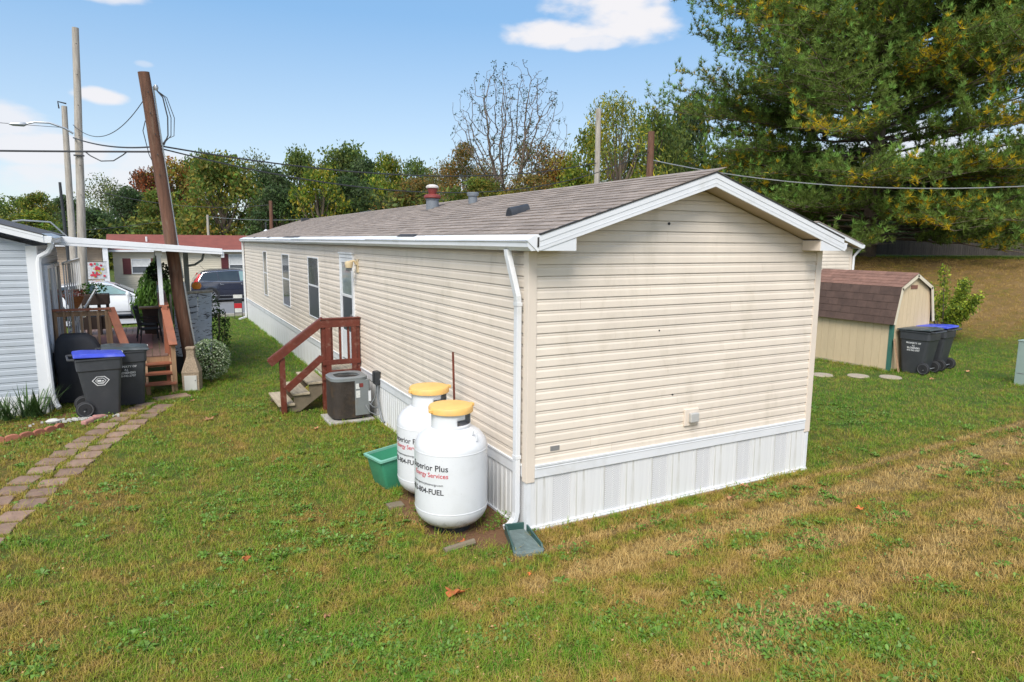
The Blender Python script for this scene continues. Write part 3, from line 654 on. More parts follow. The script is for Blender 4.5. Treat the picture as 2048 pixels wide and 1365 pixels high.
mb = MB(); mb.box(-.71, -.03, yr-.018, yr+.018, 1.47, 1.61); SP(mb, 'top_rail', M['redwood'], bevel=.003)
mb = MB(); mb.box(-.72, -.02, yr-.03, yr+.08, 1.612, 1.635); SP(mb, 'rail_cap', M['redwood'], bevel=.003)
mb = MB(); mb.box(-.71, -.03, yr-.018, yr+.018, .80, .89); SP(mb, 'lower_rail', M['redwood'], bevel=.003)
mb = MB(); mb.box(-.72, -.02, yr-.02, yr+.02, .535, .70); SP(mb, 'skirt_rail', M['redwood'], bevel=.003)
for i in range(3):
    x = -.53+i*.15; mb = MB(); mb.box(x-.018, x+.018, yr+.02, yr+.055, .82, 1.60); SP(mb, 'baluster', M['redwood'])
for x in (-.60, -.14):
    mb = MB(); mb.box(x-.045, x+.045, yr-.016, yr+.016, .70, 1.47); SP(mb, 'panel_stile', M['redwood'])
# ------------------------------------------------------------------ air conditioner
ac = thing('air_conditioner', 'grey and brown air conditioning condenser on a small concrete pad', 'air conditioner', (-.47, 5.40, 0))
mb = MB(); mb.box(-.86, -.10, 5.03, 5.70, -.02, .030); mb.build('pad', M['concrete'], ac, world=True, bevel=.01)
def rrect(cx, cy, hx, hy, r, n=6):
    o = []
    for sx, sy, a0 in ((1, 1, 0), (-1, 1, 90), (-1, -1, 180), (1, -1, 270)):
        for k in range(n+1):
            a = R(a0+90*k/n); o.append((cx+sx*(hx-r)+r*math.cos(a), cy+sy*(hy-r)+r*math.sin(a)))
    return o
cx, cy, hh = -.475, 5.40, .30
def rr_solid(mb, secs):
    n = None; vs = []
    for (a, b_, c_, d_, r_, z_) in secs:
        q = rrect(a, b_, c_, d_, r_); n = len(q); vs += [(x, y, z_) for x, y in q]
    fs = [(i*n+k, i*n+(k+1) % n, (i+1)*n+(k+1) % n, (i+1)*n+k) for i in range(len(secs)-1) for k in range(n)]
    fs += [tuple(range(n))[::-1], tuple((len(secs)-1)*n+k for k in range(n))]
    mb.add(vs, fs); return mb
mb = rr_solid(MB(), [(cx, cy, hh, hh, .17, .06), (cx, cy, hh, hh, .17, .70)]); mb.build('coil_body', M['coil'], ac, world=True, smooth=True)
mb = rr_solid(MB(), [(cx, cy, hh-.03, hh-.03, .15, .03), (cx, cy, hh-.02, hh-.02, .15, .065)]); mb.build('base_pan', M['tyre'], ac, world=True)
mb = MB()
for k in range(30):
    q = rrect(cx, cy, hh+.006, hh+.006, .175); z_ = .08+k*.0208
    mb.tube([(x, y, z_) for x, y in q]+[(q[0][0], q[0][1], z_)], .0025, 3, cap=False)
g = mb.build('grille_wires', M['coil'], ac, world=True); g['kind'] = 'stuff'
vs = []; q1 = rrect(cx, cy, hh+.012, hh+.012, .18); n = len(q1)
ring = [(q1, .685), (q1, .735), (rrect(cx, cy, hh-.02, hh-.02, .16), .755), ([(cx+.225*math.cos(math.atan2(y-cy, x-cx)), cy+.225*math.sin(math.atan2(y-cy, x-cx))) for x, y in q1], .745), ([(cx+.22*math.cos(math.atan2(y-cy, x-cx)), cy+.22*math.sin(math.atan2(y-cy, x-cx))) for x, y in q1], .66)]
for q, z_ in ring: vs += [(x, y, z_) for x, y in q]
mb = MB().add(vs, [(i*n+k, i*n+(k+1) % n, (i+1)*n+(k+1) % n, (i+1)*n+k) for i in range(4) for k in range(n)]); mb.build('top_cover', M['acgrey'], ac, world=True, smooth=True)
mb = MB()
for r_ in np.linspace(.04, .215, 9): mb.tube([(cx+r_*math.cos(t), cy+r_*math.sin(t), .738) for t in np.linspace(0, 2*math.pi, 25)], .002, 3, cap=False)
g = mb.build('fan_guard', M['tyre'], ac, world=True); g['kind'] = 'stuff'
mb = MB()
for k in range(4):
    a = k*math.pi/2; mb.add([(cx+.04*math.cos(a), cy+.04*math.sin(a), .67), (cx+.2*math.cos(a-.3), cy+.2*math.sin(a-.3), .66), (cx+.2*math.cos(a+.3), cy+.2*math.sin(a+.3), .70), (cx+.05*math.cos(a+.4), cy+.05*math.sin(a+.4), .68)], [(0, 1, 2, 3)])
mb.lathe([(.06, -.05), (.06, .0)], (cx, cy, .70), 12); mb.build('fan', M['tyre'], ac, world=True)
mb = MB(); mb.lathe([(.215, 0), (.215, .01)], (cx, cy, .64), 24); mb.build('fan_well', M['ink'], ac, world=True)
mb = rr_solid(MB(), [(-.29, 5.19, .125, .105, .02, .10), (-.29, 5.19, .125, .105, .02, .69)]); sp = mb.build('service_panel', M['acgrey'], ac, world=True)
for (xa, xb, z0, z1, m) in ((-.40, -.335, .55, .64, 'sticker'), (-.345, -.275, .575, .64, 'rustred'), (-.40, -.33, .40, .52, 'sticker')):
    mb = MB(); mb.box(xa, xb, 5.081, 5.0835, z0, z1); mb.build('sticker', M[m], sp, world=True)
mb = MB(); mb.box(-.19, -.145, 5.078, 5.086, .32, .50); mb.build('valve_plate', M['white'], sp, world=True, bevel=.004)
mb = MB(); mb.tube([(-.19, 5.10, .30), (-.12, 5.04, .22), (-.05, 5.05, .20), (-.02, 5.1, .24)], .012, 8); mb.build('refrigerant_line', M['conduit'], ac, world=True, smooth=True)
mb = MB(); mb.tube([(-.24, 5.085, .26), (-.20, 5.0, .16), (-.10, 4.98, .10), (-.03, 4.95, .12)], .009, 8); mb.build('refrigerant_line', M['conduit'], ac, world=True, smooth=True)
ds = thing('disconnect_switch', 'black electrical disconnect box with hanging cable on the cream siding', 'switch box', (-.05, 5.0, .7))
mb = MB(); mb.box(-.115, -.02, 4.93, 5.07, .62, .84); mb.build('box', M['dark'], ds, world=True, bevel=.01)
mb = MB(); mb.box(-.128, -.115, 4.95, 5.05, .66, .83); mb.build('door', M['dark'], ds, world=True, bevel=.004)
mb = MB(); mb.tube([(-.07, 5.02, .62), (-.07, 5.03, .50), (-.09, 5.04, .38), (-.14, 5.09, .28), (-.20, 5.12, .24), (-.25, 5.13, .25)], .014, 8); mb.build('cable', M['conduit'], ds, world=True, smooth=True)
mb = MB(); mb.tube([(-.06, 4.97, .62), (-.07, 4.95, .4), (-.06, 4.90, .2), (-.05, 4.80, .05), (-.03, 4.74, .02)], .018, 8); mb.build('cable', M['conduit'], ds, world=True, smooth=True)
# ------------------------------------------------------------------ propane tanks
TR = .381
def tank(loc, rz, label):
    t = thing('propane_tank', label, 'propane tank', loc, 'white propane tanks beside the cream home', rz)
    prof = [(TR*math.sin(t)**.92 if t > 0 else 0, .262-.242*math.cos(t)) for t in np.linspace(0, math.pi/2, 12)]
    mb = MB(); mb.lathe([(.20, -.03), (.20, .035), (.19, .05)], (0, 0, 0), 40); mb.build('foot_ring', M['tyre'], t, smooth=True)
    P = prof[:-1]+[(TR, .265), (TR, .575), (TR, .884)]+[(TR*math.cos(t)**.92 if t < 1.56 else 0, .886+.244*math.sin(t)) for t in np.linspace(.1, math.pi/2, 12)]
    mb = MB(); mb.lathe(P, (0, 0, 0), 72); mb.build('tank_body', M['tankbody'], t, smooth=True, ang=1.0)
    mb = MB()
    for zb_ in (.268, .880): mb.lathe([(TR-.002, zb_-.008), (TR+.0022, zb_-.004), (TR+.0022, zb_+.004), (TR-.002, zb_+.008)], (0, 0, 0), 72)
    mb.build('weld_seam', M['tankbody'], t, smooth=True)
    # collar with two handle holes
    n = 80; rc = .205; vs = []; fs = []; hz = [1.065, 1.115, 1.135, 1.195, 1.245, 1.265]
    mb = MB()
    for zz in hz:
        for k in range(n): a = 2*math.pi*k/n; vs.append((rc*math.cos(a), rc*math.sin(a), zz))
    for i in range(len(hz)-1):
        for k in range(n):
            a = (360*(k+.5)/n) % 360; hole = False
            for h0 in (-34, 146):
                d = abs((a-h0+180) % 360-180); lim = 34 if i in (2, 3) else (0 if i in (0, 4) else 24)
                if i == 2 and d < 33: hole = True
                if i == 3 and -8 < ((a-h0+180) % 360-180) < 30: hole = True
            if not hole: fs.append((i*n+k, i*n+(k+1) % n, (i+1)*n+(k+1) % n, (i+1)*n+k))
    mb.add(vs, fs); o = mb.build('collar', M['tank'], t, smooth=True); so = o.modifiers.new('thick', 'SOLIDIFY'); so.thickness = .005
    mb = MB(); mb.lathe([(.222, 1.252), (.232, 1.255), (.232, 1.302), (.222, 1.318), (.16, 1.327), (0, 1.332)], (0, 0, 0), 64); lid = mb.build('lid', M['lid'], t, smooth=True, ang=.6, rot=(0, 0, R(38)))
    mb = MB(); mb.box(.222, .285, -.028, .028, 1.265, 1.305); mb.build('lid_tab', M['lid'], lid, bevel=.008)
    mb = MB(); mb.box(-.262, -.225, -.02, .02, 1.265, 1.30); mb.build('lid_tab', M['lid'], lid, bevel=.006)
    mb = MB(); mb.lathe([(.035, 1.08), (.035, 1.15), (.02, 1.16), (.02, 1.2)], (0, 0, 0), 12); mb.tube([(0, 0, 1.14), (.09, .02, 1.14)], .018, 8); mb.build('valve', M['metal'], t, smooth=True)
    mb = MB(); a = R(-40); c_ = Vector((.30*math.cos(a), .30*math.sin(a), 1.05)); mb.tube([c_+Vector((0, 0, 0)), c_+Vector((.02*math.cos(a), .02*math.sin(a), .05)), c_+Vector((.055*math.cos(a), .055*math.sin(a), .035)), c_+Vector((.06*math.cos(a), .06*math.sin(a), -.045))], .009, 6); mb.build('lifting_lug', M['tank'], t, smooth=True)
    # lettering wrapped on the tank
    def wrap(body, size, z, ang_right, m, bold=0.0):
        me = text_mesh(body, size, 'RIGHT', .0004, bold)
        xs_ = [v.co.x for v in me.vertices]
        for v in me.vertices:
            a = ang_right+v.co.x/TR; rr = TR+.0022+max(0, v.co.z)
            zz = v.co.y; v.co = (rr*math.sin(a), -rr*math.cos(a), z+zz)
        me.materials.clear(); me.materials.append(m); link('lettering', me, t)
    wrap('Superior Plus', .088, .725, 0, M['ink'], .0008); wrap('Energy Services', .068, .655, -.0, M['redink'], .0005)
    wrap('www.superiorplusenergy.com', .034, .57, -.14, M['ink']); wrap('1-855-804-FUEL', .078, .48, -.13, M['ink'], .0012)
    return t
tb = bpy.data.materials.new('white_tank_body'); tb.use_nodes = True; b = NB(tb.node_tree); p = tb.node_tree.nodes['Principled BSDF']
tcx = b.n('ShaderNodeTexCoord'); se = b.n('ShaderNodeSeparateXYZ'); tb.node_tree.links.new(tcx.outputs['Object'], se.inputs[0])
n1 = b.noise(tcx.outputs['Object'], 14, 6, .7); n2 = b.noise(tcx.outputs['Object'], 3, 5, .6); n3_ = b.noise(tcx.outputs['Object'], 60, 2, .5)
al = b.m('MULTIPLY', b.smooth(b.m('ADD', se.outputs[2], b.m('MULTIPLY', b.m('SUBTRACT', n1, .5), .35)), .19, .04), .95)
c_ = b.mix(b.smooth(n2, .45, .75), (.70, .71, .73), (.64, .65, .66)); c_ = b.mix(b.m('MULTIPLY', b.smooth(n3_, .70, .76), .35), c_, (.3, .28, .25)); c_ = b.mix(al, c_, (.15, .15, .06))
tb.node_tree.links.new(c_, p.inputs['Base Color']); p.inputs['Roughness'].default_value = .3; p.inputs['Coat Weight'].default_value = .25; M['tankbody'] = tb
tank((-.625, .52, 0), R(-27), 'nearer white propane tank with yellow lid, beside the downspout')
tank((-.50, 1.46, .0), R(-30), 'farther white propane tank with yellow lid, partly hidden beside the green tub')
mb = MB(); mb.tube([(-.14, 1.50, -.02), (-.20, 1.45, 1.70)], .014, 8); o = mb.build('metal_stake', M['redwood']); tag(o, 'thin red brown stake standing behind the farther propane tank', 'stake')
mb = MB(); mb.box(-1.08, -.90, 1.22, 1.36, -.03, .03); o = mb.build('paving_brick', MATS['shade_dark_weathered_wood'], bevel=.006); tag(o, 'weathered block on the soil at the left foot of the propane tanks', 'brick')
mb = MB(); mb.tube([(-.93, -.02, .01), (-.60, .0, .03)], .035, 8); o = mb.build('wood_offcut', MATS['shade_dark_weathered_wood'], smooth=True); tag(o, 'short round wood offcut lying in front of the nearer propane tank', 'log')
# green tub
tb_ = thing('storage_tub', 'open green plastic storage tub on the grass beside the propane tanks', 'tub', (-.70, 2.02, 0), rz=R(8))
tb_.rotation_euler = (R(-2), R(-5), R(10))
mb = MB(); wx, wy, hz_ = .24, .19, .40
def ringbox(hx, hy, z, r=.03): return [(x, y, z) for x, y in rrect(0, 0, hx, hy, r, 3)]
rg = [ringbox(.245, .165, .0), ringbox(.255, .175, .02), ringbox(.305, .215, .41), ringbox(.297, .207, .41), ringbox(.247, .167, .03), ringbox(.24, .16, .015)]
n = len(rg[0]); mb.add(sum(rg, []), [(i*n+k, i*n+(k+1) % n, (i+1)*n+(k+1) % n, (i+1)*n+k) for i in range(5) for k in range(n)]+[tuple(range(n))[::-1], tuple(5*n+k for k in range(n))]); mb.build('tub_body', M['tub'], tb_, smooth=True)
rg = [ringbox(.305, .215, .385), ringbox(.328, .238, .39), ringbox(.328, .238, .415), ringbox(.295, .205, .418), ringbox(.294, .204, .39)]
mb = MB(); mb.add(sum(rg, []), [(i*n+k, i*n+(k+1) % n, (i+1)*n+(k+1) % n, (i+1)*n+k) for i in range(4) for k in range(n)]); mb.build('rim', M['tubl'], tb_, smooth=True)
# splash block
sb = thing('splash_block', 'dark green ribbed plastic splash block under the white downspout', 'splash block', (-.16, -.20, 0), rz=R(-13))
mb = MB(); L_, W0, W1 = .56, .115, .155
out = [(-W0, L_/2), (W0, L_/2), (W1, -L_/2+.05), (W1-.03, -L_/2), (-W1+.03, -L_/2), (-W1, -L_/2+.05)]
mb.prism([(x, y, .0) for x, y in out], (0, 0, .03)); mb.build('block_base', M['splashin'], sb)
for s_ in (-1, 1):
    mb = MB(); mb.add([(s_*W0, L_/2, 0), (s_*W1, -L_/2+.04, 0), (s_*(W0-.018), L_/2, 0), (s_*(W1-.018), -L_/2+.04, 0), (s_*W0, L_/2, .10), (s_*W1, -L_/2+.10, .065), (s_*(W0-.018), L_/2, .10), (s_*(W1-.018), -L_/2+.10, .065)],
        [(0, 1, 5, 4), (2, 6, 7, 3), (4, 5, 7, 6), (1, 3, 7, 5), (0, 4, 6, 2)]); mb.build('side_wall', M['splash'], sb, bevel=.004)
mb = MB(); mb.box(-W0, W0, L_/2-.018, L_/2+.002, 0, .10); mb.build('end_wall', M['splash'], sb, bevel=.004)
rib = None
for k in range(17):
    t = k/16; w_ = (W0-.03)*(1-t)+(W1-.03)*t; mb = MB(); mb.tube([(-w_, L_/2-.05-t*.43, .031), (w_, L_/2-.05-t*.43+.01, .031)], .008, 5); mb.build('rib', M['splashin'], sb)
# ------------------------------------------------------------------ grey neighbour home (left)
nh = thing('grey_home', 'grey vinyl sided mobile home end with white trim behind the leafy plants', 'mobile home', (-7.1, 9.6, 0))
NX0, NX1, NY, NLY = -9.25, -4.99, 8.2, 11.2
NP = lambda mb, name, m, parent=nh, **k: mb.build(name, m, parent, world=True, **k)
mb = MB(); mb.box(NX0+.02, NX1-.02, NY+.02, NLY, .0, 2.86); mb.prism([(NX0, NY+.02, 2.86), (NX1-.02, NY+.02, 2.86), ((NX0+NX1)/2, NY+.02, 2.86+.3*2.13)], (0, 2.95, 0)); NP(mb, 'wall_core', M['gsid'])
for i in range(26):
    z = .302+.1243*i
    xr = NX1-.13; xl = NX0+.1; s0 = s1 = 0
    if z > 2.85:
        d = (z-2.80)/.30; xr = NX1-d; xl = NX0+d; s1 = -1/.3; s0 = 1/.3
        if xr-xl < .5: break
    board_x(xl, xr, z, .1243, s0, s1, y=NY, m=M['gsid'], parent=nh)
for i in range(20): board_y(NY+.12, NLY-.1, .302+.1243*i, .1243, x=NX1, m=M['gsid'], parent=nh, sgn=1)
mb = MB(); mb.prism([(NX1-.135, NY-.022, .24), (NX1+.022, NY-.022, .24), (NX1+.022, NY+.1, .24), (NX1-.135, NY+.0, .24)], (0, 0, 2.62)); NP(mb, 'corner_post', M['white'], bevel=.004)
mb = MB(); mb.box(NX0, NX1-.136, NY-.02, NY, .215, .305); NP(mb, 'skirt_band', M['white'])
nl = chain_loc(nh); me_k = skirt_panel(.40, .32, 4, .012)
for i in range(10): link('skirt_panel', me_k, nh, loc=Vector((NX1-.01-.402*(i+1), NY-.005, -.10))-nl)
me_k2 = skirt_panel(.40, .40, 4, .012)
for i in range(7): link('skirt_panel', me_k2, nh, loc=Vector((NX1+.005, NY+.02+.402*i, -.15))-nl, rot=(0, 0, math.pi/2))
NE = (-4.83, 2.915); NK = .2915
def nrake(y0, y1, o0, o1, inv=False):
    xm = (NX0+NX1)/2; mb = MB(); zx = lambda x: NE[1]+NK*(NE[0]-x)
    for s_ in (0, 1):
        f_ = (lambda x: x) if not s_ else (lambda x: 2*xm-x)
        mb.prism([(f_(NE[0]), y0, zx(NE[0])+o0), (f_(xm), y0, zx(xm)+o0), (f_(xm), y0, zx(xm)+o1), (f_(NE[0]), y0, zx(NE[0])+o1)], (0, y1-y0, 0))
    return mb
NP(nrake(7.94, 7.965, 0, .085), 'rake_fascia', M['white']); NP(nrake(7.935, 7.965, .087, .125), 'rake_fascia', M['white'])
NP(nrake(7.93, NLY+.2, .127, .145), 'roof', M['groof']); NP(nrake(7.965, 8.2, .01, .02), 'soffit_panel', M['white'])
mb = MB(); mb.prism([(NE[0]-.005, 7.95, 2.91), (NE[0]+.10, 7.95, 2.91), (NE[0]+.12, 7.95, 2.99), (NE[0]+.12, 7.95, 3.02), (NE[0]-.005, 7.95, 3.03)], (0, 3.3, 0)); NP(mb, 'gutter', M['white'], bevel=.006)
mb = MB(); mb.add([(NE[0]-.02, 7.97, 3.07), (NE[0]+.16, 7.97, 2.99), (NE[0]+.14, 9.3, 3.02), (NE[0]-.02, 9.3, 3.08)], [(0, 1, 2, 3)]); o = NP(mb, 'gutter_cover', M['metal']); sm = o.modifiers.new('thick', 'SOLIDIFY'); sm.thickness = .008
mb = MB(); mb.tube([(-4.75, 8.05, 2.92), (-4.75, 8.06, 2.85), (-4.80, 8.1, 2.76), (-4.93, 8.13, 2.68), (-4.955, 8.14, 2.58), (-4.955, 8.14, 1.4), (-4.93, 8.14, .30), (-4.88, 8.13, .10), (-4.84, 8.08, .05)], .043, 8); NP(mb, 'downspout', M['white'], smooth=True)
# things on the side wall: screen door frames, white balusters of a side stair
mb = MB()
for (y, w_) in ((9.0, .8), (10.1, .8)):
    fr = MB()
    for a in ((y, y+.06, .9, 2.5), (y+w_-.06, y+w_, .9, 2.5), (y+.06, y+w_-.06, 2.44, 2.5), (y+.06, y+w_-.06, .9, .96)): fr.box(NX1+.0, NX1+.055, *a)
    w = NP(fr, 'window', M['white']); mb = MB(); mb.box(NX1+.025, NX1+.03, y+.06, y+w_-.06, .96, 2.44); NP(mb, 'pane', M['glass'], w)
sr = thing('porch_side_railing', 'white baluster railing along the grey home side wall under the awning', 'railing', (-4.75, 12, .7))
for i in range(9):
    mb = MB(); mb.box(-4.80, -4.775, 10.0+i*.42, 10.03+i*.42, .72, 2.5); mb.build('baluster', M['white'], sr, world=True)
mb = MB(); mb.bar((-4.76, 10, 1.15), (-4.5, 13.4, 1.75), .03, .05); mb.bar((-4.79, 10, 2.5), (-4.79, 13.4, 2.5), .04, .05); mb.build('rail', M['white'], sr, world=True)
# ------------------------------------------------------------------ awning over the deck
aw = thing('porch_awning', 'white metal awning roof with flat edge beam over the brown deck', 'awning', (-3.4, 12, .66))
AP = lambda mb, name, m, parent=aw, **k: mb.build(name, m, parent, world=True, **k)
AE = [(-4.83, 2.865), (-1.96, 2.685)]
mb = MB(); mb.prism([(AE[0][0], 9.3, AE[0][1]), (AE[1][0], 9.3, AE[1][1]), (AE[1][0], 9.3, AE[1][1]+.118), (AE[0][0], 9.3, AE[0][1]+.17)], (0, .035, 0)); AP(mb, 'edge_beam', M['white'], bevel=.004)
mb = MB(); mb.prism([(AE[0][0], 9.297, AE[0][1]+.052), (AE[1][0]-.01, 9.297, AE[1][1]+.045), (AE[1][0]-.01, 9.297, AE[1][1]+.05), (AE[0][0], 9.297, AE[0][1]+.060)], (0, .01, 0)); AP(mb, 'beam_crease', M['metal'])
nb_ = 12; w_ = (AE[1][0]-AE[0][0])/nb_
for i in range(nb_):
    x0 = AE[0][0]+i*w_; z0 = AE[0][1]+.03+(AE[1][1]-AE[0][1])*i/nb_; mb = MB(); mb.prism([(x0, 9.335, z0+.02), (x0+w_-.006, 9.335, z0+.005), (x0+w_-.006, 9.335, z0+.035), (x0, 9.335, z0+.05)], (0, 4.9, 0)); AP(mb, 'roof_panel', M['white'])
mb = MB(); mb.box(-1.99, -1.93, 9.335, 14.2, 2.62, 2.72); AP(mb, 'side_gutter', M['white'])
mb = MB(); mb.box(-3.165, -3.085, 9.62, 9.70, 1.66, 2.73); mb.box(-3.19, -3.06, 9.60, 9.72, 2.66, 2.76); AP(mb, 'post', M['white'], bevel=.005)
gp = mat('grey_post_paint', (.20, .22, .21), .6, .12, 5)
for (x, y) in ((-2.46, 13.9), (-3.12, 13.9)):
    mb = MB(); mb.box(x-.06, x+.06, y-.05, y+.05, -.08 if x > -3 else .66, 2.72); AP(mb, 'post', gp, bevel=.004)
mb = MB(); mb.tube([(-2.42, 13.85, 2.3), (-2.25, 13.8, 2.33), (-2.08, 13.75, 2.45), (-2.03, 13.72, 2.62)], .03, 8); AP(mb, 'gutter_elbow', gp, smooth=True)
# ------------------------------------------------------------------ deck
dk = thing('deck', 'red brown stained wooden deck with railings and three steps', 'deck', (-4, 11, 0))
DP = lambda mb, name, m, parent=dk, **k: mb.build(name, m, parent, world=True, **k)
DZ = .67; DX0, DX1, DY0, DY1 = -4.92, -3.03, 9.42, 14.6
x = DX0
while x < DX1-.05:
    mb = MB(); mb.box(x, min(x+.135, DX1), DY0, DY1, DZ-.03, DZ); DP(mb, 'deck_board', M['deckfloor'], bevel=.003); x += .142
mb = MB(); mb.box(DX0, DX1, DY0+.01, DY0+.05, .42, DZ-.032); DP(mb, 'rim_board', M['deckwood'])
mb = MB(); mb.box(DX1-.04, DX1-.0, DY0+.05, DY1, .42, DZ-.032); DP(mb, 'rim_board', M['deckwood'])
for i, (y, z) in enumerate(((8.84, .19), (9.06, .36), (9.28, .53))):
    mb = MB(); mb.box(-3.56+.02*i, -2.97-.01*i, y, y+.235, z-.042, z); DP(mb, 'tread', M['deckred'], bevel=.004)
for x in (-3.50, -3.06):
    mb = MB(); mb.prism([(x, 8.88, -.03), (x, 9.12, -.03), (x, 9.45, .28), (x, 9.45, .62), (x, 9.30, .48), (x, 9.10, .318), (x, 8.88, .148)], (.04, 0, 0)); DP(mb, 'stringer', M['deckwood'])
for x in (-3.47, -2.99):
    mb = MB(); mb.box(x-.04, x+.04, 8.93, 9.01, -.04, .15 if x < -3.2 else .95); DP(mb, 'step_post', M['deckwood'])
# right stair rail and closed side rail
mb = MB(); mb.bar((-2.985, 8.86, .93), (-3.075, 9.68, 1.60), .15, .035); DP(mb, 'stair_handrail', M['deckred'], bevel=.004)
mb = MB(); mb.prism([(-3.0, 8.95, .25), (-3.06, 9.65, .80), (-3.06, 9.65, 1.56), (-3.0, 8.95, .92)], (.03, 0, 0)); DP(mb, 'side_panel', M['deckred'])
mb = MB(); mb.box(-3.13, -3.03, 9.60, 9.70, .0, 1.64); DP(mb, 'corner_post', M['deckred'], bevel=.004)
mb = MB(); mb.box(-3.18, -3.0, 9.62, DY1-.6, 1.625, 1.66); DP(mb, 'rail_cap', M['deckred'], bevel=.004)
for i in range(26):
    y = 9.74+i*.165; mb = MB(); mb.box(-3.10, -3.08, y, y+.14, .74, 1.6); DP(mb, 'rail_board', M['deckred'])
# left rail across the deck front
mb = MB(); mb.box(-5.02, -4.03, 9.44, 9.58, 1.615, 1.655); DP(mb, 'rail_cap', M['deckred'], bevel=.005)
mb = MB(); mb.box(-4.98, -4.08, 9.49, 9.53, 1.51, 1.60); DP(mb, 'top_rail', M['deckwood'])
mb = MB(); mb.box(-4.98, -4.08, 9.49, 9.53, .76, .84); DP(mb, 'lower_rail', M['deckwood'])
for i in range(7):
    x = -4.93+i*.137; mb = MB(); mb.box(x-.02, x+.02, 9.455, 9.49, .70, 1.60); DP(mb, 'baluster', M['deckwood'])
for x in (-4.97, -4.07):
    mb = MB(); mb.box(x-.045, x+.045, 9.47, 9.56, .0, 1.61); DP(mb, 'corner_post', M['deckwood'])
mb = MB(); mb.bar((-4.03, 9.56, 1.65), (-3.80, 9.02, .93), .15, .035); DP(mb, 'stair_handrail', M['deckred'], bevel=.004)
mb = MB(); mb.box(-3.86, -3.78, 9.02, 9.10, 0, .92); DP(mb, 'step_post', M['deckwood'])
o = MB().box(-4.45, -3.35, 10.4, 12.9, DZ+.002, DZ+.014).build('deck_rug', M['rug']); tag(o, 'faded pinkish rug lying on the brown deck boards', 'rug')
# far railing, planter bench with flowers
pb = thing('planter_bench', 'dark brown planter bench full of plants at the back of the deck', 'planter', (-4.8, 13.4, .67))
mb = MB(); mb.box(-5.0, -4.22, 13.2, 13.6, 1.40, 1.66); mb.build('trough', M['planter'], pb, world=True, bevel=.02)
for x in (-4.95, -4.7, -4.45, -4.27):
    mb = MB(); mb.box(x-.03, x+.03, 13.25, 13.5, DZ, 1.42); mb.build('leg', M['planter'], pb, world=True)
mb = MB(); mb.box(-4.98, -4.22, 13.3, 13.34, .80, 1.1); mb.build('lower_board', M['planter'], pb, world=True)
pt = thing('dark_planter_box', 'small dark brown planter box standing by the round green evergreen', 'planter', (-3.35, 13.0, .67))
mb = MB(); mb.prism([(-3.5, 12.85, DZ), (-3.22, 12.85, DZ), (-3.18, 12.85, 1.30), (-3.54, 12.85, 1.30)], (0, .3, 0)); mb.build('box_body', M['planter'], pt, world=True)
mb = MB(); mb.box(-3.6, -3.14, 12.8, 13.2, 1.30, 1.335); mb.build('top_board', M['deckwood'], pt, world=True)
# ------------------------------------------------------------------ small foliage builder
def leaf_cloud(n, centre, rad, size, seed, flat=.6, shell=.45, up=.3, tints=((1, 1, 1),), tw=None, clump=0, asp=.5):
    """n leaf blades (two triangles each) scattered in an ellipsoid; returns V, F, T"""
    g = np.random.default_rng(seed); rad = np.array(rad, float)
    d = g.normal(size=(n, 3)); d /= np.linalg.norm(d, axis=1)[:, None]
    r = (shell+(1-shell)*g.random(n))**.6
    if clump:
        cc = g.normal(size=(clump, 3)); cc /= np.linalg.norm(cc, axis=1)[:, None]; cc *= (g.uniform(.35, 1, (clump, 1)))
        idx = g.integers(0, clump, n); P = cc[idx]*.82+d*r[:, None]*.32*g.uniform(.6, 1.3, clump)[idx][:, None]; tid = g.random(clump)[idx]
    else: P = d*r[:, None]; tid = g.random(n)
    P = P*rad+np.array(centre)
    a = g.normal(size=(n, 3)); a[:, 2] += up; a /= np.linalg.norm(a, axis=1)[:, None]
    b_ = np.cross(a, g.normal(size=(n, 3))); b_ /= np.linalg.norm(b_, axis=1)[:, None]
    s = size*g.uniform(.6, 1.35, n)[:, None]
    V = np.stack([P-a*s, P+b_*s*asp, P+a*s, P-b_*s*asp], 1).reshape(-1, 3); F = np.arange(4*n).reshape(-1, 4)
    tt = np.array(tints); k = (tid*len(tt)).astype(int) % len(tt); sw = g.random(n) < .25; k = np.where(sw, g.integers(0, len(tt), n), k)
    T = np.repeat(tt[k]*g.uniform(.75, 1.25, (n, 1)), 4, 0)
    return V, F, T
def cat(parts):
    off = 0; Vs, Fs, Ts = [], [], []
    for V, F, T in parts: Vs.append(V); Fs.append(F+off); Ts.append(T); off += len(V)
    return np.concatenate(Vs), np.concatenate(Fs), np.concatenate(Ts)
def foliage(name, vft, m, parent=None, loc=None):
    me = npmesh(name, vft[0], vft[1], m, vft[2]); return link(name, me, parent, loc=loc)
LEAFY = folmat('green', (.060, .125, .022)); DARKG = folmat('dark_green', (.032, .072, .018)); PALE = folmat('pale', (.42, .47, .36)); FLOWER = folmat('flower', (.55, .22, .20))
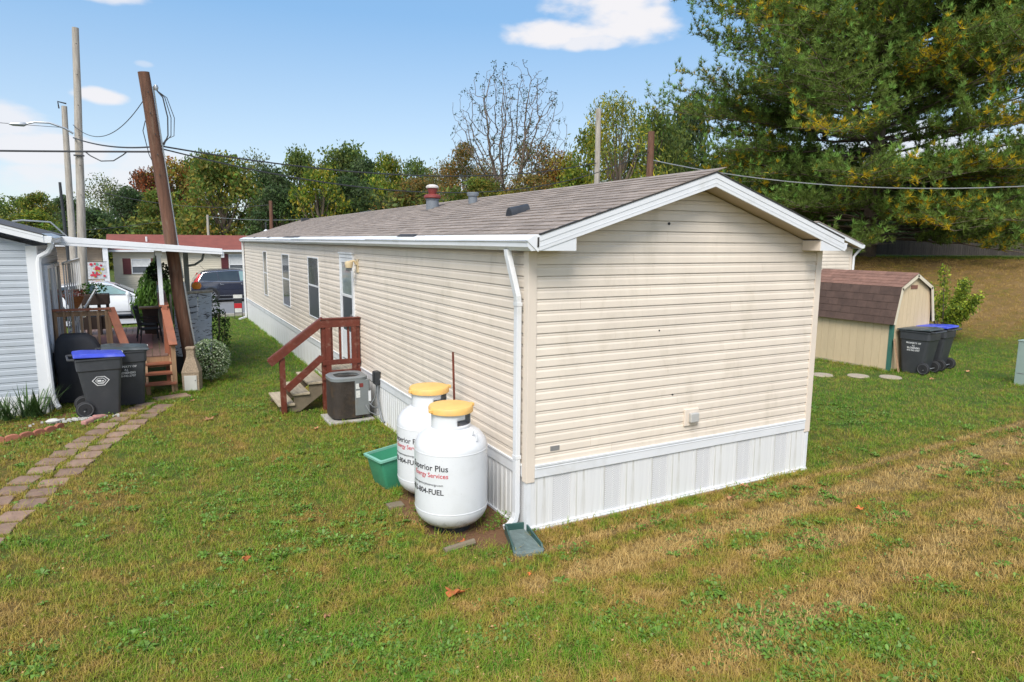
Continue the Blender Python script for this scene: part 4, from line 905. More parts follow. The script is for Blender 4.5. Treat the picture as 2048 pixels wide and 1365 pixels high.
# flowers in planter, flower basket
fl = foliage('bedding_flowers', cat([leaf_cloud(260, (-4.6, 13.38, 1.78), (.36, .15, .16), .035, 3, tints=((.8, 1, .7), (.5, .8, .4))), leaf_cloud(120, (-4.85, 13.38, 1.1), (.3, .1, .3), .05, 5)]), LEAFY); tag(fl, 'green potted plants spilling over the dark planter bench', 'plants')
fb = thing('flower_basket', 'hanging orange fibre basket of pink flowers above the deck railing', 'flower basket', (-4.82, 12.5, 1.5))
mb = MB(); mb.lathe([(.0, -.16), (.05, -.15), (.13, -.02), (.19, .12), (.20, .14)], (-4.80, 11.6, 1.60), 20); mb.build('basket_liner', M['terracotta'], fb, world=True, smooth=True)
foliage('blossoms', leaf_cloud(330, (0, 0, 0), (.25, .2, .11), .028, 9, tints=((1, 1, 1), (1.2, .5, .5), (1.1, 1.6, 1.4), (.3, .8, .3))), FLOWER, fb, loc=Vector((-4.80, 11.6, 1.80))-fb.location)
hb = thing('hanging_basket', 'dark hanging plant basket under the awning in front of the evergreen', 'hanging basket', (-3.12, 13.2, 2.3))
mb = MB(); mb.lathe([(0, -.12), (.10, -.11), (.16, 0), (.165, .02)], (-3.12, 13.2, 2.12), 16); mb.build('pot', M['planter'], hb, world=True)
for a in (0, 2.1, 4.2):
    mb = MB(); mb.tube([(-3.12+.15*math.cos(a), 13.2+.15*math.sin(a), 2.14), (-3.12, 13.2, 2.62)], .004, 4); mb.build('hanging_wire', M['cable'], hb, world=True)
foliage('leaves', leaf_cloud(420, (0, 0, -.12), (.28, .25, .26), .045, 12, tints=((.35, .4, .35),)), DARKG, hb)
# patio chair
pc = thing('patio_chair', 'black metal patio chair on the deck beside the closed side rail', 'chair', (-3.40, 11.4, .67))
bk = M['ink']
for sx in (-.25, .25):
    mb = MB(); mb.tube([(sx, -.28, 0), (sx, -.25, .42), (sx, -.22, .62), (sx, .10, .66), (sx, .24, .62)], .014, 6); mb.build('arm_frame', bk, pc, smooth=True)
    mb = MB(); mb.tube([(sx, .28, 0), (sx, .22, .42), (sx, .30, .98)], .014, 6); mb.build('leg', bk, pc, smooth=True)
mb = MB(); mb.box(-.24, .24, -.24, .24, .40, .44); mb.build('seat', M['cover'], pc, bevel=.02)
mb = MB(); mb.tube([(-.25, .29, .92), (-.18, .30, 1.02), (.18, .30, 1.02), (.25, .29, .92)], .016, 6); mb.build('back_frame', bk, pc, smooth=True)
for i in range(5):
    mb = MB(); mb.tube([(-.16+i*.08, .24, .44), (-.16+i*.08, .30, 1.0)], .010, 5); mb.build('back_slat', bk, pc)
pc.rotation_euler = (0, 0, R(100)); pc.scale = (.8, .8, .74)
pc2 = copy_tree(pc); pc2.location = (-3.42, 12.3, .67); pc2.rotation_euler = (0, 0, R(80)); pc2['label'] = 'second black metal patio chair farther back on the deck near the evergreen'
pc['group'] = pc2['group'] = 'patio chairs on the deck'
# gnome ornament, pumpkin ornament
gnm = thing('garden_ornament', 'small painted garden figure with red hat on the deck rail', 'ornament', (-3.12, 13.3, 1.66))
mb = MB(); mb.lathe([(.06, 0), (.065, .08), (.045, .14), (.05, .17), (.03, .22)], (0, 0, 0), 12); mb.build('figure_body', mat('pale_blue_paint', (.3, .38, .42), .6, .2, 12), gnm, smooth=True)
mb = MB(); mb.lathe([(.055, .2), (.03, .27), (.0, .33)], (0, 0, 0), 12); mb.build('hat', mat('faded_red_paint', (.4, .12, .06), .6, .2, 12), gnm, smooth=True)
po = MB().lathe([(0, 0), (.08, .01), (.12, .08), (.10, .16), (.02, .19)], (-2.28, 13.2, 1.72), 18, 1, .5).build('pumpkin_ornament', M['pumpkin'], smooth=True); tag(po, 'orange pumpkin ornament behind the leaning brown pole', 'ornament')
# ------------------------------------------------------------------ weathered panel behind the leaning pole
wp = thing('weathered_panel', 'blue grey peeling panel standing behind the brown leaning pole', 'screen panel', (-2.5, 11.2, 0))
for i, (xa, xb) in enumerate(((-2.86, -2.63), (-2.628, -2.40), (-2.398, -2.12))):
    mb = MB(); mb.prism([(xa-.05, 11.15, .35), (xb-.03, 11.12, .32), (xb+.02*i, 11.12, 1.78), (xa+.02*i, 11.15, 1.77)], (0, .03, 0)); mb.build('panel_sheet', M['panel'], wp, world=True)
mb = MB(); mb.tube([(-2.62, 11.13, 1.79), (-2.06, 11.1, 1.82)], .035, 8); mb.build('top_pole', M['polegrey'], wp, world=True, smooth=True)
mb = MB(); mb.box(-2.92, -2.16, 11.16, 11.5, -.1, .5); mb.build('lower_frame', M['ink'], wp, world=True)
for k, xx in enumerate((-2.93, -2.14)):
    mb = MB(); mb.box(xx-.02, xx+.02, 11.16, 11.2, -.1, 1.76); mb.build('side_stake', M['polegrey'], wp, world=True)
# ------------------------------------------------------------------ wheeled bins
def bin_(loc, rz, label, lidm, group, kind):
    t = thing('wheeled_bin', label, 'wheeled bin', loc, group, rz)
    # local: front faces -y, wheels at the rear +y
    secs = [(0, -.03, .23, .22, .05, .0), (0, -.03, .235, .23, .05, .03), (0, .0, .285, .315, .06, .78), (0, .0, .30, .335, .06, .80), (0, .0, .305, .34, .06, .97), (0, 0, .32, .355, .06, .975), (0, 0, .32, .355, .06, 1.0)]
    mb = rr_solid(MB(), secs); mb.build('bin_body', M['bin'], t, smooth=True, ang=.5)
    mb = MB()
    vs = [(-.335, -.39, 1.0), (.335, -.39, 1.0), (.335, .37, 1.03), (-.335, .37, 1.03), (-.325, -.38, 1.03), (.325, -.38, 1.03), (.325, .36, 1.07), (-.325, .36, 1.07), (-.24, -.25, 1.055), (.24, -.25, 1.055), (.24, .22, 1.09), (-.24, .22, 1.09)]
    mb.add(vs, [(0, 3, 2, 1), (0, 1, 5, 4), (1, 2, 6, 5), (2, 3, 7, 6), (3, 0, 4, 7), (4, 5, 9, 8), (5, 6, 10, 9), (6, 7, 11, 10), (7, 4, 8, 11), (8, 9, 10, 11)])
    ld = mb.build('lid', M[lidm], t, bevel=.012)
    mb = MB(); mb.box(.12, .27, -.392, -.384, 1.003, 1.027); mb.build('sticker', M['sticker'], ld)
    mb = MB(); mb.tube([(-.27, .36, 1.0), (-.27, .44, 1.0), (.27, .44, 1.0), (.27, .36, 1.0)], .018, 8); mb.build('handle', M['bin'], t, smooth=True)
    mb = MB(); mb.tube([(-.31, .27, .12), (.31, .27, .12)], .012, 8); mb.build('axle', M['metal'], t)
    for s_ in (-1, 1):
        mb = MB(); mb.lathe([(.07, -.03), (.125, -.03), (.14, -.018), (.14, .018), (.125, .03), (.07, .03)], (0, 0, 0), 28); o = mb.build('wheel', M['tyre'], t, smooth=True, loc=(s_*.265, .255, .14), rot=(0, R(90), 0))
        mb = MB()
        for k in range(6): a = k*math.pi/3; mb.bar((.02*math.cos(a), .02*math.sin(a), 0), (.085*math.cos(a), .085*math.sin(a), 0), .018, .03)
        mb.lathe([(.028, -.03), (.028, .03)], (0, 0, 0), 12); mb.lathe([(.105, .028), (.118, .034), (.106, .036), (.10, .028)], (0, 0, 0), 28); mb.v = [(a, b_, c_*(-s_ if False else 1)) for a, b_, c_ in mb.v]+[]; mb.add([(a, b_, -c_) for a, b_, c_ in mb.v], [f for f in mb.f]); mb.build('wheel_hub', mat('worn_wheel_plastic', (.07, .07, .075), .5, .1), o)
    def put(body, size, x, z, face, bold=.0008):
        me = text_mesh(body, size, 'CENTER', .0006, bold); me.materials.clear(); me.materials.append(M['whiteink'])
        tlt = math.atan2(.065, .75) if True else 0
        yv = lambda zz: -(.26+.055*(zz-.03)/.75)-.003 if face == 'front' else 0
        for v in me.vertices:
            X_, Z_, E_ = v.co.x, v.co.y, v.co.z
            if face == 'front': v.co = (x+X_, -.03+.03*min(1, (z+Z_)/.78)-(.23+.085*min(1, (z+Z_-.03)/.75))-.004-E_, z+Z_)
            else:  # side, +x or -x
                s_ = 1 if face == 'right' else -1; v.co = (s_*(.235+.05*min(1, (z+Z_-.03)/.75)+.004+E_), s_*X_+x, z+Z_)
        link('lettering', me, t)
    put('PROPERTY OF', .052, 0, .70, kind); put('A.J.', .046, 0, .645, kind); put('BLOSENSKI', .056, 0, .585, kind, .0014); put('610-942-2707', .050, 0, .53, kind, .001)
    return t, put
def logo(t, s_):
    xv = lambda z: s_*(.235+.05*(z-.03)/.75+.004)
    oct_ = [(-.13, .62), (-.06, .69), (.06, .69), (.13, .62), (.055, .53), (-.055, .53)]
    a = MB(); k = 6
    for s0, s1 in ((1.0, .88), (.64, .55)):
        P = [[(xv(.612+(z-.612)*q)+s_*.002, s_*x*q, .612+(z-.612)*q) for x, z in oct_] for q in (s0, s1)]
        a.add(P[0]+P[1], [(i, (i+1) % k, k+(i+1) % k, k+i) for i in range(k)])
    def bx(y0, y1, z0, z1): a.add([(xv(z)+s_*.002, s_*y, z) for y, z in ((y0, z0), (y1, z0), (y1, z1), (y0, z1))], [(0, 1, 2, 3)])
    bx(-.05, .005, .598, .63); bx(.012, .045, .598, .618); bx(-.05, .05, .572, .582); bx(-.03, .03, .653, .663)
    a.build('recycling_emblem', M['whiteink'], t)
def bin2(loc, rz, label, lidm, group, letter, emblem, side):
    t, put = bin_(loc, rz, label, lidm, group, side)
    if not letter:
        for c_ in list(t.children):
            if c_.name.startswith('lettering'): bpy.data.objects.remove(c_)
    if emblem: logo(t, -1)
    return t
GL = 'wheeled bins beside the grey home'
bin2((-4.18, 7.66, -.01), R(97), 'charcoal bin with faded blue lid and white diamond emblem', 'blue', GL, False, True, 'left')
bin2((-3.80, 8.30, -.01), R(94), 'charcoal bin with dark lid and white lettering beside deck steps', 'binlid', GL, True, False, 'left')
GR = 'wheeled bins beside the shed'
bin2((12.58, 3.50, 0), R(186), 'charcoal bin with dark lid and white lettering against the cream shed', 'binlid', GR, True, False, 'right')
bin2((13.42, 3.62, 0), R(188), 'charcoal bin with bright blue lid behind another bin near the shed', 'blue', GR, False, False, 'right')
# grill under a cover
gr = thing('covered_grill', 'barbecue grill under a black cover behind the blue lidded bin', 'grill', (-4.55, 8.9, 0))
secs = [(-4.56, 9.05, .36, .27, .08, -.02), (-4.56, 9.05, .36, .27, .08, .55), (-4.56, 9.05, .38, .28, .09, .88), (-4.60, 9.05, .30, .26, .10, 1.12), (-4.63, 9.05, .20, .20, .09, 1.22)]
mb = rr_solid(MB(), secs); mb.v = [(a+.02*noise.noise(Vector((a*5, b_*5, c_*3))), b_+.02*noise.noise(Vector((a*5, b_*5, c_*3+9))), c_) for a, b_, c_ in mb.v]; mb.build('cover', M['cover'], gr, world=True, smooth=True, ang=1.2)
# ------------------------------------------------------------------ urn / stone cabinet
ur = thing('aggregate_pedestal', 'tan pebble finish bottle shaped pedestal with white panel door by the deck', 'pedestal', (-2.68, 9.0, 0), rz=R(-14))
mb = MB()
def sq(hx, z): return [(-hx, -hx, z), (hx, -hx, z), (hx, hx, z), (-hx, hx, z)]
lv = [(.155, -.05), (.16, .33), (.165, .36), (.12, .52), (.075, .66), (.07, .80), (.085, .82), (.085, .86)]
vs = sum([sq(a, z) for a, z in lv], []); mb.add(vs, [(i*4+k, i*4+(k+1) % 4, (i+1)*4+(k+1) % 4, (i+1)*4+k) for i in range(len(lv)-1) for k in range(4)]+[(28, 29, 30, 31)]); mb.build('body', M['aggregate'], ur, bevel=.012)
mb = MB(); mb.box(-.115, .115, -.175, -.160, .0, .30); d_ = mb.build('door', M['doorwhite'], ur, bevel=.003)
mb = MB(); mb.lathe([(.009, 0), (.009, .008)], (0, 0, 0), 8); mb.v = [(.09+a, -.176-c_, .20+b_) for a, b_, c_ in mb.v]; mb.build('handle', M['ink'], d_)
# variegated round bush
bs = thing('variegated_bush', 'round bush with small white edged leaves beside the pebble pedestal', 'bush', (-2.28, 9.75, 0))
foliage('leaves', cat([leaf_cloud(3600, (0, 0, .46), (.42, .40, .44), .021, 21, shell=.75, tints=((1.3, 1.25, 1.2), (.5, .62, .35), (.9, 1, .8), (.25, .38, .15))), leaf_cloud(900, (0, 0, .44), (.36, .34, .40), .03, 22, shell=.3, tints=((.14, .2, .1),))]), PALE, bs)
mb = MB()
for k in range(9): a = k*.7; mb.tube([(0, 0, -.03), (.12*math.cos(a), .12*math.sin(a), .3), (.3*math.cos(a), .3*math.sin(a), .6)], .008, 5)
mb.build('stems', M['bark'], bs)
# leafy shrub behind the panel, evergreen
sh = thing('broadleaf_shrub', 'dark leafy shrub growing behind the weathered blue panel', 'shrub', (-1.95, 12.4, 0))
foliage('leaves', cat([leaf_cloud(900, (0, 0, .65), (.38, .4, .75), .05, 31, shell=.4, up=.8, tints=((1, 1, 1), (1.5, 1.3, 1), (.6, .7, .6)), asp=.3), leaf_cloud(200, (-.05, 0, 1.3), (.2, .2, .35), .045, 32, tints=((2.2, 2, 1.6), (1, 1, 1)), asp=.3)]), DARKG, sh)
mb = MB()
for k in range(6): a = k; mb.tube([(0, 0, -.1), (.2*math.cos(a), .2*math.sin(a), .7), (.25*math.cos(a), .25*math.sin(a), 1.2)], .012, 5)
mb.build('stems', M['bark'], sh)
ev = thing('conical_evergreen', 'rounded bright green arborvitae standing behind the deck', 'evergreen', (-3.15, 17.3, 0))
V_, F_, T_ = leaf_cloud(12000, (0, 0, 0), (1, 1, 1), .075, 41, shell=.7, up=1.5, tints=((1.6, 1.5, 1.2), (1, 1, 1), (.6, .7, .6)), clump=160, asp=.35)
zz = V_[:, 2]; k_ = np.clip(1-(np.maximum(0, zz+.1)/1.15)**1.5, .1, 1); V_ = np.stack([V_[:, 0]*.72*k_, V_[:, 1]*.72*k_, 1.15+zz*1.38], 1)
foliage('crown', (V_, F_, T_), LEAFY, ev); MB().tube([(0, 0, -.1), (0, 0, 1.6)], [.1, .03], 8).build('trunk', M['bark'], ev)
# ------------------------------------------------------------------ strap leaf plants, edging, path, stones
def strap_plant(loc, n, L_, seed, label, spread=.55, w=.011):
    g = random.Random(seed); t = thing('strap_leaf_plant', label, 'plant', loc, 'strap leaf plants at the grey home skirting')
    mb = MB()
    for i in range(n):
        a = g.uniform(0, 6.28); r0 = g.uniform(0, .16); L1 = L_*g.uniform(.6, 1.1); sp = g.uniform(.15, spread); bx, by = r0*math.cos(a*1.7)*1.5, r0*math.sin(a*1.7)
        pv = []; 
        for k in range(6):
            s_ = k/5; rr = sp*s_*L1*1.4; zz = L1*(s_-.45*s_*s_*sp*1.6); ww = w*(1-s_**2.2)+.001
            c_ = Vector((bx+rr*math.cos(a), by+rr*math.sin(a), zz)); sd = Vector((-math.sin(a), math.cos(a), 0))*ww; pv += [c_-sd, c_+sd]
        mb.add(pv, [(2*k, 2*k+1, 2*k+3, 2*k+2) for k in range(5)])
    mb.build('leaves', mat('strap_leaf_green', (.065, .125, .032), .5, .3, 3, trans=.25, island=.3), t)
    return t
strap_plant((-5.12, 7.80, 0), 70, .62, 1, 'long strap leaved green plant spreading in front of the grey corner')
strap_plant((-5.50, 7.72, 0), 60, .55, 2, 'strap leaved plant left of the larger one at the grey skirting')
strap_plant((-5.95, 7.7, 0), 45, .50, 3, 'strap leaved plant cut by the picture edge at the grey skirting')
bb = thing('bed_edging', 'row of scalloped red bricks edging the planting bed', 'edging', (-5.0, 6.5, 0))
pts = [(-5.55, 6.32), (-5.36, 6.36), (-5.18, 6.42), (-5.02, 6.52), (-4.88, 6.62), (-4.75, 6.75), (-4.66, 6.9)]
for (a, c_) in zip(pts[:-1], pts[1:]):
    d = Vector((c_[0]-a[0], c_[1]-a[1], 0)); L2 = d.length; mb = MB(); ar = [(-L2/2*.97, 0, -.03)]+[(L2/2*.97*math.cos(t), 0, .02+.045*math.sin(t)) for t in np.linspace(math.pi, 0, 9)]+[(L2/2*.97, 0, -.03)]
    mb.prism(ar, (0, .06, 0)); mb.build('brick', M['brick'], bb, loc=Vector(((a[0]+c_[0])/2, (a[1]+c_[1])/2, 0))-bb.location, rot=(0, 0, math.atan2(d.y, d.x)), bevel=.006)
for k, (x, y) in enumerate(((-4.35, 6.95), (-4.25, 7.12), (-4.2, 7.22))):
    o = MB().box(-.10, .10, -.05, .05, -.02, .055).build('edging_stone', M['flagpink'], bevel=.02); o.location = (x, y, 0); o.rotation_euler = (0, R(4*k), R(55-8*k)); tag(o, ['pink edging stone nearest the path in front of bin', 'pink edging stone in the middle of the short row', 'pink edging stone at the bin end of the row'][k], 'stone', 'pink edging stones in front of the blue lidded bin')
g = np.random.default_rng(5); mb = MB()
for k in range(150):
    x, y = -4.45+g.normal()*.28, 7.28+g.normal()*.055; r_ = g.uniform(.008, .02); mb.box(x-r_, x+r_, y-r_*.7, y+r_*.7, -.01, r_)
o = mb.build('white_gravel', M['rock']); tag(o, kind='stuff')
o = MB().lathe([(0, 0), (.075, .0), (.09, .03), (.05, .06), (0, .065)], (-4.85, 7.22, 0), 10, 1.2, .8).build('white_stone', M['rock'], smooth=True); tag(o, 'white stone lying between the plants and the blue lidded bin', 'stone')
path = thing('garden_path', None, None, (-4, 5.5, 0)); path['kind'] = 'structure'
del_keys = [k for k in ('label', 'category') if k in path.keys()]
ga = random.Random(11)
def paver(cx, cy, hx, hy, rz):
    pts = []
    for (a, b_) in ((-1, -1), (-.1, -1.05), (1, -1), (1.04, 0), (1, 1), (.1, 1.04), (-1, 1), (-1.03, .1)):
        pts.append((a*hx*ga.uniform(.88, 1.05), b_*hy*ga.uniform(.86, 1.05), 0))
    mb = MB(); mb.prism([(x, y, -.03) for x, y, _ in pts], (0, 0, .052)); zc = H(cx, cy)+.004
    mb.build('paver', M['flag'], path, bevel=.007, loc=Vector((cx, cy, zc))-path.location, rot=(ga.uniform(-.03, .03), ga.uniform(-.03, .03), rz+ga.uniform(-.16, .16)))
PATHC = [(-3.22, 8.25), (-3.45, 7.75), (-3.72, 7.0), (-4.02, 6.2), (-4.28, 5.4), (-4.50, 4.6), (-4.72, 3.8), (-4.92, 3.0), (-5.08, 2.3), (-5.25, 1.5)]
def pathpt(s):
    for a, c_ in zip(PATHC[:-1], PATHC[1:]):
        d = math.hypot(c_[0]-a[0], c_[1]-a[1])
        if s <= d: return (a[0]+(c_[0]-a[0])*s/d, a[1]+(c_[1]-a[1])*s/d, math.atan2(c_[1]-a[1], c_[0]-a[0]))
        s -= d
    return (*PATHC[-1], -1.8)
for sd_, off in ((-1, 0), (1, .17)):
    s = .32+off
    while s < 7.0:
        x, y, a = pathpt(s); nx_, ny_ = -math.sin(a), math.cos(a)
        paver(x+nx_*sd_*.19+ga.uniform(-.02, .02), y+ny_*sd_*.19, .138, .152, a); s += .36+ga.uniform(-.01, .02)
paver(-3.08, 8.52, .30, .16, R(6))
for k, (x, y) in enumerate(((10.25, 4.28), (10.85, 3.80), (11.42, 3.40))):
    o = MB().lathe([(.0, -.02), (.22, -.02), (.235, .01), (.22, .028), (0, .032)], (x, y, H(x, y)), 26).build('stepping_stone', M['pebble'], smooth=True, ang=.5)
    tag(o, ['round pebbled stepping stone nearest the cream home corner', 'middle round pebbled stepping stone in front of the shed', 'round pebbled stepping stone nearest the bins by the shed'][k], 'stepping stone', 'pebbled stepping stones in front of the shed')
# ------------------------------------------------------------------ shed
sd = thing('garden_shed', 'small cream barn shaped shed with red brown gambrel roof and green corners', 'shed', (12.8, 5.0, 0))
DS = lambda mb, name, m, parent=sd, **k: mb.build(name, m, parent, world=True, **k)
SX0, SX1, SY0, SY1 = 12.13, 13.62, 3.9, 6.35
gam = [(SX0-.07, 1.12), (SX0+.12, 1.98), (12.86, 2.30), (SX1-.12, 1.98), (SX1+.05, 1.14)]
mb = MB(); mb.box(SX0+.02, SX1-.02, SY0+.02, SY1-.02, -.02, 1.3); mb.prism([(SX0+.03, SY0+.03, 1.2), (SX0+.14, SY0+.03, 1.93), (12.86, SY0+.03, 2.25), (SX1-.14, SY0+.03, 1.93), (SX1-.03, SY0+.03, 1.2)], (0, SY1-SY0-.06, 0)); DS(mb, 'wall_core', M['shed'])
y = SY0+.075
while y < SY1-.05:
    w_ = min(.198, SY1-.05-y); mb = MB(); mb.box(SX0, SX0+.02, y, y+w_, .03, 1.26); DS(mb, 'wall_board', M['shed']); y += .203
x = SX0+.065
def gz(x):
    for (xa, za), (xb, zb_) in zip(gam[:-1], gam[1:]):
        if xa <= x <= xb: return za+(zb_-za)*(x-xa)/(xb-xa)
    return 1.1
while x < SX1-.05:
    w_ = min(.142, SX1-.03-x); mb = MB(); mb.prism([(x, SY0, .03), (x+w_, SY0, .03), (x+w_, SY0, gz(x+w_)-.05), (x, SY0, gz(x)-.05)], (0, .02, 0)); DS(mb, 'wall_board', M['shed']); x += .147
mb = MB(); mb.box(SX0-.012, SX0+.062, SY0-.012, SY0+.072, .0, 1.22); DS(mb, 'corner_trim', M['shedgreen'])
mb = MB(); mb.box(SX0-.012, SX0+.03, SY1-.07, SY1+.012, .0, 1.22); DS(mb, 'corner_trim', M['shedgreen'])
mb = MB(); mb.box(SX0-.005, SX1+.005, SY0-.005, SY1+.005, -.03, .035); DS(mb, 'floor_frame', M['tread'])
for (a, c_) in ((0, 1), (1, 2), (2, 3), (3, 4)):
    (xa, za), (xb, zb_) = gam[a], gam[c_]; d = Vector((xb-xa, 0, zb_-za)); nrm_ = Vector((-d.z, 0, d.x)).normalized(); L3 = d.length
    mb = MB(); mb.prism([(xa, SY0-.06, za), (xb, SY0-.06, zb_), (xb+nrm_.x*.02, SY0-.06, zb_+nrm_.z*.02), (xa+nrm_.x*.02, SY0-.06, za+nrm_.z*.02)], (0, SY1-SY0+.14, 0)); DS(mb, 'roof_deck', M['tar'])
    mb = MB(); mb.prism([(xa-nrm_.x*.0, SY0-.075, za-.0), (xb, SY0-.075, zb_), (xb-nrm_.x*.075, SY0-.075, zb_-nrm_.z*.075), (xa-nrm_.x*.075, SY0-.075, za-nrm_.z*.075)], (0, .02, 0)); DS(mb, 'gable_trim', M['shedtrim'])
    nrow = max(2, round(L3/.135)) if a in (1, 2) else 5; ex = L3/nrow
    if a > 1: 
        continue
    me_t = None
    for r_ in range(nrow):
        yy = SY0-.08-(r_ % 2)*.13
        while yy < SY1+.10:
            y0_, y1_ = max(yy, SY0-.08), min(yy+.257, SY1+.12); s0_, s1_ = r_*ex, min((r_+1)*ex+.02, L3+.015)
            if y1_-y0_ > .03:
                A = Vector((xa, 0, za))+d.normalized()*(s0_-.01)+nrm_*.022; B_ = Vector((xa, 0, za))+d.normalized()*s1_+nrm_*.022; th = .008+rnd.uniform(0, .002)
                mb = MB(); mb.add([(A.x, y0_, A.z), (A.x, y1_, A.z), (B_.x, y1_, B_.z), (B_.x, y0_, B_.z), (A.x+nrm_.x*th, y0_, A.z+nrm_.z*th), (A.x+nrm_.x*th, y1_, A.z+nrm_.z*th), (B_.x+nrm_.x*.001, y1_, B_.z+nrm_.z*.001), (B_.x+nrm_.x*.001, y0_, B_.z+nrm_.z*.001)],
                       [(0, 3, 2, 1), (4, 5, 6, 7), (0, 1, 5, 4), (1, 2, 6, 5), (2, 3, 7, 6), (3, 0, 4, 7)]); DS(mb, 'shingle', M['shedroof2'] if a == 0 else M['shedroof'])
            yy += .262
mb = MB(); mb.box(12.70, 12.96, SY0-.012, SY0, 1.94, 2.03); DS(mb, 'gable_vent', M['vent'], bevel=.004)
mb = MB(); mb.box(12.5, 12.62, SY0-.0, SY0, 0, 0) if False else None
o = MB().bar((12.20, 3.70, .0), (12.14, 3.84, .78), .09, .03).build('leaning_board', M['wood']); tag(o, 'short brown board leaning on the cream shed corner', 'board')
# second home behind
h2 = thing('rear_home', 'cream sided home with white gutter seen behind the shed', 'mobile home', (15, 15, 0))
GP = lambda mb, name, m, parent=h2, **k: mb.build(name, m, parent, world=True, **k)
BX1, BY = 17.0, 8.56; BX0 = BX1-4.25
mb = MB(); mb.box(BX0, BX1, BY+.01, BY+16, -.1, 2.84); mb.prism([(BX0, BY+.01, 2.84), (BX1, BY+.01, 2.84), ((BX0+BX1)/2, BY+.01, 2.84+.3*2.1)], (0, 15.9, 0)); GP(mb, 'wall_core', M['tansid'])
for i in range(24):
    z = .5+.1143*i
    if z > 2.84:
        d = (z-2.8)/.3
        if d > 1.9: break
        board_x(BX0+d, BX1-d, z, .1143, 1/.3, -1/.3, y=BY, m=M['siding'], parent=h2)
    else: board_x(BX0+.05, BX1-.08, z, .1143, y=BY, m=M['siding'], parent=h2)
mb = MB(); mb.box(BX1-.085, BX1+.02, BY-.025, BY+.06, .4, 2.84); GP(mb, 'corner_post', M['corner'])
mb = MB(); mb.box(BX0, BX1, BY-.012, BY, -.1, .5); GP(mb, 'skirting', M['skirt'])
for s_ in (0, 1):
    xm = (BX0+BX1)/2; f_ = (lambda x: x) if s_ else (lambda x: 2*xm-x); e_ = BX0-.12; zx = lambda x: 2.84+.3*(x-e_)
    mb = MB(); mb.prism([(f_(e_), BY-.30, zx(e_)), (f_(xm), BY-.30, zx(xm)), (f_(xm), BY-.30, zx(xm)+.14), (f_(e_), BY-.30, zx(e_)+.14)], (0, .03, 0)); GP(mb, 'rake_fascia', M['white'])
    mb = MB(); mb.prism([(f_(e_), BY-.32, zx(e_)+.142), (f_(xm), BY-.32, zx(xm)+.142), (f_(xm), BY-.32, zx(xm)+.165), (f_(e_), BY-.32, zx(e_)+.165)], (0, 16.6, 0)); GP(mb, 'roof', M['shingle2'])
    mb = MB(); mb.prism([(f_(e_), BY-.27, zx(e_)+.03), (f_(xm), BY-.27, zx(xm)+.03), (f_(xm), BY-.27, zx(xm)+.05), (f_(e_), BY-.27, zx(e_)+.05)], (0, .27, 0)); GP(mb, 'soffit_panel', M['soffit'])
mb = MB(); mb.prism([(BX1+.12, BY-.3, 2.84), (BX1+.22, BY-.3, 2.86), (BX1+.25, BY-.3, 2.96), (BX1+.12, BY-.3, 2.98)], (0, 16.4, 0)); GP(mb, 'gutter', M['white'], bevel=.01)
mb = MB(); mb.tube([(BX1+.18, BY-.2, 2.85), (BX1+.10, BY-.1, 2.68), (BX1+.05, BY-.06, 2.58), (BX1+.05, BY-.06, .2)], .04, 8); GP(mb, 'downspout', M['white'], smooth=True)
# utility box at the right edge
ub = thing('utility_cabinet', 'pale green metal utility cabinet at the right edge of the lawn', 'utility box', (13.26, 1.56, 0))
zz = H(13, 1.6)
mb = MB(); mb.box(-.17, .17, -.12, .14, -.05, .95); mb.build('cabinet', M['boxgreen'], ub, bevel=.012)
mb = MB(); mb.box(-.18, .18, -.13, .15, .95, .98); mb.build('cap', M['boxgreen'], ub, bevel=.008)
mb = MB(); mb.box(-.15, .15, -.126, -.12, .30, .90); mb.build('door', M['boxgreen'], ub)
mb = MB(); mb.box(-.175, -.17, -.08, .10, .26, .275); mb.build('latch', M['metal'], ub)
# ------------------------------------------------------------------ poles and wires
def pole(base, top, r0, r1, m, label, name='utility_pole', extra=None, seed=0):
    t = thing(name, label, 'pole', base); b_ = Vector(base); d = Vector(top)-b_
    n = 14; pts = [d*i/n+Vector((noise.noise(Vector((i*.3, seed, 0)))*.02, noise.noise(Vector((i*.3, seed, 5)))*.02, 0)) for i in range(n+1)]
    MB().tube(pts, [r0+(r1-r0)*i/n for i in range(n+1)], 16).build('shaft', M[m], t, smooth=True, ang=1.0)
    return t, d
bt, bd = pole((-2.60, 10.14, -.3), (-3.16, 9.80, 6.22), .135, .104, 'polebrown', 'leaning brown pole in front of the weathered panel', seed=1)
for k in range(5):
    f_ = .70+k*.06; MB().lathe([(.012, 0), (.012, .03)], (0, 0, 0), 6).build('bolt', M['cable'], bt, loc=bd*f_+Vector((-.01+.02*k % .05, -.12, 0)), rot=(R(90), 0, 0))
mb = MB(); mb.tube([bd*f_+Vector((.125, -.02, 0)) for f_ in np.linspace(.38, .96, 8)]+[bd*.955+Vector((.16, -.03, .05))], .014, 6); mb.build('conduit_pipe', M['metal'], bt, smooth=True)
mb = MB(); mb.lathe([(.03, -.05), (.045, 0), (.03, .05), (0, .06)], bd*.955+Vector((.17, -.03, .02)), 10); mb.build('weatherhead', M['metal'], bt, smooth=True)
for k, w_ in enumerate((.16, .22, .28)):
    a = bd*.95+Vector((.18, -.03, 0)); mb = MB(); mb.tube([a, a+Vector((w_*.6, 0, -.12)), a+Vector((w_, 0, -.5)), a+Vector((w_*.9, 0, -.85)), a+Vector((w_*.35, 0, -1.05+.06*k)), a+Vector((.05, 0, -1.0))], .008 if k else .012, 6); mb.build('cable_loop', M['cable'], bt, smooth=True)
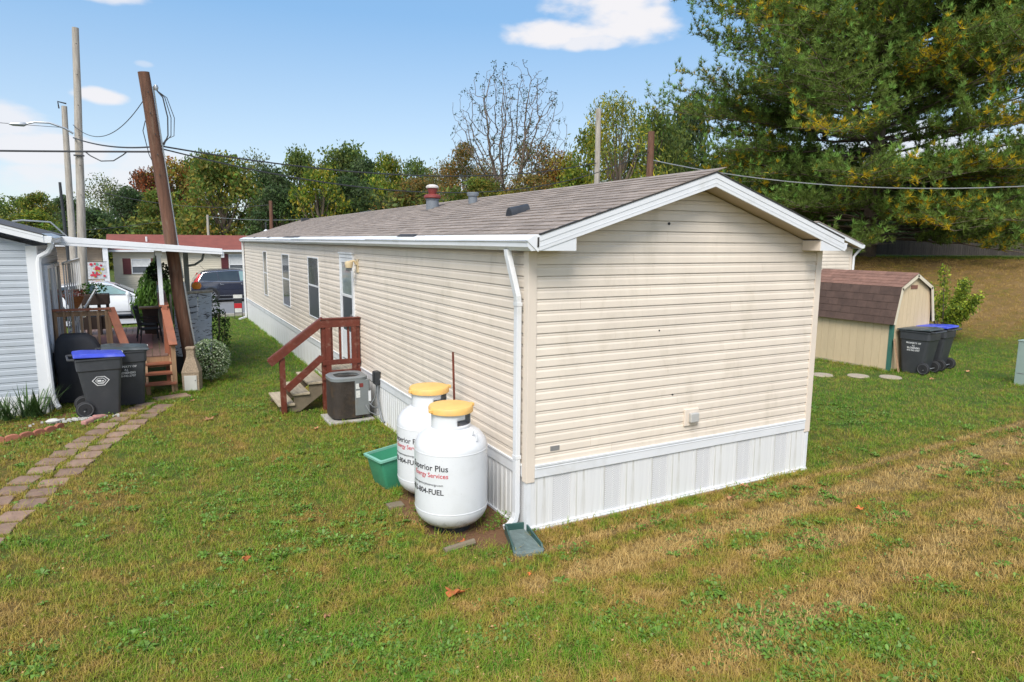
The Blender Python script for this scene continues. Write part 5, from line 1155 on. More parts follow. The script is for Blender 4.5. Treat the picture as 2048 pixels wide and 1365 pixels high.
mb = MB(); mb.tube([bd*.86+Vector((-.11, 0, 0)), bd*.83+Vector((-.18, 0, 0)), bd*.76+Vector((-.14, 0, 0)), bd*.72+Vector((-.06, -.08, 0))], .008, 6); mb.build('cable_loop', M['cable'], bt, smooth=True)
mb = MB(); mb.tube([(.15, -.1, .9), (.13, -.06, 1.5), (.12, -.04, 2.4)], .02, 6); mb.v = [(v[0]+bd.x*v[2]/bd.z, v[1]+bd.y*v[2]/bd.z, v[2]) for v in mb.v]; mb.build('conduit_pipe', M['metal'], bt)
p1, d1 = pole((-5.10, 17, -.3), (-4.69, 17, 8.68), .13, .082, 'polegrey', 'tall weathered grey pole nearest the white car carrying a street light', seed=3)
arm = [(-4.94, 16.95, 5.86), (-5.12, 16.95, 5.98), (-5.47, 16.95, 6.10), (-5.81, 16.95, 6.09), (-6.0, 16.95, 6.03)]
mb = MB(); mb.tube(arm, .026, 8); mb.build('lamp_arm', M['metal'], p1, world=True, smooth=True)
mb = MB(); mb.tube([(-5.98, 16.95, 6.03), (-6.06, 16.95, 6.01), (-6.30, 16.95, 6.0), (-6.38, 16.95, 6.0)], [.03, .06, .05, .02], 10); mb.build('lamp_head', M['metal'], p1, world=True, smooth=True)
for k in range(6): MB().lathe([(.014, 0), (.014, .03)], (0, 0, 0), 6).build('bolt', M['cable'], p1, loc=d1*(.50+k*.09)+Vector((.02, -.13, 0)), rot=(R(90), 0, 0))
MB().box(-.13, .13, -.13, -.10, -.02, .02).build('cable_bracket', M['cable'], p1, loc=d1*.62)
p2, d2 = pole((-6.0, 26, -.4), (-5.83, 26, 8.0), .15, .095, 'polegrey', 'second weathered grey pole just left of the tallest one', seed=5)
mb = MB(); mb.tube([(-5.75, 26, 8.1), (-6.02, 26, 8.15), (-6.0, 26, 7.9)], .03, 6); mb.build('top_bracket', M['cable'], p2, world=True)
mb = MB(); mb.tube([(-5.97, 25.95, 2.9), (-6.6, 25.9, 3.6), (-7.5, 25.9, 3.65), (-7.8, 25.9, 3.6)], .03, 6); mb.build('lamp_arm', M['metal'], p2, world=True, smooth=True)
p3, d3 = pole((-6.15, 27, -.4), (-6.28, 27, 5.2), .09, .05, 'dark', 'thin dark pole standing left of the weathered grey poles', seed=7)
for k, (bx, by, tx, tz, m, lab) in enumerate(((12.05, 16, 12.03, 7.98, 'polegrey', 'pale bare pole rising behind the roof ridge left of the reddish one'), (15.33, 17, 15.43, 7.55, 'polebrown', 'reddish stub pole rising behind the roof ridge near the gable'))):
    o, _ = pole((bx, by, H(bx, by)-.3), (tx, by, tz), .16 if k else .12, .14 if k else .10, m, lab, seed=10+k)
o, _ = pole((3.64, 40, -.5), (3.71, 40, 5.44), .13, .11, 'polebrown', 'short brown pole behind the far left end of the shingle roof', seed=14)
o, _ = pole((.30, 45, -.5), (.34, 45, 4.63), .10, .08, 'polegrey', 'thin pale pole above the red roof behind the dark car', seed=15)
o, _ = pole((-2.1, 44, -.5), (-2.15, 44, 4.3), .09, .07, 'polegrey', 'small pale pole above the left part of the red roof', seed=16)
def wire(a, c_, sag, r_, label, m='cable', n=26, group='overhead wires'):
    a, c_ = Vector(a), Vector(c_); pts = [a.lerp(c_, i/n)-Vector((0, 0, 4*sag*(i/n)*(1-i/n))) for i in range(n+1)]
    o = MB().tube(pts, r_, 5).build('overhead_wire', M[m], smooth=True); tag(o, label, 'wire', group); return o
A_ = Vector((-2.95, 9.95, 4.85))
wire(A_, (12.06, 16, 6.0), .55, .017, 'upper dark cable from the leaning brown pole across the roof')
wire(A_+Vector((0, 0, -.05)), (15.36, 17, 6.75), 1.25, .015, 'lower dark cable from the brown pole to the reddish stub pole')
wire((-4.95, 17, 5.75), A_, .12, .018, 'dark service cable between grey pole and leaning brown pole')
wire((-14, 14.5, 4.75), (-3.05, 9.85, 4.72), .06, .02, 'heavy dark cable entering from the left picture edge')
wire((-4.93, 17, 6.1), (-3.1, 9.82, 5.85), .55, .009, 'thin twisted wire rising to the leaning brown pole top')
wire((15.40, 17, 6.42), (29.5, -1.9, 6.6), 1.55, .02, 'pale cable crossing in front of the big pine', m='metal')
wire((-6.0, 26, 7.2), (-18, 22, 7.4), .2, .01, 'thin wire left of the two grey poles')
wire((-2.1, 44, 4.2), (-12, 60, 3.6), .3, .02, 'faint far wire over the dark trees at left')
wire((3.71, 40, 5.2), (-6, 44, 5.9), .5, .02, 'faint far wire from the short brown pole to the left')
wire((.34, 45, 4.5), (14, 52, 5.6), .5, .02, 'faint far wire behind the far roof end', m='metal')
mb = MB(); mb.tube([(-4.3, 10.38, 4.71), (-4.2, 10.34, 4.62), (-4.02, 10.26, 4.52), (-3.8, 10.17, 4.53), (-3.62, 10.1, 4.65), (-3.55, 10.06, 4.71)], .012, 5); o = mb.build('drip_loop', M['cable'], smooth=True); tag(o, 'small drooping cable loop under the heavy cable left of the brown pole', 'wire', 'overhead wires')
# ------------------------------------------------------------------ cars
def car(name, label, loc, rz, paint, suv):
    t = thing(name, label, 'car', loc, None, rz)
    L_, Wd = (4.5, 1.82) if suv else (4.7, 1.82)
    # local x forward; side profile stations (x, z_bottom, z_belt)
    if suv: low = [(-2.25, .50, .85), (-2.20, .32, 1.00), (-1.9, .26, 1.06), (-.9, .26, 1.02), (.6, .26, .98), (1.0, .26, .97), (1.8, .28, .86), (2.15, .32, .74), (2.25, .42, .60)]
    else: low = [(-2.35, .48, .80), (-2.28, .30, .98), (-1.9, .22, 1.0), (-.9, .2, .96), (.6, .2, .92), (1.0, .2, .90), (1.9, .22, .78), (2.25, .28, .66), (2.35, .4, .52)]
    vs = []; hw = Wd/2
    for (x, zb_, zt_) in low:
        tp = 1-.10*max(0, abs(x)-1.6)/.7
        for (fy, fz) in ((-.90, 0), (-1.0, .22), (-1.0, .62), (-.93, 1.0), (-.5, 1.02), (0, 1.03), (.5, 1.02), (.93, 1.0), (1.0, .62), (1.0, .22), (.90, 0)):
            vs.append((x, fy*hw*tp, zb_+(zt_-zb_)*fz))
    k = 11; mb = MB(); mb.add(vs, [(i*k+j, i*k+(j+1) % k, (i+1)*k+(j+1) % k, (i+1)*k+j) for i in range(len(low)-1) for j in range(k)]+[tuple(range(k))[::-1], tuple((len(low)-1)*k+j for j in range(k))])
    mb.build('body', M[paint], t, smooth=True, ang=.9)
    if suv: gh = [(-2.10, 1.03), (-1.72, 1.52), (-1.3, 1.60), (-.2, 1.64), (.35, 1.58), (1.15, .98)]
    else: gh = [(-1.95, .98), (-1.25, 1.32), (-.7, 1.42), (.1, 1.45), (.55, 1.36), (1.35, .90)]
    base = 1.0 if suv else .93
    vs = []; k = 5
    for (x, z) in gh:
        f_ = max(.0, (z-base)/(.62 if suv else .5)); w_ = hw*(.94-.17*f_)
        vs += [(x, -hw*.93, base-.03), (x, -w_, z-.03*f_), (x, 0, z+.025*f_), (x, w_, z-.03*f_), (x, hw*.93, base-.03)]
    mb = MB(); mb.add(vs, [(i*k+j, i*k+j+1, (i+1)*k+j+1, (i+1)*k+j) for i in range(len(gh)-1) for j in range(k-1)]); mb.build('cabin_shell', M[paint], t, smooth=True, ang=.6)
    def side_glass(poly, m, s_, nm='side_window'):
        out = []
        for (x, z) in poly:
            f_ = (z-base)/(.62 if suv else .5); out.append((x, s_*(hw*(.937-.17*f_)+.008), z))
        mb = MB(); mb.add(out, [tuple(range(len(out)))]); o = mb.build(nm, M[m], t); so = o.modifiers.new('thick', 'SOLIDIFY'); so.thickness = .006
        return out
    if suv: polys = [([(-1.85, 1.10), (-1.62, 1.42), (-1.08, 1.47), (-1.0, 1.07)], 'carglass'), ([(-.95, 1.07), (-1.02, 1.475), (-.12, 1.52), (-.08, 1.05)], 'carglass'), ([(-.0, 1.05), (-.04, 1.52), (.30, 1.49), (.92, 1.07)], 'carglassl')]
    else: polys = [([(-1.62, 1.02), (-1.15, 1.24), (-.92, 1.28), (-.9, 1.0)], 'carglass'), ([(-.85, 1.0), (-.86, 1.29), (-.08, 1.34), (-.03, .98)], 'carglass'), ([(.03, .98), (-.0, 1.34), (.45, 1.28), (1.05, .98)], 'carglassl')]
    for s_ in (-1, 1):
        for pl, m in polys: side_glass(pl, m, s_)
        top = [(x, z) for pl, _ in polys for x, z in pl]
        if suv:
            lp = [(-1.92, 1.06), (-1.66, 1.46), (-1.05, 1.51), (-.1, 1.555), (.33, 1.52), (1.0, 1.03), (-.08, 1.01), (-1.92, 1.06)]
        else: lp = [(-1.7, .99), (-1.15, 1.27), (-.08, 1.37), (.47, 1.31), (1.12, .955), (-1.7, .99)]
        mb = MB(); mb.tube([(x, s_*(hw*(.937-.17*(z-base)/(.62 if suv else .5))+.008), z) for x, z in lp], .013, 5); mb.build('window_trim', M['chrome'], t, smooth=True)
        mb = MB(); mb.tube([(-1.5, s_*(hw+.004), .34 if suv else .30), (1.5, s_*(hw+.004), .34 if suv else .30)], .018, 5); mb.build('sill_trim', M['chrome'] if suv else M['dark'], t)
        for xd in ((-.98, -.05, .98) if suv else (-.88, .0, 1.0)):
            mb = MB(); mb.box(xd-.004, xd+.004, s_*(hw+.001)-.002, s_*(hw+.001)+.002, .36, .95); mb.build('door_seam', M['ink'], t)
        for xd in (-.75, .2):
            mb = MB(); mb.box(xd-.02-.16, xd-.02, s_*(hw-.002)-.015, s_*(hw-.002)+.015, .86, .89); mb.build('door_handle', M['chrome'] if suv else M[paint], t, bevel=.005)
        mb = MB(); mb.lathe([(0, -.10), (.07, -.07), (.085, 0), (.06, .06), (0, .08)], (.92 if suv else 1.0, s_*(hw+.10), 1.06 if suv else 1.0), 10, 1, 1.2); mb.build('wing_mirror', M[paint], t, smooth=True)
        for xw in ((-1.38, 1.33) if suv else (-1.40, 1.42)):
            r_ = .345 if suv else .325
            mb = MB(); mb.lathe([(r_+.05, 0), (r_+.05, .03), (r_-.02, .03), (r_-.02, 0)], (0, 0, 0), 28); mb.build('wheel_arch', M['dark'], t, loc=(xw, s_*(hw-.01), r_+.02), rot=(R(90*(-s_)), 0, 0))
            mb = MB(); mb.lathe([(r_*.66, -.1), (r_*.9, -.11), (r_, -.08), (r_, .08), (r_*.9, .11), (r_*.66, .1), (r_*.6, .06)], (0, 0, 0), 30); wo_ = mb.build('wheel', M['tyre'], t, smooth=True, loc=(xw, s_*(hw-.09), r_), rot=(R(90*(-s_)), 0, 0))
            mb = MB()
            for q in range(10): a = q*math.pi/5; mb.bar((.04*math.cos(a), .04*math.sin(a), .09), (r_*.64*math.cos(a), r_*.64*math.sin(a), .08), .035, .02)
            mb.lathe([(r_*.67, .06), (r_*.67, .105), (r_*.62, .10), (r_*.62, .06)], (0, 0, 0), 28); mb.lathe([(.0, .1), (.06, .1), (.06, .06)], (0, 0, 0), 12); mb.build('rim', M['metal'], wo_)
            mb = MB(); mb.lathe([(0, .03), (r_*.63, .03)], (0, 0, 0), 20); mb.build('hub_well', M['ink'], wo_)
        if suv:
            mb = MB(); mb.prism([(-2.19, s_*hw*.90, .86), (-1.98, s_*hw*.925, .92), (-1.90, s_*hw*.90, 1.08), (-1.76, s_*hw*.845, 1.40), (-1.86, s_*hw*.82, 1.40), (-2.06, s_*hw*.90, 1.08)], (-.012, s_*.035, .0)); mb.build('tail_light', M['redlens'], t)
        else:
            mb = MB(); mb.prism([(2.28, s_*hw*.55, .60), (2.12, s_*hw*.93, .64), (1.85, s_*hw*.98, .74), (2.1, s_*hw*.7, .70)], (.02, s_*.02, .02)); mb.build('headlight', M['glass'], t)
    # windscreen and rear glass
    for (a, c_) in ((gh[4], gh[5]), (gh[1], gh[0])):
        f_ = lambda z: hw*(.92-.17*max(0, (z-base)/(.62 if suv else .5)))-.06
        nx_ = .02 if a[0] > 0 else -.02
        z0_, z1_ = a[1]-.03, c_[1]+.05; x0_, x1_ = a[0]+nx_, c_[0]+nx_*1.2
        mb = MB(); mb.add([(x0_, -f_(z0_), z0_), (x0_, f_(z0_), z0_), (x1_, f_(z1_)+.02, z1_), (x1_, -f_(z1_)-.02, z1_)], [(0, 1, 2, 3)]); o = mb.build('windscreen', M['carglass'], t); so = o.modifiers.new('thick', 'SOLIDIFY'); so.thickness = .01
    mb = MB(); mb.box(-L_/2+.35, L_/2-.35, -hw+.12, hw-.12, .18, .35); mb.build('underbody', M['ink'], t)
    if suv: mb = MB(); mb.tube([(-1.55, 0, 1.58), (-1.75, 0, 1.80)], .008, 5); mb.build('antenna', M['ink'], t)
    return t
car('white_sedan', 'white sedan parked on the street behind the deck planters', (-5.12, 24.75, -.085), 0, 'carwhite', False)
car('dark_car', 'dark navy estate car with red tail light parked across the street', (.62, 31.2, -.10), 0, 'carnavy', True)
# ------------------------------------------------------------------ homes across the street
fh = thing('street_home', 'cream home across the street with brick red roof and maroon shutters', 'mobile home', (3, 37, 0))
FP = lambda mb, name, m, parent=fh, **k: mb.build(name, m, parent, world=True, **k)
FX0, FX1, FY = -5.0, 12, 35.2
mb = MB(); mb.box(FX0, FX1, FY+.02, FY+4.2, -.6, 2.35); FP(mb, 'wall_core', M['tansid'])
for i in range(25): board_x(FX0, FX1, -.45+i*.1143, .1143, y=FY, m=M['tansid'], parent=fh)
mb = MB(); mb.prism([(FX0-.3, FY-.3, 2.33), (FX0-.3, FY+2.1, 3.14), (FX0-.3, FY+4.5, 2.33), (FX0-.3, FY+4.5, 2.40), (FX0-.3, FY+2.1, 3.22), (FX0-.3, FY-.3, 2.41)], (FX1-FX0+.6, 0, 0)); FP(mb, 'roof', M['redroof'])
mb = MB(); mb.box(FX0-.3, FX1+.3, FY-.33, FY-.29, 2.30, 2.41); FP(mb, 'fascia', M['white'])
mb = MB(); mb.box(FX0, FX1, FY-.29, FY, 2.30, 2.32); FP(mb, 'soffit_panel', M['tansid'])
def far_win(xa, xb, za, zb_):
    mb = MB(); 
    for a in ((xa, xa+.04, za, zb_), (xb-.04, xb, za, zb_), (xa+.04, xb-.04, zb_-.04, zb_), (xa+.04, xb-.04, za, za+.04), (xa+.04, xb-.04, (za+zb_)/2-.02, (za+zb_)/2+.02)): mb.box(a[0], a[1], FY-.06, FY-.005, a[2], a[3])
    w = FP(mb, 'window', M['white']); mb = MB(); mb.box(xa+.04, xb-.04, FY-.035, FY-.03, za+.04, (za+zb_)/2-.02); FP(mb, 'pane', M['glass'], w)
    mb = MB(); mb.box(xa+.04, xb-.04, FY-.035, FY-.03, (za+zb_)/2+.02, zb_-.04); FP(mb, 'curtain_pane', M['curtain'], w)
    for a in ((xa-.40, xa-.03), (xb+.03, xb+.40)):
        mb = MB(); mb.box(a[0], a[1], FY-.05, FY-.016, za-.03, zb_+.03)
        for q in range(9): mb.box(a[0]+.04, a[1]-.04, FY-.058, FY-.05, za+.05+q*(zb_-za-.1)/9, za+.05+(q+.6)*(zb_-za-.1)/9)
        FP(mb, 'shutter', M['maroon'])
far_win(-4.18, -3.28, 1.15, 1.93); far_win(.60, 1.7, 1.0, 2.16); far_win(5.5, 6.5, 1.1, 2.1)
mb = MB(); mb.tube([(FX0+1.6, FY+1.0, 2.8), (FX0+1.6, FY+1.0, 3.1)], .05, 8); FP(mb, 'roof_vent', M['white'])
ph = thing('beige_home', 'beige home end with white porch post beside the grey pole', 'mobile home', (-7, 33, 0))
mb = MB(); mb.box(-8.5, -5.35, 32.9, 36, -.5, 2.6); mb.build('wall', M['beigesid'], ph, world=True)
for i in range(24): board_x(-8.5, -5.36, -.3+i*.12, .12, y=32.88, m=M['beigesid'], parent=ph)
mb = MB(); mb.box(-8.8, -5.0, 32.3, 36.5, 2.6, 2.75); mb.build('roof', M['white'], ph, world=True)
mb = MB(); mb.box(-5.30, -5.08, 32.4, 32.6, -.3, 2.6); mb.build('post', M['white'], ph, world=True)
mb = MB(); mb.box(-6.25, -6.05, 32.4, 32.6, -.3, 2.6); mb.build('post', M['white'], ph, world=True)
bn_ = thing('garden_banner', 'colourful red and yellow floral banner hanging beyond the white car', 'banner', (-5.5, 27.4, 1.2))
mb = MB(); mb.box(-5.62, -4.92, 27.4, 27.41, 1.30, 2.0); mb.build('banner_cloth', M['canvas'], bn_, world=True)
g = np.random.default_rng(8)
for m_, n_ in (('bannerred', 16), ('banneryel', 8), ('tubl', 4)):
    mb = MB()
    for q in range(n_):
        x, z, r_ = g.uniform(-5.5, -5.02), g.uniform(1.36, 1.94), g.uniform(.03, .075); k = 7; mb.add([(x+r_*math.cos(a), 27.393-.001*q-.0005*n_, z+r_*math.sin(a)) for a in np.linspace(0, 6.28, k, endpoint=False)], [tuple(range(k))])
    mb.build('printed_flowers', M[m_], bn_, world=True)
mb = MB(); mb.tube([(-5.7, 27.42, 2.02), (-4.9, 27.42, 2.02)], .012, 6); mb.tube([(-5.66, 27.42, -.2), (-5.66, 27.42, 2.05)], .012, 6); mb.build('frame', M['dark'], bn_, world=True)
# yard sign
ys = thing('yard_sign', 'small red and white real estate yard sign at the far lawn edge', 'sign', (-.31, 22.9, -.12))
for x in (-.14, .14):
    MB().box(x-.012, x+.012, -.012, .012, -.05, .95).build('leg', M['ink'], ys)
MB().box(-.14, .14, -.012, .012, .20, .22).build('crossbar', M['ink'], ys)
MB().box(-.165, .165, -.02, -.012, .80, .94).build('top_rider', M['sticker'], ys)
MB().box(-.15, .15, -.02, -.012, .60, .79).build('dark_panel', M['ink'], ys); MB().box(-.14, .14, -.02, -.012, .40, .595).build('red_panel', M['signred'], ys); MB().box(-.13, .13, -.02, -.012, .23, .39).build('white_panel', M['sticker'], ys)
ys.rotation_euler = (0, 0, R(-8))
# ------------------------------------------------------------------ board fence on the bank
fe = thing('board_fence', 'grey weathered board fence at the top of the bank under the trees', 'fence', (42, 16, 2.3))
mb = None; pts = []
fa, fb2 = Vector((32.5, 23.5, 0)), Vector((50, 12.5, 0)); n = 150; dd = (fb2-fa); ang = math.atan2(dd.y, dd.x)
bm_ = None
for i in range(n):
    p_ = fa+dd*(i/n)
    if bm_ is None:
        m_ = MB(); m_.box(0, dd.length/n-.012, -.01, .01, -.4, 1.15); bm_ = bpy.data.meshes.new('fence_board'); bm_.from_pydata(m_.v, [], m_.f); bm_.materials.append(M['fence'])
    link('fence_board', bm_, fe, loc=Vector((p_.x, p_.y, H(p_.x, p_.y)-.1+rnd.uniform(-.02, .02)))-fe.location, rot=(0, 0, ang))
for zz in (.2, .8):
    mb = MB(); mb.bar((fa.x, fa.y+.03, H(fa.x, fa.y)+zz), (fb2.x, fb2.y+.03, H(fb2.x, fb2.y)+zz), .04, .08); mb.build('fence_rail', M['fence'], fe, world=True)
# ------------------------------------------------------------------ trees
def tube_np(segs, n=5):
    """segs: list of (p0, p1, r0, r1) -> V, F"""
    Vs, Fs = [], []; off = 0
    for p0, p1, r0, r1 in segs:
        p0 = np.array(p0, float); p1 = np.array(p1, float); d = p1-p0; L_ = np.linalg.norm(d)
        if L_ < 1e-4: continue
        d /= L_; a = np.array([1, 0, 0]) if abs(d[0]) < .8 else np.array([0, 1, 0]); u = np.cross(d, a); u /= np.linalg.norm(u); w = np.cross(d, u)
        t = np.arange(n)*2*np.pi/n; c = np.cos(t)[:, None]*u+np.sin(t)[:, None]*w
        Vs.append(np.concatenate([p0+c*r0, p1+c*r1])); k = np.arange(n); Fs.append(np.stack([k, (k+1) % n, (k+1) % n+n, k+n], 1)+off); off += 2*n
    return np.concatenate(Vs), np.concatenate(Fs)
def curve_segs(p0, p1, r0, r1, bend, n=4):
    p0 = np.array(p0, float); p1 = np.array(p1, float); m_ = (p0+p1)/2+np.array(bend); out = []; pv = p0
    for i in range(1, n+1):
        t = i/n; q = (1-t)**2*p0+2*t*(1-t)*m_+t*t*p1; out.append((pv, q, r0+(r1-r0)*(i-1)/n, r0+(r1-r0)*t)); pv = q
    return out
def broad_tree(seed, nclump, nleaf, leaf, tints, lo=.14, fill=1., asp=.55, droop=0.):
    """unit tree: height 1, crown half width 1 (x, y scaled apart by the object)"""
    g = np.random.default_rng(seed); parts = []; segs = []
    segs += curve_segs((0, 0, -.05), (g.normal()*.06, g.normal()*.06, .80), .055, .012, (g.normal()*.1, g.normal()*.1, 0), 5)
    for i in range(nclump):
        u = g.random(); z = lo+(1-lo)*u; a = g.uniform(0, 2*np.pi)
        prof = np.sin(np.pi*min(1, (u*.86+.12)))**.65*(.86+.3*np.sin(3*a+seed)*.5)
        r = prof*np.sqrt(g.uniform(.2, 1))*.84
        c = np.array([r*np.cos(a), r*np.sin(a), min(z, .985-.16*r*r)])
        sz = g.uniform(.20, .34)
        V, F, T = leaf_cloud(int(nleaf/nclump*g.uniform(.5, 1.4)), (0, 0, 0), (1, 1, 1), leaf, seed*100+i, shell=.2, up=.6, tints=tints, asp=asp)
        ctr = V.reshape(-1, 4, 3).mean(1, keepdims=True); V = ((ctr*np.array([sz, sz, sz*.42])+(V.reshape(-1, 4, 3)-ctr)*np.array([1, 1, .55]))+c).reshape(-1, 3)
        T = T*g.uniform(.75, 1.25)*(np.array([1, 1, 1])+g.normal(size=3)*.06); parts.append((V, F, T))
        if i % 2 == 0: segs += curve_segs((0, 0, max(.12, c[2]*.55-.05)), c, .018, .004, (c[0]*.2, c[1]*.2, -.05), 3)
    V, F, T = cat(parts); return (V, F, T), tube_np(segs, 6)
G_ = (1, 1, 1)
KINDS_ = {}
def kind(nm, m, seeds, **k):
    L = []
    for s_ in seeds:
        (V, F, T), (TV, TF) = broad_tree(s_, **k)
        L.append((npmesh('crown', V, F, m, T), npmesh('trunk', TV, TF, M['barkpale'] if nm in ('yellow', 'olivebrown', 'sparse') else M['bark'])))
        L[-1][1].shade_smooth()
    KINDS_[nm] = L
kind('green', folmat('tree_green', (.125, .175, .052), .5), (1, 2), nclump=80, nleaf=9500, leaf=.034, tints=(G_, (1.3, 1.2, .9), (.7, .8, .7), (1.5, 1.3, .8)))
kind('dark', folmat('tree_dark', (.078, .122, .048), .5), (3, 4), nclump=80, nleaf=9500, leaf=.036, tints=(G_, (1.2, 1.25, 1), (.7, .7, .7)), lo=.12)
kind('olive', folmat('tree_olive', (.215, .22, .05), .5), (5, 6), nclump=76, nleaf=9500, leaf=.034, tints=(G_, (1.35, 1.1, .8), (.6, .8, .7), (.5, .8, .6)))
kind('yellowgreen', folmat('tree_yellow_green', (.26, .28, .045), .5), (7, 8), nclump=60, nleaf=7000, leaf=.033, tints=(G_, (1.5, 1.2, .8), (.5, .75, .6), (.4, .6, .6)))
kind('yellow', folmat('tree_yellow', (.45, .38, .04), .5), (9,), nclump=34, nleaf=3200, leaf=.026, tints=(G_, (.5, .7, .8), (1.2, .8, .5)))
kind('orange', folmat('tree_orange', (.40, .22, .05), .5), (10, 11), nclump=70, nleaf=8500, leaf=.033, tints=(G_, (1, 1.5, 1), (.8, .6, .8), (.6, 1.2, 1)))
kind('rust', folmat('tree_rust', (.22, .085, .04), .5), (12,), nclump=70, nleaf=8500, leaf=.033, tints=(G_, (1.4, 1, .8), (.6, .9, .9)))
kind('olivebrown', folmat('tree_olive_brown', (.22, .18, .065), .5), (13, 14), nclump=72, nleaf=8000, leaf=.027, tints=(G_, (1.5, 1., .6), (.6, .8, .6), (1, 1.1, .8)), lo=.15)
kind('rustolive', folmat('tree_olive_brown', (.22, .18, .065), .5), (15,), nclump=64, nleaf=6500, leaf=.026, tints=((1.4, .9, .6), (.7, .9, .6), G_))
kind('sparse', folmat('tree_thin', (.16, .19, .08), .5), (16, 17), nclump=46, nleaf=4200, leaf=.026, tints=(G_, (1.3, 1.2, .8)), lo=.35)
kind('ail', folmat('tree_compound', (.22, .25, .05), .5), (18, 19), nclump=74, nleaf=5600, leaf=.036, tints=(G_, (1.6, 1.3, .8), (.5, .7, .6), (2.0, 1.5, .6)), asp=.24, lo=.2)
TREES = [(-24.0,115.3,8.6,8.5,'green'),(-19.7,112.9,8.2,6.7,'green'),(-16.1,105.3,8.4,5.4,'olive'),(-13.7,109.7,8.3,5.0,'dark'),(-8.3,101.5,10.6,6.4,'sparse'),(-5.0,87.9,8.4,5.1,'dark'),(-3.2,93.1,10.9,5.4,'rust'),(0.0,95.0,12.6,7.2,'orange'),(3.3,98.1,13.6,6.2,'green'),(3.0,63.2,10.2,6.9,'olive'),(10.0,98.0,14.4,6.4,'sparse'),(11.6,91.0,11.9,5.4,'dark'),(15.7,91.6,14.5,6.2,'green'),(10.1,54.6,8.8,4.8,'yellowgreen'),(22.0,91.8,15.6,8.5,'green'),(21.7,80.0,12.5,5.7,'dark'),(20.8,68.9,11.8,5.0,'yellowgreen'),(29.5,83.9,13.3,6.2,'green'),(31.0,78.5,12.7,5.9,'olivebrown'),(30.6,69.7,13.8,5.4,'olivebrown'),(31.1,63.3,11.4,4.5,'olivebrown'),(33.9,58.7,13.7,5.9,'rustolive'),(35.3,55.3,11.7,4.7,'orange'),(32.5,45.5,12.5,4.9,'yellowgreen'),(27.0,34.7,12.8,5.4,'ail'),(31.6,36.8,12.6,4.3,'green'),(37.2,40.7,12.6,4.8,'green'),(39.9,41.9,15.0,4.0,'dark'),(-14.1,80.7,5.4,6.3,'yellowgreen'),(-8.5,77.8,5.7,5.7,'dark'),(-2.0,74.6,7.5,5.7,'olive'),(7.3,58.1,7.2,4.9,'dark'),(13.4,57.3,8.3,5.5,'dark'),(19.1,54.3,8.3,5.5,'olivebrown'),(22.3,47.9,8.0,5.2,'olive'),(26.1,45.9,8.3,5.2,'olivebrown'),(27.9,41.6,8.6,4.5,'yellowgreen'),(22.7,44.0,6.6,4.1,'yellow'),
(41.4,40.3,9.9,6.7,'dark'),(47.0,39.8,11.5,8.3,'dark'),(50.0,35.7,10.0,8.5,'dark'),(54.7,33.1,9.6,8.5,'dark'),(57.4,29.3,9.0,8.2,'dark'),(58.6,25.3,9.5,7.8,'green'),(56.7,20.8,10.8,7.5,'green'),(60.7,18.8,11.9,8.2,'green'),(36.8,30.5,6.4,6.4,'dark'),(40.5,29.6,6.6,6.4,'dark'),(44.9,28.2,6.6,6.6,'dark'),(48.2,26.5,6.4,6.6,'dark'),(52.6,25.4,6.5,6.8,'dark'),(54.8,22.5,6.6,6.6,'dark'),(54.0,18.3,6.6,6.1,'green')]
LOOK = dict(green='full green', dark='dark green', olive='olive turning yellow', yellowgreen='yellow green', yellow='small bright yellow', orange='orange autumn', rust='rusty red autumn', olivebrown='thin brownish olive', rustolive='half bare rusty brown', sparse='open crowned green', ail='tall feathery leaved green and yellow')
WHERE = ['at the far left edge of the treeline', 'second in the treeline from the left edge', 'behind the porch awning left of the poles', 'between the porch awning and grey poles', 'with airy top just right of the grey poles', 'low between the grey pole and the rusty tree', 'left of the leaning brown pole', 'just right of the leaning brown pole', 'behind the broad olive crown right of the brown pole', 'broad crown above the red roofed home', 'poking above the olive crown', 'behind the far left end of the shingle roof', 'rising above the far end of the shingle roof', 'low over the far end of the shingle roof', 'highest round crown over the left half of the roof', 'under the highest round crown', 'left of the chimney beyond the roof', 'beyond and left of the chimney', 'directly behind the chimney', 'rising left of the bare tree', 'between the bare tree and the chimney', 'at the right foot of the bare tree', 'between bare tree and pale pole', 'left of the pale bare pole', 'behind the pale bare pole', 'between the pale pole and reddish stub pole', 'right of the reddish stub pole', 'tucked against the left side of the pine', 'low in front of the left treeline', 'low behind the leaning poles', 'low behind the leaning brown pole top wire', 'low behind the short brown pole', 'low behind the middle of the roof far half', 'low behind the roof vents', 'low behind the roof ridge left of the bare tree', 'low behind the roof ridge under the bare tree', 'behind the ridge just left of the pale pole', 'low at the foot of the bare tree']
WOOD = ['farthest left, just past the gable peak', 'above the right half of the gable roof', 'left of the pine trunk', 'directly behind the pine trunk', 'just right of the pine trunk', 'tall and behind the small fruit tree', 'tall one above the utility cabinet', 'last one beyond the right picture edge',
 'low one behind the gable roof slope', 'low one above the rear home gutter', 'low one behind the shed roof', 'low one left of the fruit tree', 'low one behind the fruit tree top', 'low one right of the fruit tree', 'low one above the utility cabinet']
for i, (x, y, top, w_, kd) in enumerate(TREES):
    z0 = H(x, y)-.2; h = top-z0; L = KINDS_[kd]; cm, tm = L[i % len(L)]
    wh = WHERE[i] if i < len(WHERE) else None
    lab = f'{LOOK[kd]} tree {wh}' if wh else f'{LOOK[kd]} tree in the pine wood, {WOOD[i-len(WHERE)]}'
    t = thing('broadleaf_tree', lab, 'tree', (x, y, z0), 'trees of the far treeline' if wh else 'trees in the shady wood behind the pine', rz=i*1.3)
    sx = w_*.74*(1.15 if kd in ('dark', 'olivebrown') else 1.05)
    t.scale = (sx, sx, h)
    link('crown', cm, t); link('trunk', tm, t)
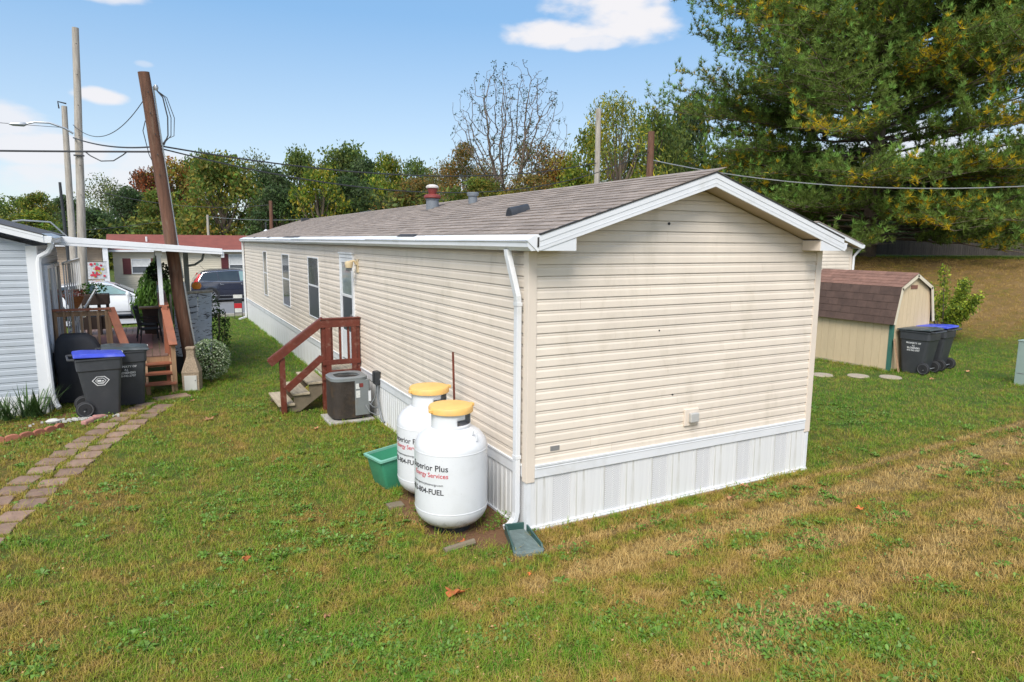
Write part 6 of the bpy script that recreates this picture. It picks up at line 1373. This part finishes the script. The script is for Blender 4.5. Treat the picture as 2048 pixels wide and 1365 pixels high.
# understory mass behind the fence and at the treeline foot
parts = []
for k in range(60):
    u = k/59; x, y = 34+u*30, 33-u*20+3*math.sin(k*2.1); parts.append(leaf_cloud(420, (x, y, H(x, y)+1.5), (1.9, 1.6, 2.1), .15, 700+k, shell=.2, tints=(G_, (1.3, 1.3, 1), (.6, .6, .6))))
o = foliage('undergrowth', cat(parts), FOL['tree_dark']); tag(o, kind='stuff')
parts = []
for k in range(90):
    u = k/89; x, y = -34+u*66, 104-u*62+4*math.sin(k*1.7); parts.append(leaf_cloud(380, (x, y, H(x, y)+2.2), (3.4, 2.6, 3.4), .26, 900+k, shell=.2, tints=(G_, (1.6, 1.4, 1), (.6, .7, .6), (1.8, 1.3, .8))))
o = foliage('undergrowth', cat(parts), FOL['tree_green']); tag(o, kind='stuff')
# bare tree
def bare_tree(seed, top):
    g = np.random.default_rng(seed)
    A = g.normal(size=(1500, 3)); A /= np.linalg.norm(A, axis=1)[:, None]; A *= g.random((1500, 1))**.42; A = A*np.array([5.7, 5.0, top*.36])+np.array([.2, 0, top*.62])
    A = A[(A[:, 2] > 5.2)]
    N = [np.array([0, 0, 0.])]; par = [-1]
    for i in range(10): N.append(N[-1]+np.array([.01, 0, .35])); par.append(len(N)-2)
    f0 = len(N)-1
    for dx, dy in ((-.16, .03), (.17, -.04), (.02, .12)):
        p = f0
        for i in range(5): N.append(N[p]+np.array([dx*(1+.25*i)*.6, dy, .33])); par.append(p); p = len(N)-1
    for it in range(60):
        X = np.array(N); d = np.linalg.norm(A[:, None, :]-X[None], axis=2); nn = d.argmin(1); md = d.min(1)
        K_ = md > .50; A = A[K_]; nn = nn[K_]; 
        if len(A) == 0: break
        new = []
        for k in np.unique(nn):
            v = (A[nn == k]-X[k]); v /= np.linalg.norm(v, axis=1)[:, None]; v = v.mean(0)+g.normal(size=3)*.14; v[2] += .03; v /= np.linalg.norm(v)+1e-6; new.append((X[k]+v*.33, k))
        for q, k in new: N.append(q); par.append(int(k))
        if len(N) > 5500: break
    X = np.array(N); w = np.zeros(len(N)); ch = np.zeros(len(N), int)
    for i in range(len(N)-1, 0, -1): 
        if ch[i] == 0: w[i] = 1
        w[par[i]] += w[i]; ch[par[i]] += 1
    rad = np.maximum(.015, .0165*w**.5); segs = [(X[par[i]], X[i], min(rad[par[i]], rad[i]*1.25), rad[i]) for i in range(1, len(N))]
    segs[0] = (X[0]-np.array([0, 0, .3]), X[1], .34, .32)
    return segs, X[ch == 0]
bz = H(25.4, 49)-.2; segs, tips = bare_tree(23, 19.1-bz); t = thing('bare_tree', 'tall nearly leafless tree standing above the treeline against the sky', 'tree', (25.4, 49, bz))
V, F = tube_np(segs, 4); me = npmesh('trunk', V, F, M['bark']); me.shade_smooth(); link('trunk', me, t)
g = np.random.default_rng(4); sel = tips[g.random(len(tips)) < .6]
V, F, T = leaf_cloud(len(sel)*9, (0, 0, 0), (1, 1, 1), .10, 77, shell=.1, tints=((.7, .7, .7), (1, .9, .7)), asp=.4); V = (V.reshape(-1, 4, 3)*np.array([1, 1, 1])); ctr = V.mean(1, keepdims=True); V = (V-ctr)+ctr*.32+np.repeat(sel, 9, 0)[:, None, :]; foliage('crown', (V.reshape(-1, 3), F, T), DARKG, t)
# ------------------------------------------------------------------ the big pine
def pine(base, hgt, seed):
    g = np.random.default_rng(seed); segs = [(np.array([0, 0, -.5]), np.array([.1, 0, hgt*.5]), .42, .28), (np.array([.1, 0, hgt*.5]), np.array([0, 0, hgt]), .28, .05)]
    P, Dv, TI = [], [], []; 
    camdir = np.array([_r.x, _r.y]); camdir /= np.linalg.norm(camdir)
    z = 1.2
    while z < hgt-.5:
        u = (z-2)/(hgt-2); L0 = 10.6*(1-u)**.5*(.87+.13*math.sin(z*1.3))*min(1, .88+u*3)+.6
        nb2 = 9 if z < 16 else 7
        for k in range(nb2):
            a = g.uniform(0, 2*np.pi) if True else 0; L = L0*g.uniform(.72, 1.12); dv = np.array([math.cos(a), math.sin(a)]); right = dv@camdir
            if right > .5 and 4.5 < z < 6.0: continue
            bough_sunlit_gold = .6 if g.random() < .42 else .08  # gold tint paints sunlit tips as well as old yellow needles
            rise = g.uniform(-.02, .16)+.18*u; droop = .10 if z < 6 else .0
            n = 10; prev = None
            for i in range(n+1):
                t = i/n; rr = L*t; zz = z+L*(rise*t-droop*t*t*2+.10*t*t); p = np.array([dv[0]*rr, dv[1]*rr, zz])+g.normal(size=3)*.05
                if prev is not None: segs.append((prev, p, .065*(1-t)+.012, .065*(1-t-.1)+.012 if t < .9 else .010))
                prev = p
                if t > .22:
                    # side branchlets
                    for sdd in (-1, 1):
                        for _ in range(2 if t < .9 else 1):
                            perp = np.array([-dv[1], dv[0]])*sdd; l2 = (1-abs(t-.55)*.9)*L*.23*g.uniform(.5, 1.15)+.25
                            e = perp*g.uniform(.5, 1)+dv*g.uniform(.3, 1.0); e /= np.linalg.norm(e); e3 = np.array([e[0], e[1], g.uniform(.0, .45)]); m_ = max(3, int(l2/.165))
                            sunlit_gold = t > .4 and g.random() < bough_sunlit_gold; segs.append((p, p+e3*l2, .013, .006))
                            for q in range(m_):
                                s_ = (q+.6)/m_; pos = p+e3*l2*s_+np.array([0, 0, .08*s_*s_])+g.normal(size=3)*np.array([.07, .07, .05]); 
                                if q == m_-1:
                                    for up_ in range(3): P.append(pos+np.array([0, 0, .13*(up_+1)])+g.normal(size=3)*.05); Dv.append(np.array([0, 0, 1.])); TI.append(2 if sunlit_gold and up_ < 2 and g.random() < .5 else (1 if up_ == 2 else 0))
                                P.append(pos); dd = e3*.6+np.array([0, 0, .65])+g.normal(size=3)*.25; Dv.append(dd/np.linalg.norm(dd)); TI.append((2 if sunlit_gold and g.random() < .6 else 0) if s_ < .8 else g.choice([0, 0, 0, 1]))
        z += g.uniform(.40, .56)
    P = np.array(P); Dv = np.array(Dv); TI = np.array(TI)
    return segs, P, Dv, TI
segs, P, Dv, TI = pine(None, 23, 5)
def needles(P, Dv, TI, nn, ln, wd, seed):
    g = np.random.default_rng(seed); N = len(P); d = np.repeat(Dv, nn, 0)+g.normal(size=(N*nn, 3))*.62; d /= np.linalg.norm(d, axis=1)[:, None]; b0 = np.repeat(P, nn, 0)
    s_ = np.cross(d, g.normal(size=d.shape)); s_ /= np.linalg.norm(s_, axis=1)[:, None]; L = ln*g.uniform(.7, 1.25, (N*nn, 1))
    V = np.stack([b0-s_*wd, b0+s_*wd, b0+d*L], 1).reshape(-1, 3); F = np.arange(3*N*nn).reshape(-1, 3)
    tn = np.array([(1, 1, 1), (1.2, 1.5, 1.45), (3.3, 1.75, .5)]); k = np.repeat(TI, nn); T = np.repeat(tn[k]*g.uniform(.75, 1.25, (N*nn, 1)), 3, 0)*np.repeat(np.repeat(g.uniform(.75, 1.25, (N, 1)), nn, 0), 3, 0)
    return V, F, T
NEED = folmat('pine_needles', (.170, .240, .050), .45)
PB = (28.6, 15.9); pz = H(*PB)-.3
pt_ = thing('white_pine', 'huge spreading pine with needles tinted orange and sunlit gold towering behind the shed', 'tree', (PB[0], PB[1], pz))
print('pine tufts', len(P))
VV, FF, TT = needles(P, Dv, TI, 13, .235, .019, 3)
foliage('crown', (VV, FF, TT), NEED, pt_)
V, F = tube_np(segs, 5); me = npmesh('trunk', V, F, M['bark']); me.shade_smooth(); link('trunk', me, pt_)
# young tree by the shed
yt = thing('young_fruit_tree', 'small bushy young tree with bright leaves right of the shed', 'tree', (17.6, 5.75, H(17.6, 5.75)))
g = np.random.default_rng(6); segs = []; parts = []
for k in range(15):
    a = g.uniform(0, 6.28); L_ = g.uniform(1.0, 1.75); tip = np.array([math.cos(a)*g.uniform(.25, 1.0), math.sin(a)*g.uniform(.25, 1.0), L_ if k else 2.15]); segs += curve_segs((0, 0, -.1), tip, .03, .006, (tip[0]*.1, tip[1]*.1, .3), 4)
    for q in range(6):
        t_ = .35+.65*q/5; parts.append(leaf_cloud(60, tip*np.array([t_, t_, t_**.8]), (.20, .20, .17), .045, 1000+k*10+q, shell=.1, up=.6, tints=(G_, (1.5, 1.3, .9), (.6, .7, .6), (2.0, 1.6, 1)), asp=.5))
foliage('crown', cat(parts), folmat('fruit_tree', (.19, .27, .04)), yt); V, F = tube_np(segs, 6); link('trunk', npmesh('trunk', V, F, M['bark']), yt)
# ------------------------------------------------------------------ lawn grass
gmat = bpy.data.materials.new('grass_blades'); gmat.use_nodes = True; t_ = gmat.node_tree; b = NB(t_); p = t_.nodes['Principled BSDF']
c, v, bank, n3, pos = lawn_colour(b, 1.0)
oi = b.n('ShaderNodeObjectInfo'); ge = b.n('ShaderNodeNewGeometry')
sc_ = b.m('ADD', .66, b.m('MULTIPLY', oi.outputs['Random'], .42)); sc_ = b.m('ADD', sc_, b.m('MULTIPLY', ge.outputs['Random Per Island'], .42))
cb = b.n('ShaderNodeCombineColor'); [t_.links.new(sc_, cb.inputs[i]) for i in range(3)]
c = b.mix(1., c, cb.outputs[0], 'MULTIPLY')
c = b.mix(b.smooth(ge.outputs['Random Per Island'], .85, .9), c, (.44, .29, .10))
t_.links.new(c, p.inputs['Base Color']); p.inputs['Roughness'].default_value = .55; p.inputs['Specular IOR Level'].default_value = .3
tr = b.n('ShaderNodeBsdfTranslucent'); t_.links.new(c, tr.inputs[0]); mx = b.n('ShaderNodeMixShader'); mx.inputs[0].default_value = .3
t_.links.new(p.outputs[0], mx.inputs[1]); t_.links.new(tr.outputs[0], mx.inputs[2]); t_.links.new(mx.outputs[0], t_.nodes['Material Output'].inputs[0])
weedm = mat('clover_leaf', (.115, .225, .022), .5, .3, 2.0, trans=.25, island=.3)
tc_ = bpy.data.collections.new('grass_tufts')
def tuft(seed, n, hgt, wid, spread, lean):
    g = random.Random(seed); mb = MB()
    for i in range(n):
        a = g.uniform(0, 6.28); r_ = spread*math.sqrt(g.random()); bx, by = r_*math.cos(a), r_*math.sin(a); h_ = hgt*g.uniform(.55, 1.25); a2 = g.uniform(0, 6.28); ln = lean*g.uniform(.2, 1.3)*h_
        ox, oy = math.cos(a2)*ln, math.sin(a2)*ln; sx, sy = -math.sin(a2)*wid, math.cos(a2)*wid
        mb.add([(bx-sx, by-sy, -.01), (bx+sx, by+sy, -.01), (bx+sx*.8+ox*.4, by+sy*.8+oy*.4, h_*.55), (bx-sx*.8+ox*.4, by-sy*.8+oy*.4, h_*.55), (bx+ox, by+oy, h_*g.uniform(.7, 1))], [(0, 1, 2, 3), (3, 2, 4)])
    me = bpy.data.meshes.new('tuft'); me.from_pydata(mb.v, [], mb.f); me.materials.append(gmat); return me
def clover(seed):
    g = random.Random(seed); mb = MB()
    for i in range(22):
        a = g.uniform(0, 6.28); r_ = .08*math.sqrt(g.random()); c_ = Vector((r_*math.cos(a), r_*math.sin(a), g.uniform(.008, .036))); s_ = g.uniform(.005, .0105); t0 = g.uniform(0, 6.28); tx, ty = g.uniform(-.9, .9), g.uniform(-.9, .9)
        pts_ = [(c_.x+s_*math.cos(t0+q*math.pi/3)*(1 if q % 2 else .8), c_.y+s_*math.sin(t0+q*math.pi/3), c_.z+tx*s_*math.cos(t0+q*math.pi/3)+ty*s_*math.sin(t0+q*math.pi/3)) for q in range(6)]
        mb.add(pts_, [(0, 1, 2, 3), (0, 3, 4, 5)])
    me = bpy.data.meshes.new('clover'); me.from_pydata(mb.v, [], mb.f); me.materials.append(weedm); return me
def broadweed(seed):
    g = random.Random(seed); mb = MB()
    for i in range(9):
        a = i*.7+g.uniform(-.2, .2); L_ = g.uniform(.03, .065); w_ = L_*.2; z1 = g.uniform(.012, .04); ca_, sa_ = math.cos(a), math.sin(a)
        P_ = [(0, 0, .005), (L_*.5*ca_-w_*sa_, L_*.5*sa_+w_*ca_, z1), (L_*ca_, L_*sa_, z1*.8), (L_*.5*ca_+w_*sa_, L_*.5*sa_-w_*ca_, z1)]; mb.add(P_, [(0, 3, 2, 1)])
    me = bpy.data.meshes.new('broadweed'); me.from_pydata(mb.v, [], mb.f); me.materials.append(weedm); return me
protos = [tuft(i, 13, .034, .0016, .05, 1.5) for i in range(4)]+[tuft(10+i, 10, .048, .0020, .05, 1.3) for i in range(2)]+[clover(1), clover(2), broadweed(3)]
for i, me in enumerate(protos):
    o = bpy.data.objects.new('tuft_%02d' % i, me); tc_.objects.link(o)
g = np.random.default_rng(99)
def cover_pts(n, rmin, rmax, power, azlo=-22, azhi=80):
    u = g.random(n); e_ = 2-power
    r = (rmin**e_+u*(rmax**e_-rmin**e_))**(1/e_); a = np.radians(g.uniform(azlo, azhi, n)); return CAM.x+r*np.sin(a), CAM.y+r*np.cos(a), r
def keep(x, y):
    k = np.ones(len(x), bool)
    def rect(x0, x1, y0, y1): nonlocal k; k &= ~((x > x0) & (x < x1) & (y > y0) & (y < y1))
    rect(-.03, WX+.02, -.03, LY+.02); rect(.03, WX*.8, -.085, .0); rect(-.88, -.09, 5.01, 5.73); rect(-9.3, -4.97, 8.17, 11.3); rect(-5, -3.0, 9.3, 14.7); rect(12.1, 13.65, 3.88, 6.38); rect(12.7, 17.05, 8.5, 24.6)
    rect(-60, 60, 23.85, 33.3); rect(-9, -2.4, 22.2, 24.1); rect(-8.5, 12, 35.1, 39.5); rect(-8.6, -5.3, 32.8, 36); rect(-1.47, -.64, 6.2, 7.3)
    for (px_, py_, pa) in PV:
        dx, dy = x-px_, y-py_; ca_, sa_ = math.cos(pa), math.sin(pa); u_, v_ = dx*ca_+dy*sa_, -dx*sa_+dy*ca_; k &= ~((abs(u_) < .14) & (abs(v_) < .15))
    k &= ~(((x+3.08)/.28)**2+((y-8.52)/.15)**2 < 1.2)
    for (tx_, ty_, r_) in ((-.625, .52, .28), (-.50, 1.46, .28), (10.25, 4.28, .24), (10.85, 3.8, .24), (11.42, 3.4, .24)): k &= ((x-tx_)**2+(y-ty_)**2 > r_*r_)
    sb_ = (abs(x+.17) < .17) & (abs(y+.17) < .30); k &= ~sb_
    return k
PV = [(c_.location.x+path.location.x, c_.location.y+path.location.y, c_.rotation_euler[2]) for c_ in path.children]
def scatter(name, n, rmin, rmax, power, pick, smin, smax, kindlab, thin=None):
    x, y, r = cover_pts(n, rmin, rmax, power); k = keep(x, y)
    if thin is not None: k &= thin(x, y)
    x, y, r = x[k], y[k], r[k]; z = np.array([H(a, b_) for a, b_ in zip(x, y)])
    me = bpy.data.meshes.new(name); me.vertices.add(len(x)); me.vertices.foreach_set('co', np.stack([x, y, z], 1).astype(np.float32).ravel())
    ia = me.attributes.new('idx', 'INT', 'POINT'); ia.data.foreach_set('value', pick(x, y, len(x)).astype(np.int32))
    sa_ = me.attributes.new('size', 'FLOAT', 'POINT'); sa_.data.foreach_set('value', (g.uniform(smin, smax, len(x))*(1+.02*np.maximum(0, r-8))).astype(np.float32))
    ra = me.attributes.new('spin', 'FLOAT_VECTOR', 'POINT'); ra.data.foreach_set('vector', np.stack([g.normal(size=len(x))*.12, g.normal(size=len(x))*.12, g.uniform(0, 6.28, len(x))], 1).astype(np.float32).ravel())
    o = link(name, me); tag(o, kind='stuff')
    ng = bpy.data.node_groups.new(name, 'GeometryNodeTree'); ng.interface.new_socket('Geometry', in_out='INPUT', socket_type='NodeSocketGeometry'); ng.interface.new_socket('Geometry', in_out='OUTPUT', socket_type='NodeSocketGeometry')
    N = ng.nodes; i_, o_ = N.new('NodeGroupInput'), N.new('NodeGroupOutput'); ip = N.new('GeometryNodeInstanceOnPoints'); ci = N.new('GeometryNodeCollectionInfo'); ci.inputs[0].default_value = tc_; ci.inputs['Separate Children'].default_value = True
    def attr(nm, dt): a = N.new('GeometryNodeInputNamedAttribute'); a.data_type = dt; a.inputs[0].default_value = nm; return a.outputs[0]
    L = ng.links; L.new(i_.outputs[0], ip.inputs['Points']); L.new(ci.outputs[0], ip.inputs['Instance']); ip.inputs['Pick Instance'].default_value = True
    L.new(attr('idx', 'INT'), ip.inputs['Instance Index']); L.new(attr('size', 'FLOAT'), ip.inputs['Scale']); L.new(attr('spin', 'FLOAT_VECTOR'), ip.inputs['Rotation'])
    L.new(ip.outputs[0], o_.inputs[0]); md = o.modifiers.new('scatter', 'NODES'); md.node_group = ng; return o
def pick_grass(x, y, n): return g.integers(0, 6, n)
def bare(x, y):
    q = ((x+.42)/.27)**2+((y-.10)/.26)**2; q2 = ((x+.45)/.55)**2+((y-.9)/1.0)**2; return ~(((q < 1.0) & (g.random(len(x)) < .93)) | ((q2 < 1) & (g.random(len(x)) < .75)))
scatter('lawn_grass', 150000, 2.2, 42, 1.70, pick_grass, .75, 1.45, 'grass', bare)
nzv = lambda x, y: np.array([noise.noise(Vector((a*.75, b_*.75, 7))) + .6*noise.noise(Vector((a*2.2, b_*2.2, 3))) for a, b_ in zip(x, y)])
scatter('clover_patches', 17000, 2.2, 14, 1.6, lambda x, y, n: np.where(g.random(n) < .28, 8, g.integers(6, 8, n)), .8, 1.5, 'clover', lambda x, y: bare(x, y) & (nzv(x, y)+g.normal(size=len(x))*.28 > .30))
# taller grass against walls, posts and stones, and small dry litter
ex = []
def along(x0, y0, x1, y1, n, w):
    t = g.random(n); ex.append(np.stack([x0+(x1-x0)*t+g.normal(size=n)*w, y0+(y1-y0)*t+g.normal(size=n)*w], 1))
def around(cx_, cy_, rr_, n): a = g.uniform(0, 6.28, n); q = rr_*(1+abs(g.normal(size=n))*.10); ex.append(np.stack([cx_+q*np.cos(a), cy_+q*np.sin(a)], 1))
along(.0, -.10, WX, -.085, 260, .018); along(-.08, 1.8, -.08, LY, 520, .02); along(12.08, 3.9, 12.08, 6.3, 90, .02); along(12.1, 3.85, 13.6, 3.85, 60, .02)
along(-3.5, 8.78, -2.5, 8.8, 60, .06); along(-9, 8.12, -5.0, 8.12, 120, .02); along(-.85, 5.0, -.1, 5.0, 50, .01); along(-.88, 5.0, -.88, 5.7, 40, .01)
around(-2.68, 9.0, .22, 60); around(-2.6, 10.14, .17, 60); around(-1.385, 6.15, .07, 26); around(13.26, 1.56, .24, 50); around(-.16, -.20, .27, 20); around(-2.28, 9.75, .3, 60); around(-.625, .52, .30, 16); around(-.70, 2.02, .33, 50)
for (px_, py_, pa) in PV: around(px_, py_, .205, 12)
ex = np.concatenate(ex); _cp = cover_pts
cover_pts = lambda n, *a, **k: (ex[:, 0], ex[:, 1], np.hypot(ex[:, 0]-CAM.x, ex[:, 1]-CAM.y))
scatter('edge_grass', 0, 0, 0, 0, pick_grass, 1.0, 2.1, 'grass')
cover_pts = _cp
x, y, r_ = cover_pts(2600, 2.6, 26, 1.6); k = keep(x, y); x, y = x[k], y[k]; V_, F_ = [], []
for i, (a, c_) in enumerate(zip(x, y)):
    s_ = rnd.uniform(.006, .017); an = rnd.uniform(0, 6.28); z_ = H(a, c_)+.022+rnd.uniform(0, .012); ux, uy = math.cos(an)*s_, math.sin(an)*s_
    V_ += [(a-ux, c_-uy, z_), (a+uy*.6, c_-ux*.6, z_+s_*.3), (a+ux, c_+uy, z_+s_*.2), (a-uy*.6, c_+ux*.6, z_+s_*.4)]; F_.append((4*i, 4*i+1, 4*i+2, 4*i+3))
o = link('leaf_litter', npmesh('leaf_litter', np.array(V_), np.array(F_), mat('leaf_litter_brown', (.42, .24, .11), .8, .3, 3, island=.45))); tag(o, kind='stuff')
# ------------------------------------------------------------------ fallen leaves
def leaf_mesh(seed, s_):
    g = random.Random(seed); n = 20; P_ = []
    for i in range(n):
        a = 2*math.pi*i/n; r_ = s_*(.62+.38*abs(math.cos(2.5*a)))*(g.uniform(.85, 1.1)); x, y = r_*math.cos(a), r_*math.sin(a)*.8; P_.append((x, y, .012+abs(x)*g.uniform(.25, .5)+.01*math.sin(3*a)))
    mb = MB(); mb.add([(0, 0, .012)]+P_, [(0, i+1, (i+1) % n+1) for i in range(n)]); mb.bar((-s_*.3, -s_*.6, .02), (-s_*.6, -s_*1.2, .03), .003, .003); return mb
LV = [(-1.17, -.84, .10, 'large curled orange leaf on the grass in front of the tanks', 0), (3.54, -1.30, .045, 'small orange leaf on the dry grass right of the end wall', 0), (-2.66, .64, .05, 'reddish leaf alone in the middle of the left lawn', 0), (-2.56, 6.34, .085, 'long orange leaf on the lawn between path and steps', 1),
 (3.01, -.12, .07, 'flat brown leaf against the white skirting', 1), (2.56, -.33, .055, 'small brown leaf just below the one at the skirting', 1), (-2.21, -.69, .035, 'tiny brown leaf left of the large curled orange one', 1), (-.70, .02, .055, 'orange leaf on the soil at the foot of the nearer tank', 0),
 (-.44, -.83, .025, 'tiny orange leaf on the grass below the splash block', 0), (-1.1, 4.9, .045, 'red brown leaf on the grass in front of the air conditioner pad', 1), (6.71, -1.23, .06, 'pale brown leaf on the lawn far right of the house', 1), (-2.75, 7.9, .05, 'brown leaf beside the top of the stone path', 1),
 (11.9, 2.75, .06, 'pale leaf on the lawn below the bins by the shed', 1), (13.6, 2.9, .06, 'pale curled leaf right of the shed bins', 1), (5.27, 5.0, .05, 'brown leaf near the far corner of the cream home', 1)]
for i, (x, y, s_, lab, br) in enumerate(LV):
    o = leaf_mesh(i, s_).build('fallen_leaf', M['leafbrown'] if br else M['leaf'], loc=(x, y, H(x, y)+.022), rot=(rnd.uniform(-.2, .2), rnd.uniform(-.2, .2), rnd.uniform(0, 6))); tag(o, lab, 'leaf', 'fallen leaves on the lawn')
# small weeds at the corner of the home
for i, (x, y, s_) in enumerate(((-.12, .32, 1.3), (-.30, .55, 1.0), (.04, -.10, .7), (-.28, .25, 1.1))):
    me = npmesh('weed', *(lambda q: (q[0], q[1]))(leaf_cloud(70, (0, 0, .05*s_), (.09*s_, .07*s_, .06*s_), .016, 1200+i, tints=((1, 1, 1),))), m=weedm); o = link('weed', me, loc=(x, y, 0)); tag(o, ['leafy weed by the downspout foot', 'leafy weed on the soil right of the nearer tank', 'small weed at the house corner above the splash block', 'low weed in the bare soil between tank and downspout'][i], 'weed', 'weeds at the house corner')
print('objects', len(bpy.data.objects), 'tris', sum(sum(len(p.vertices)-2 for p in m.polygons)*m.users for m in bpy.data.meshes if len(m.polygons) < 400000 and m.users))
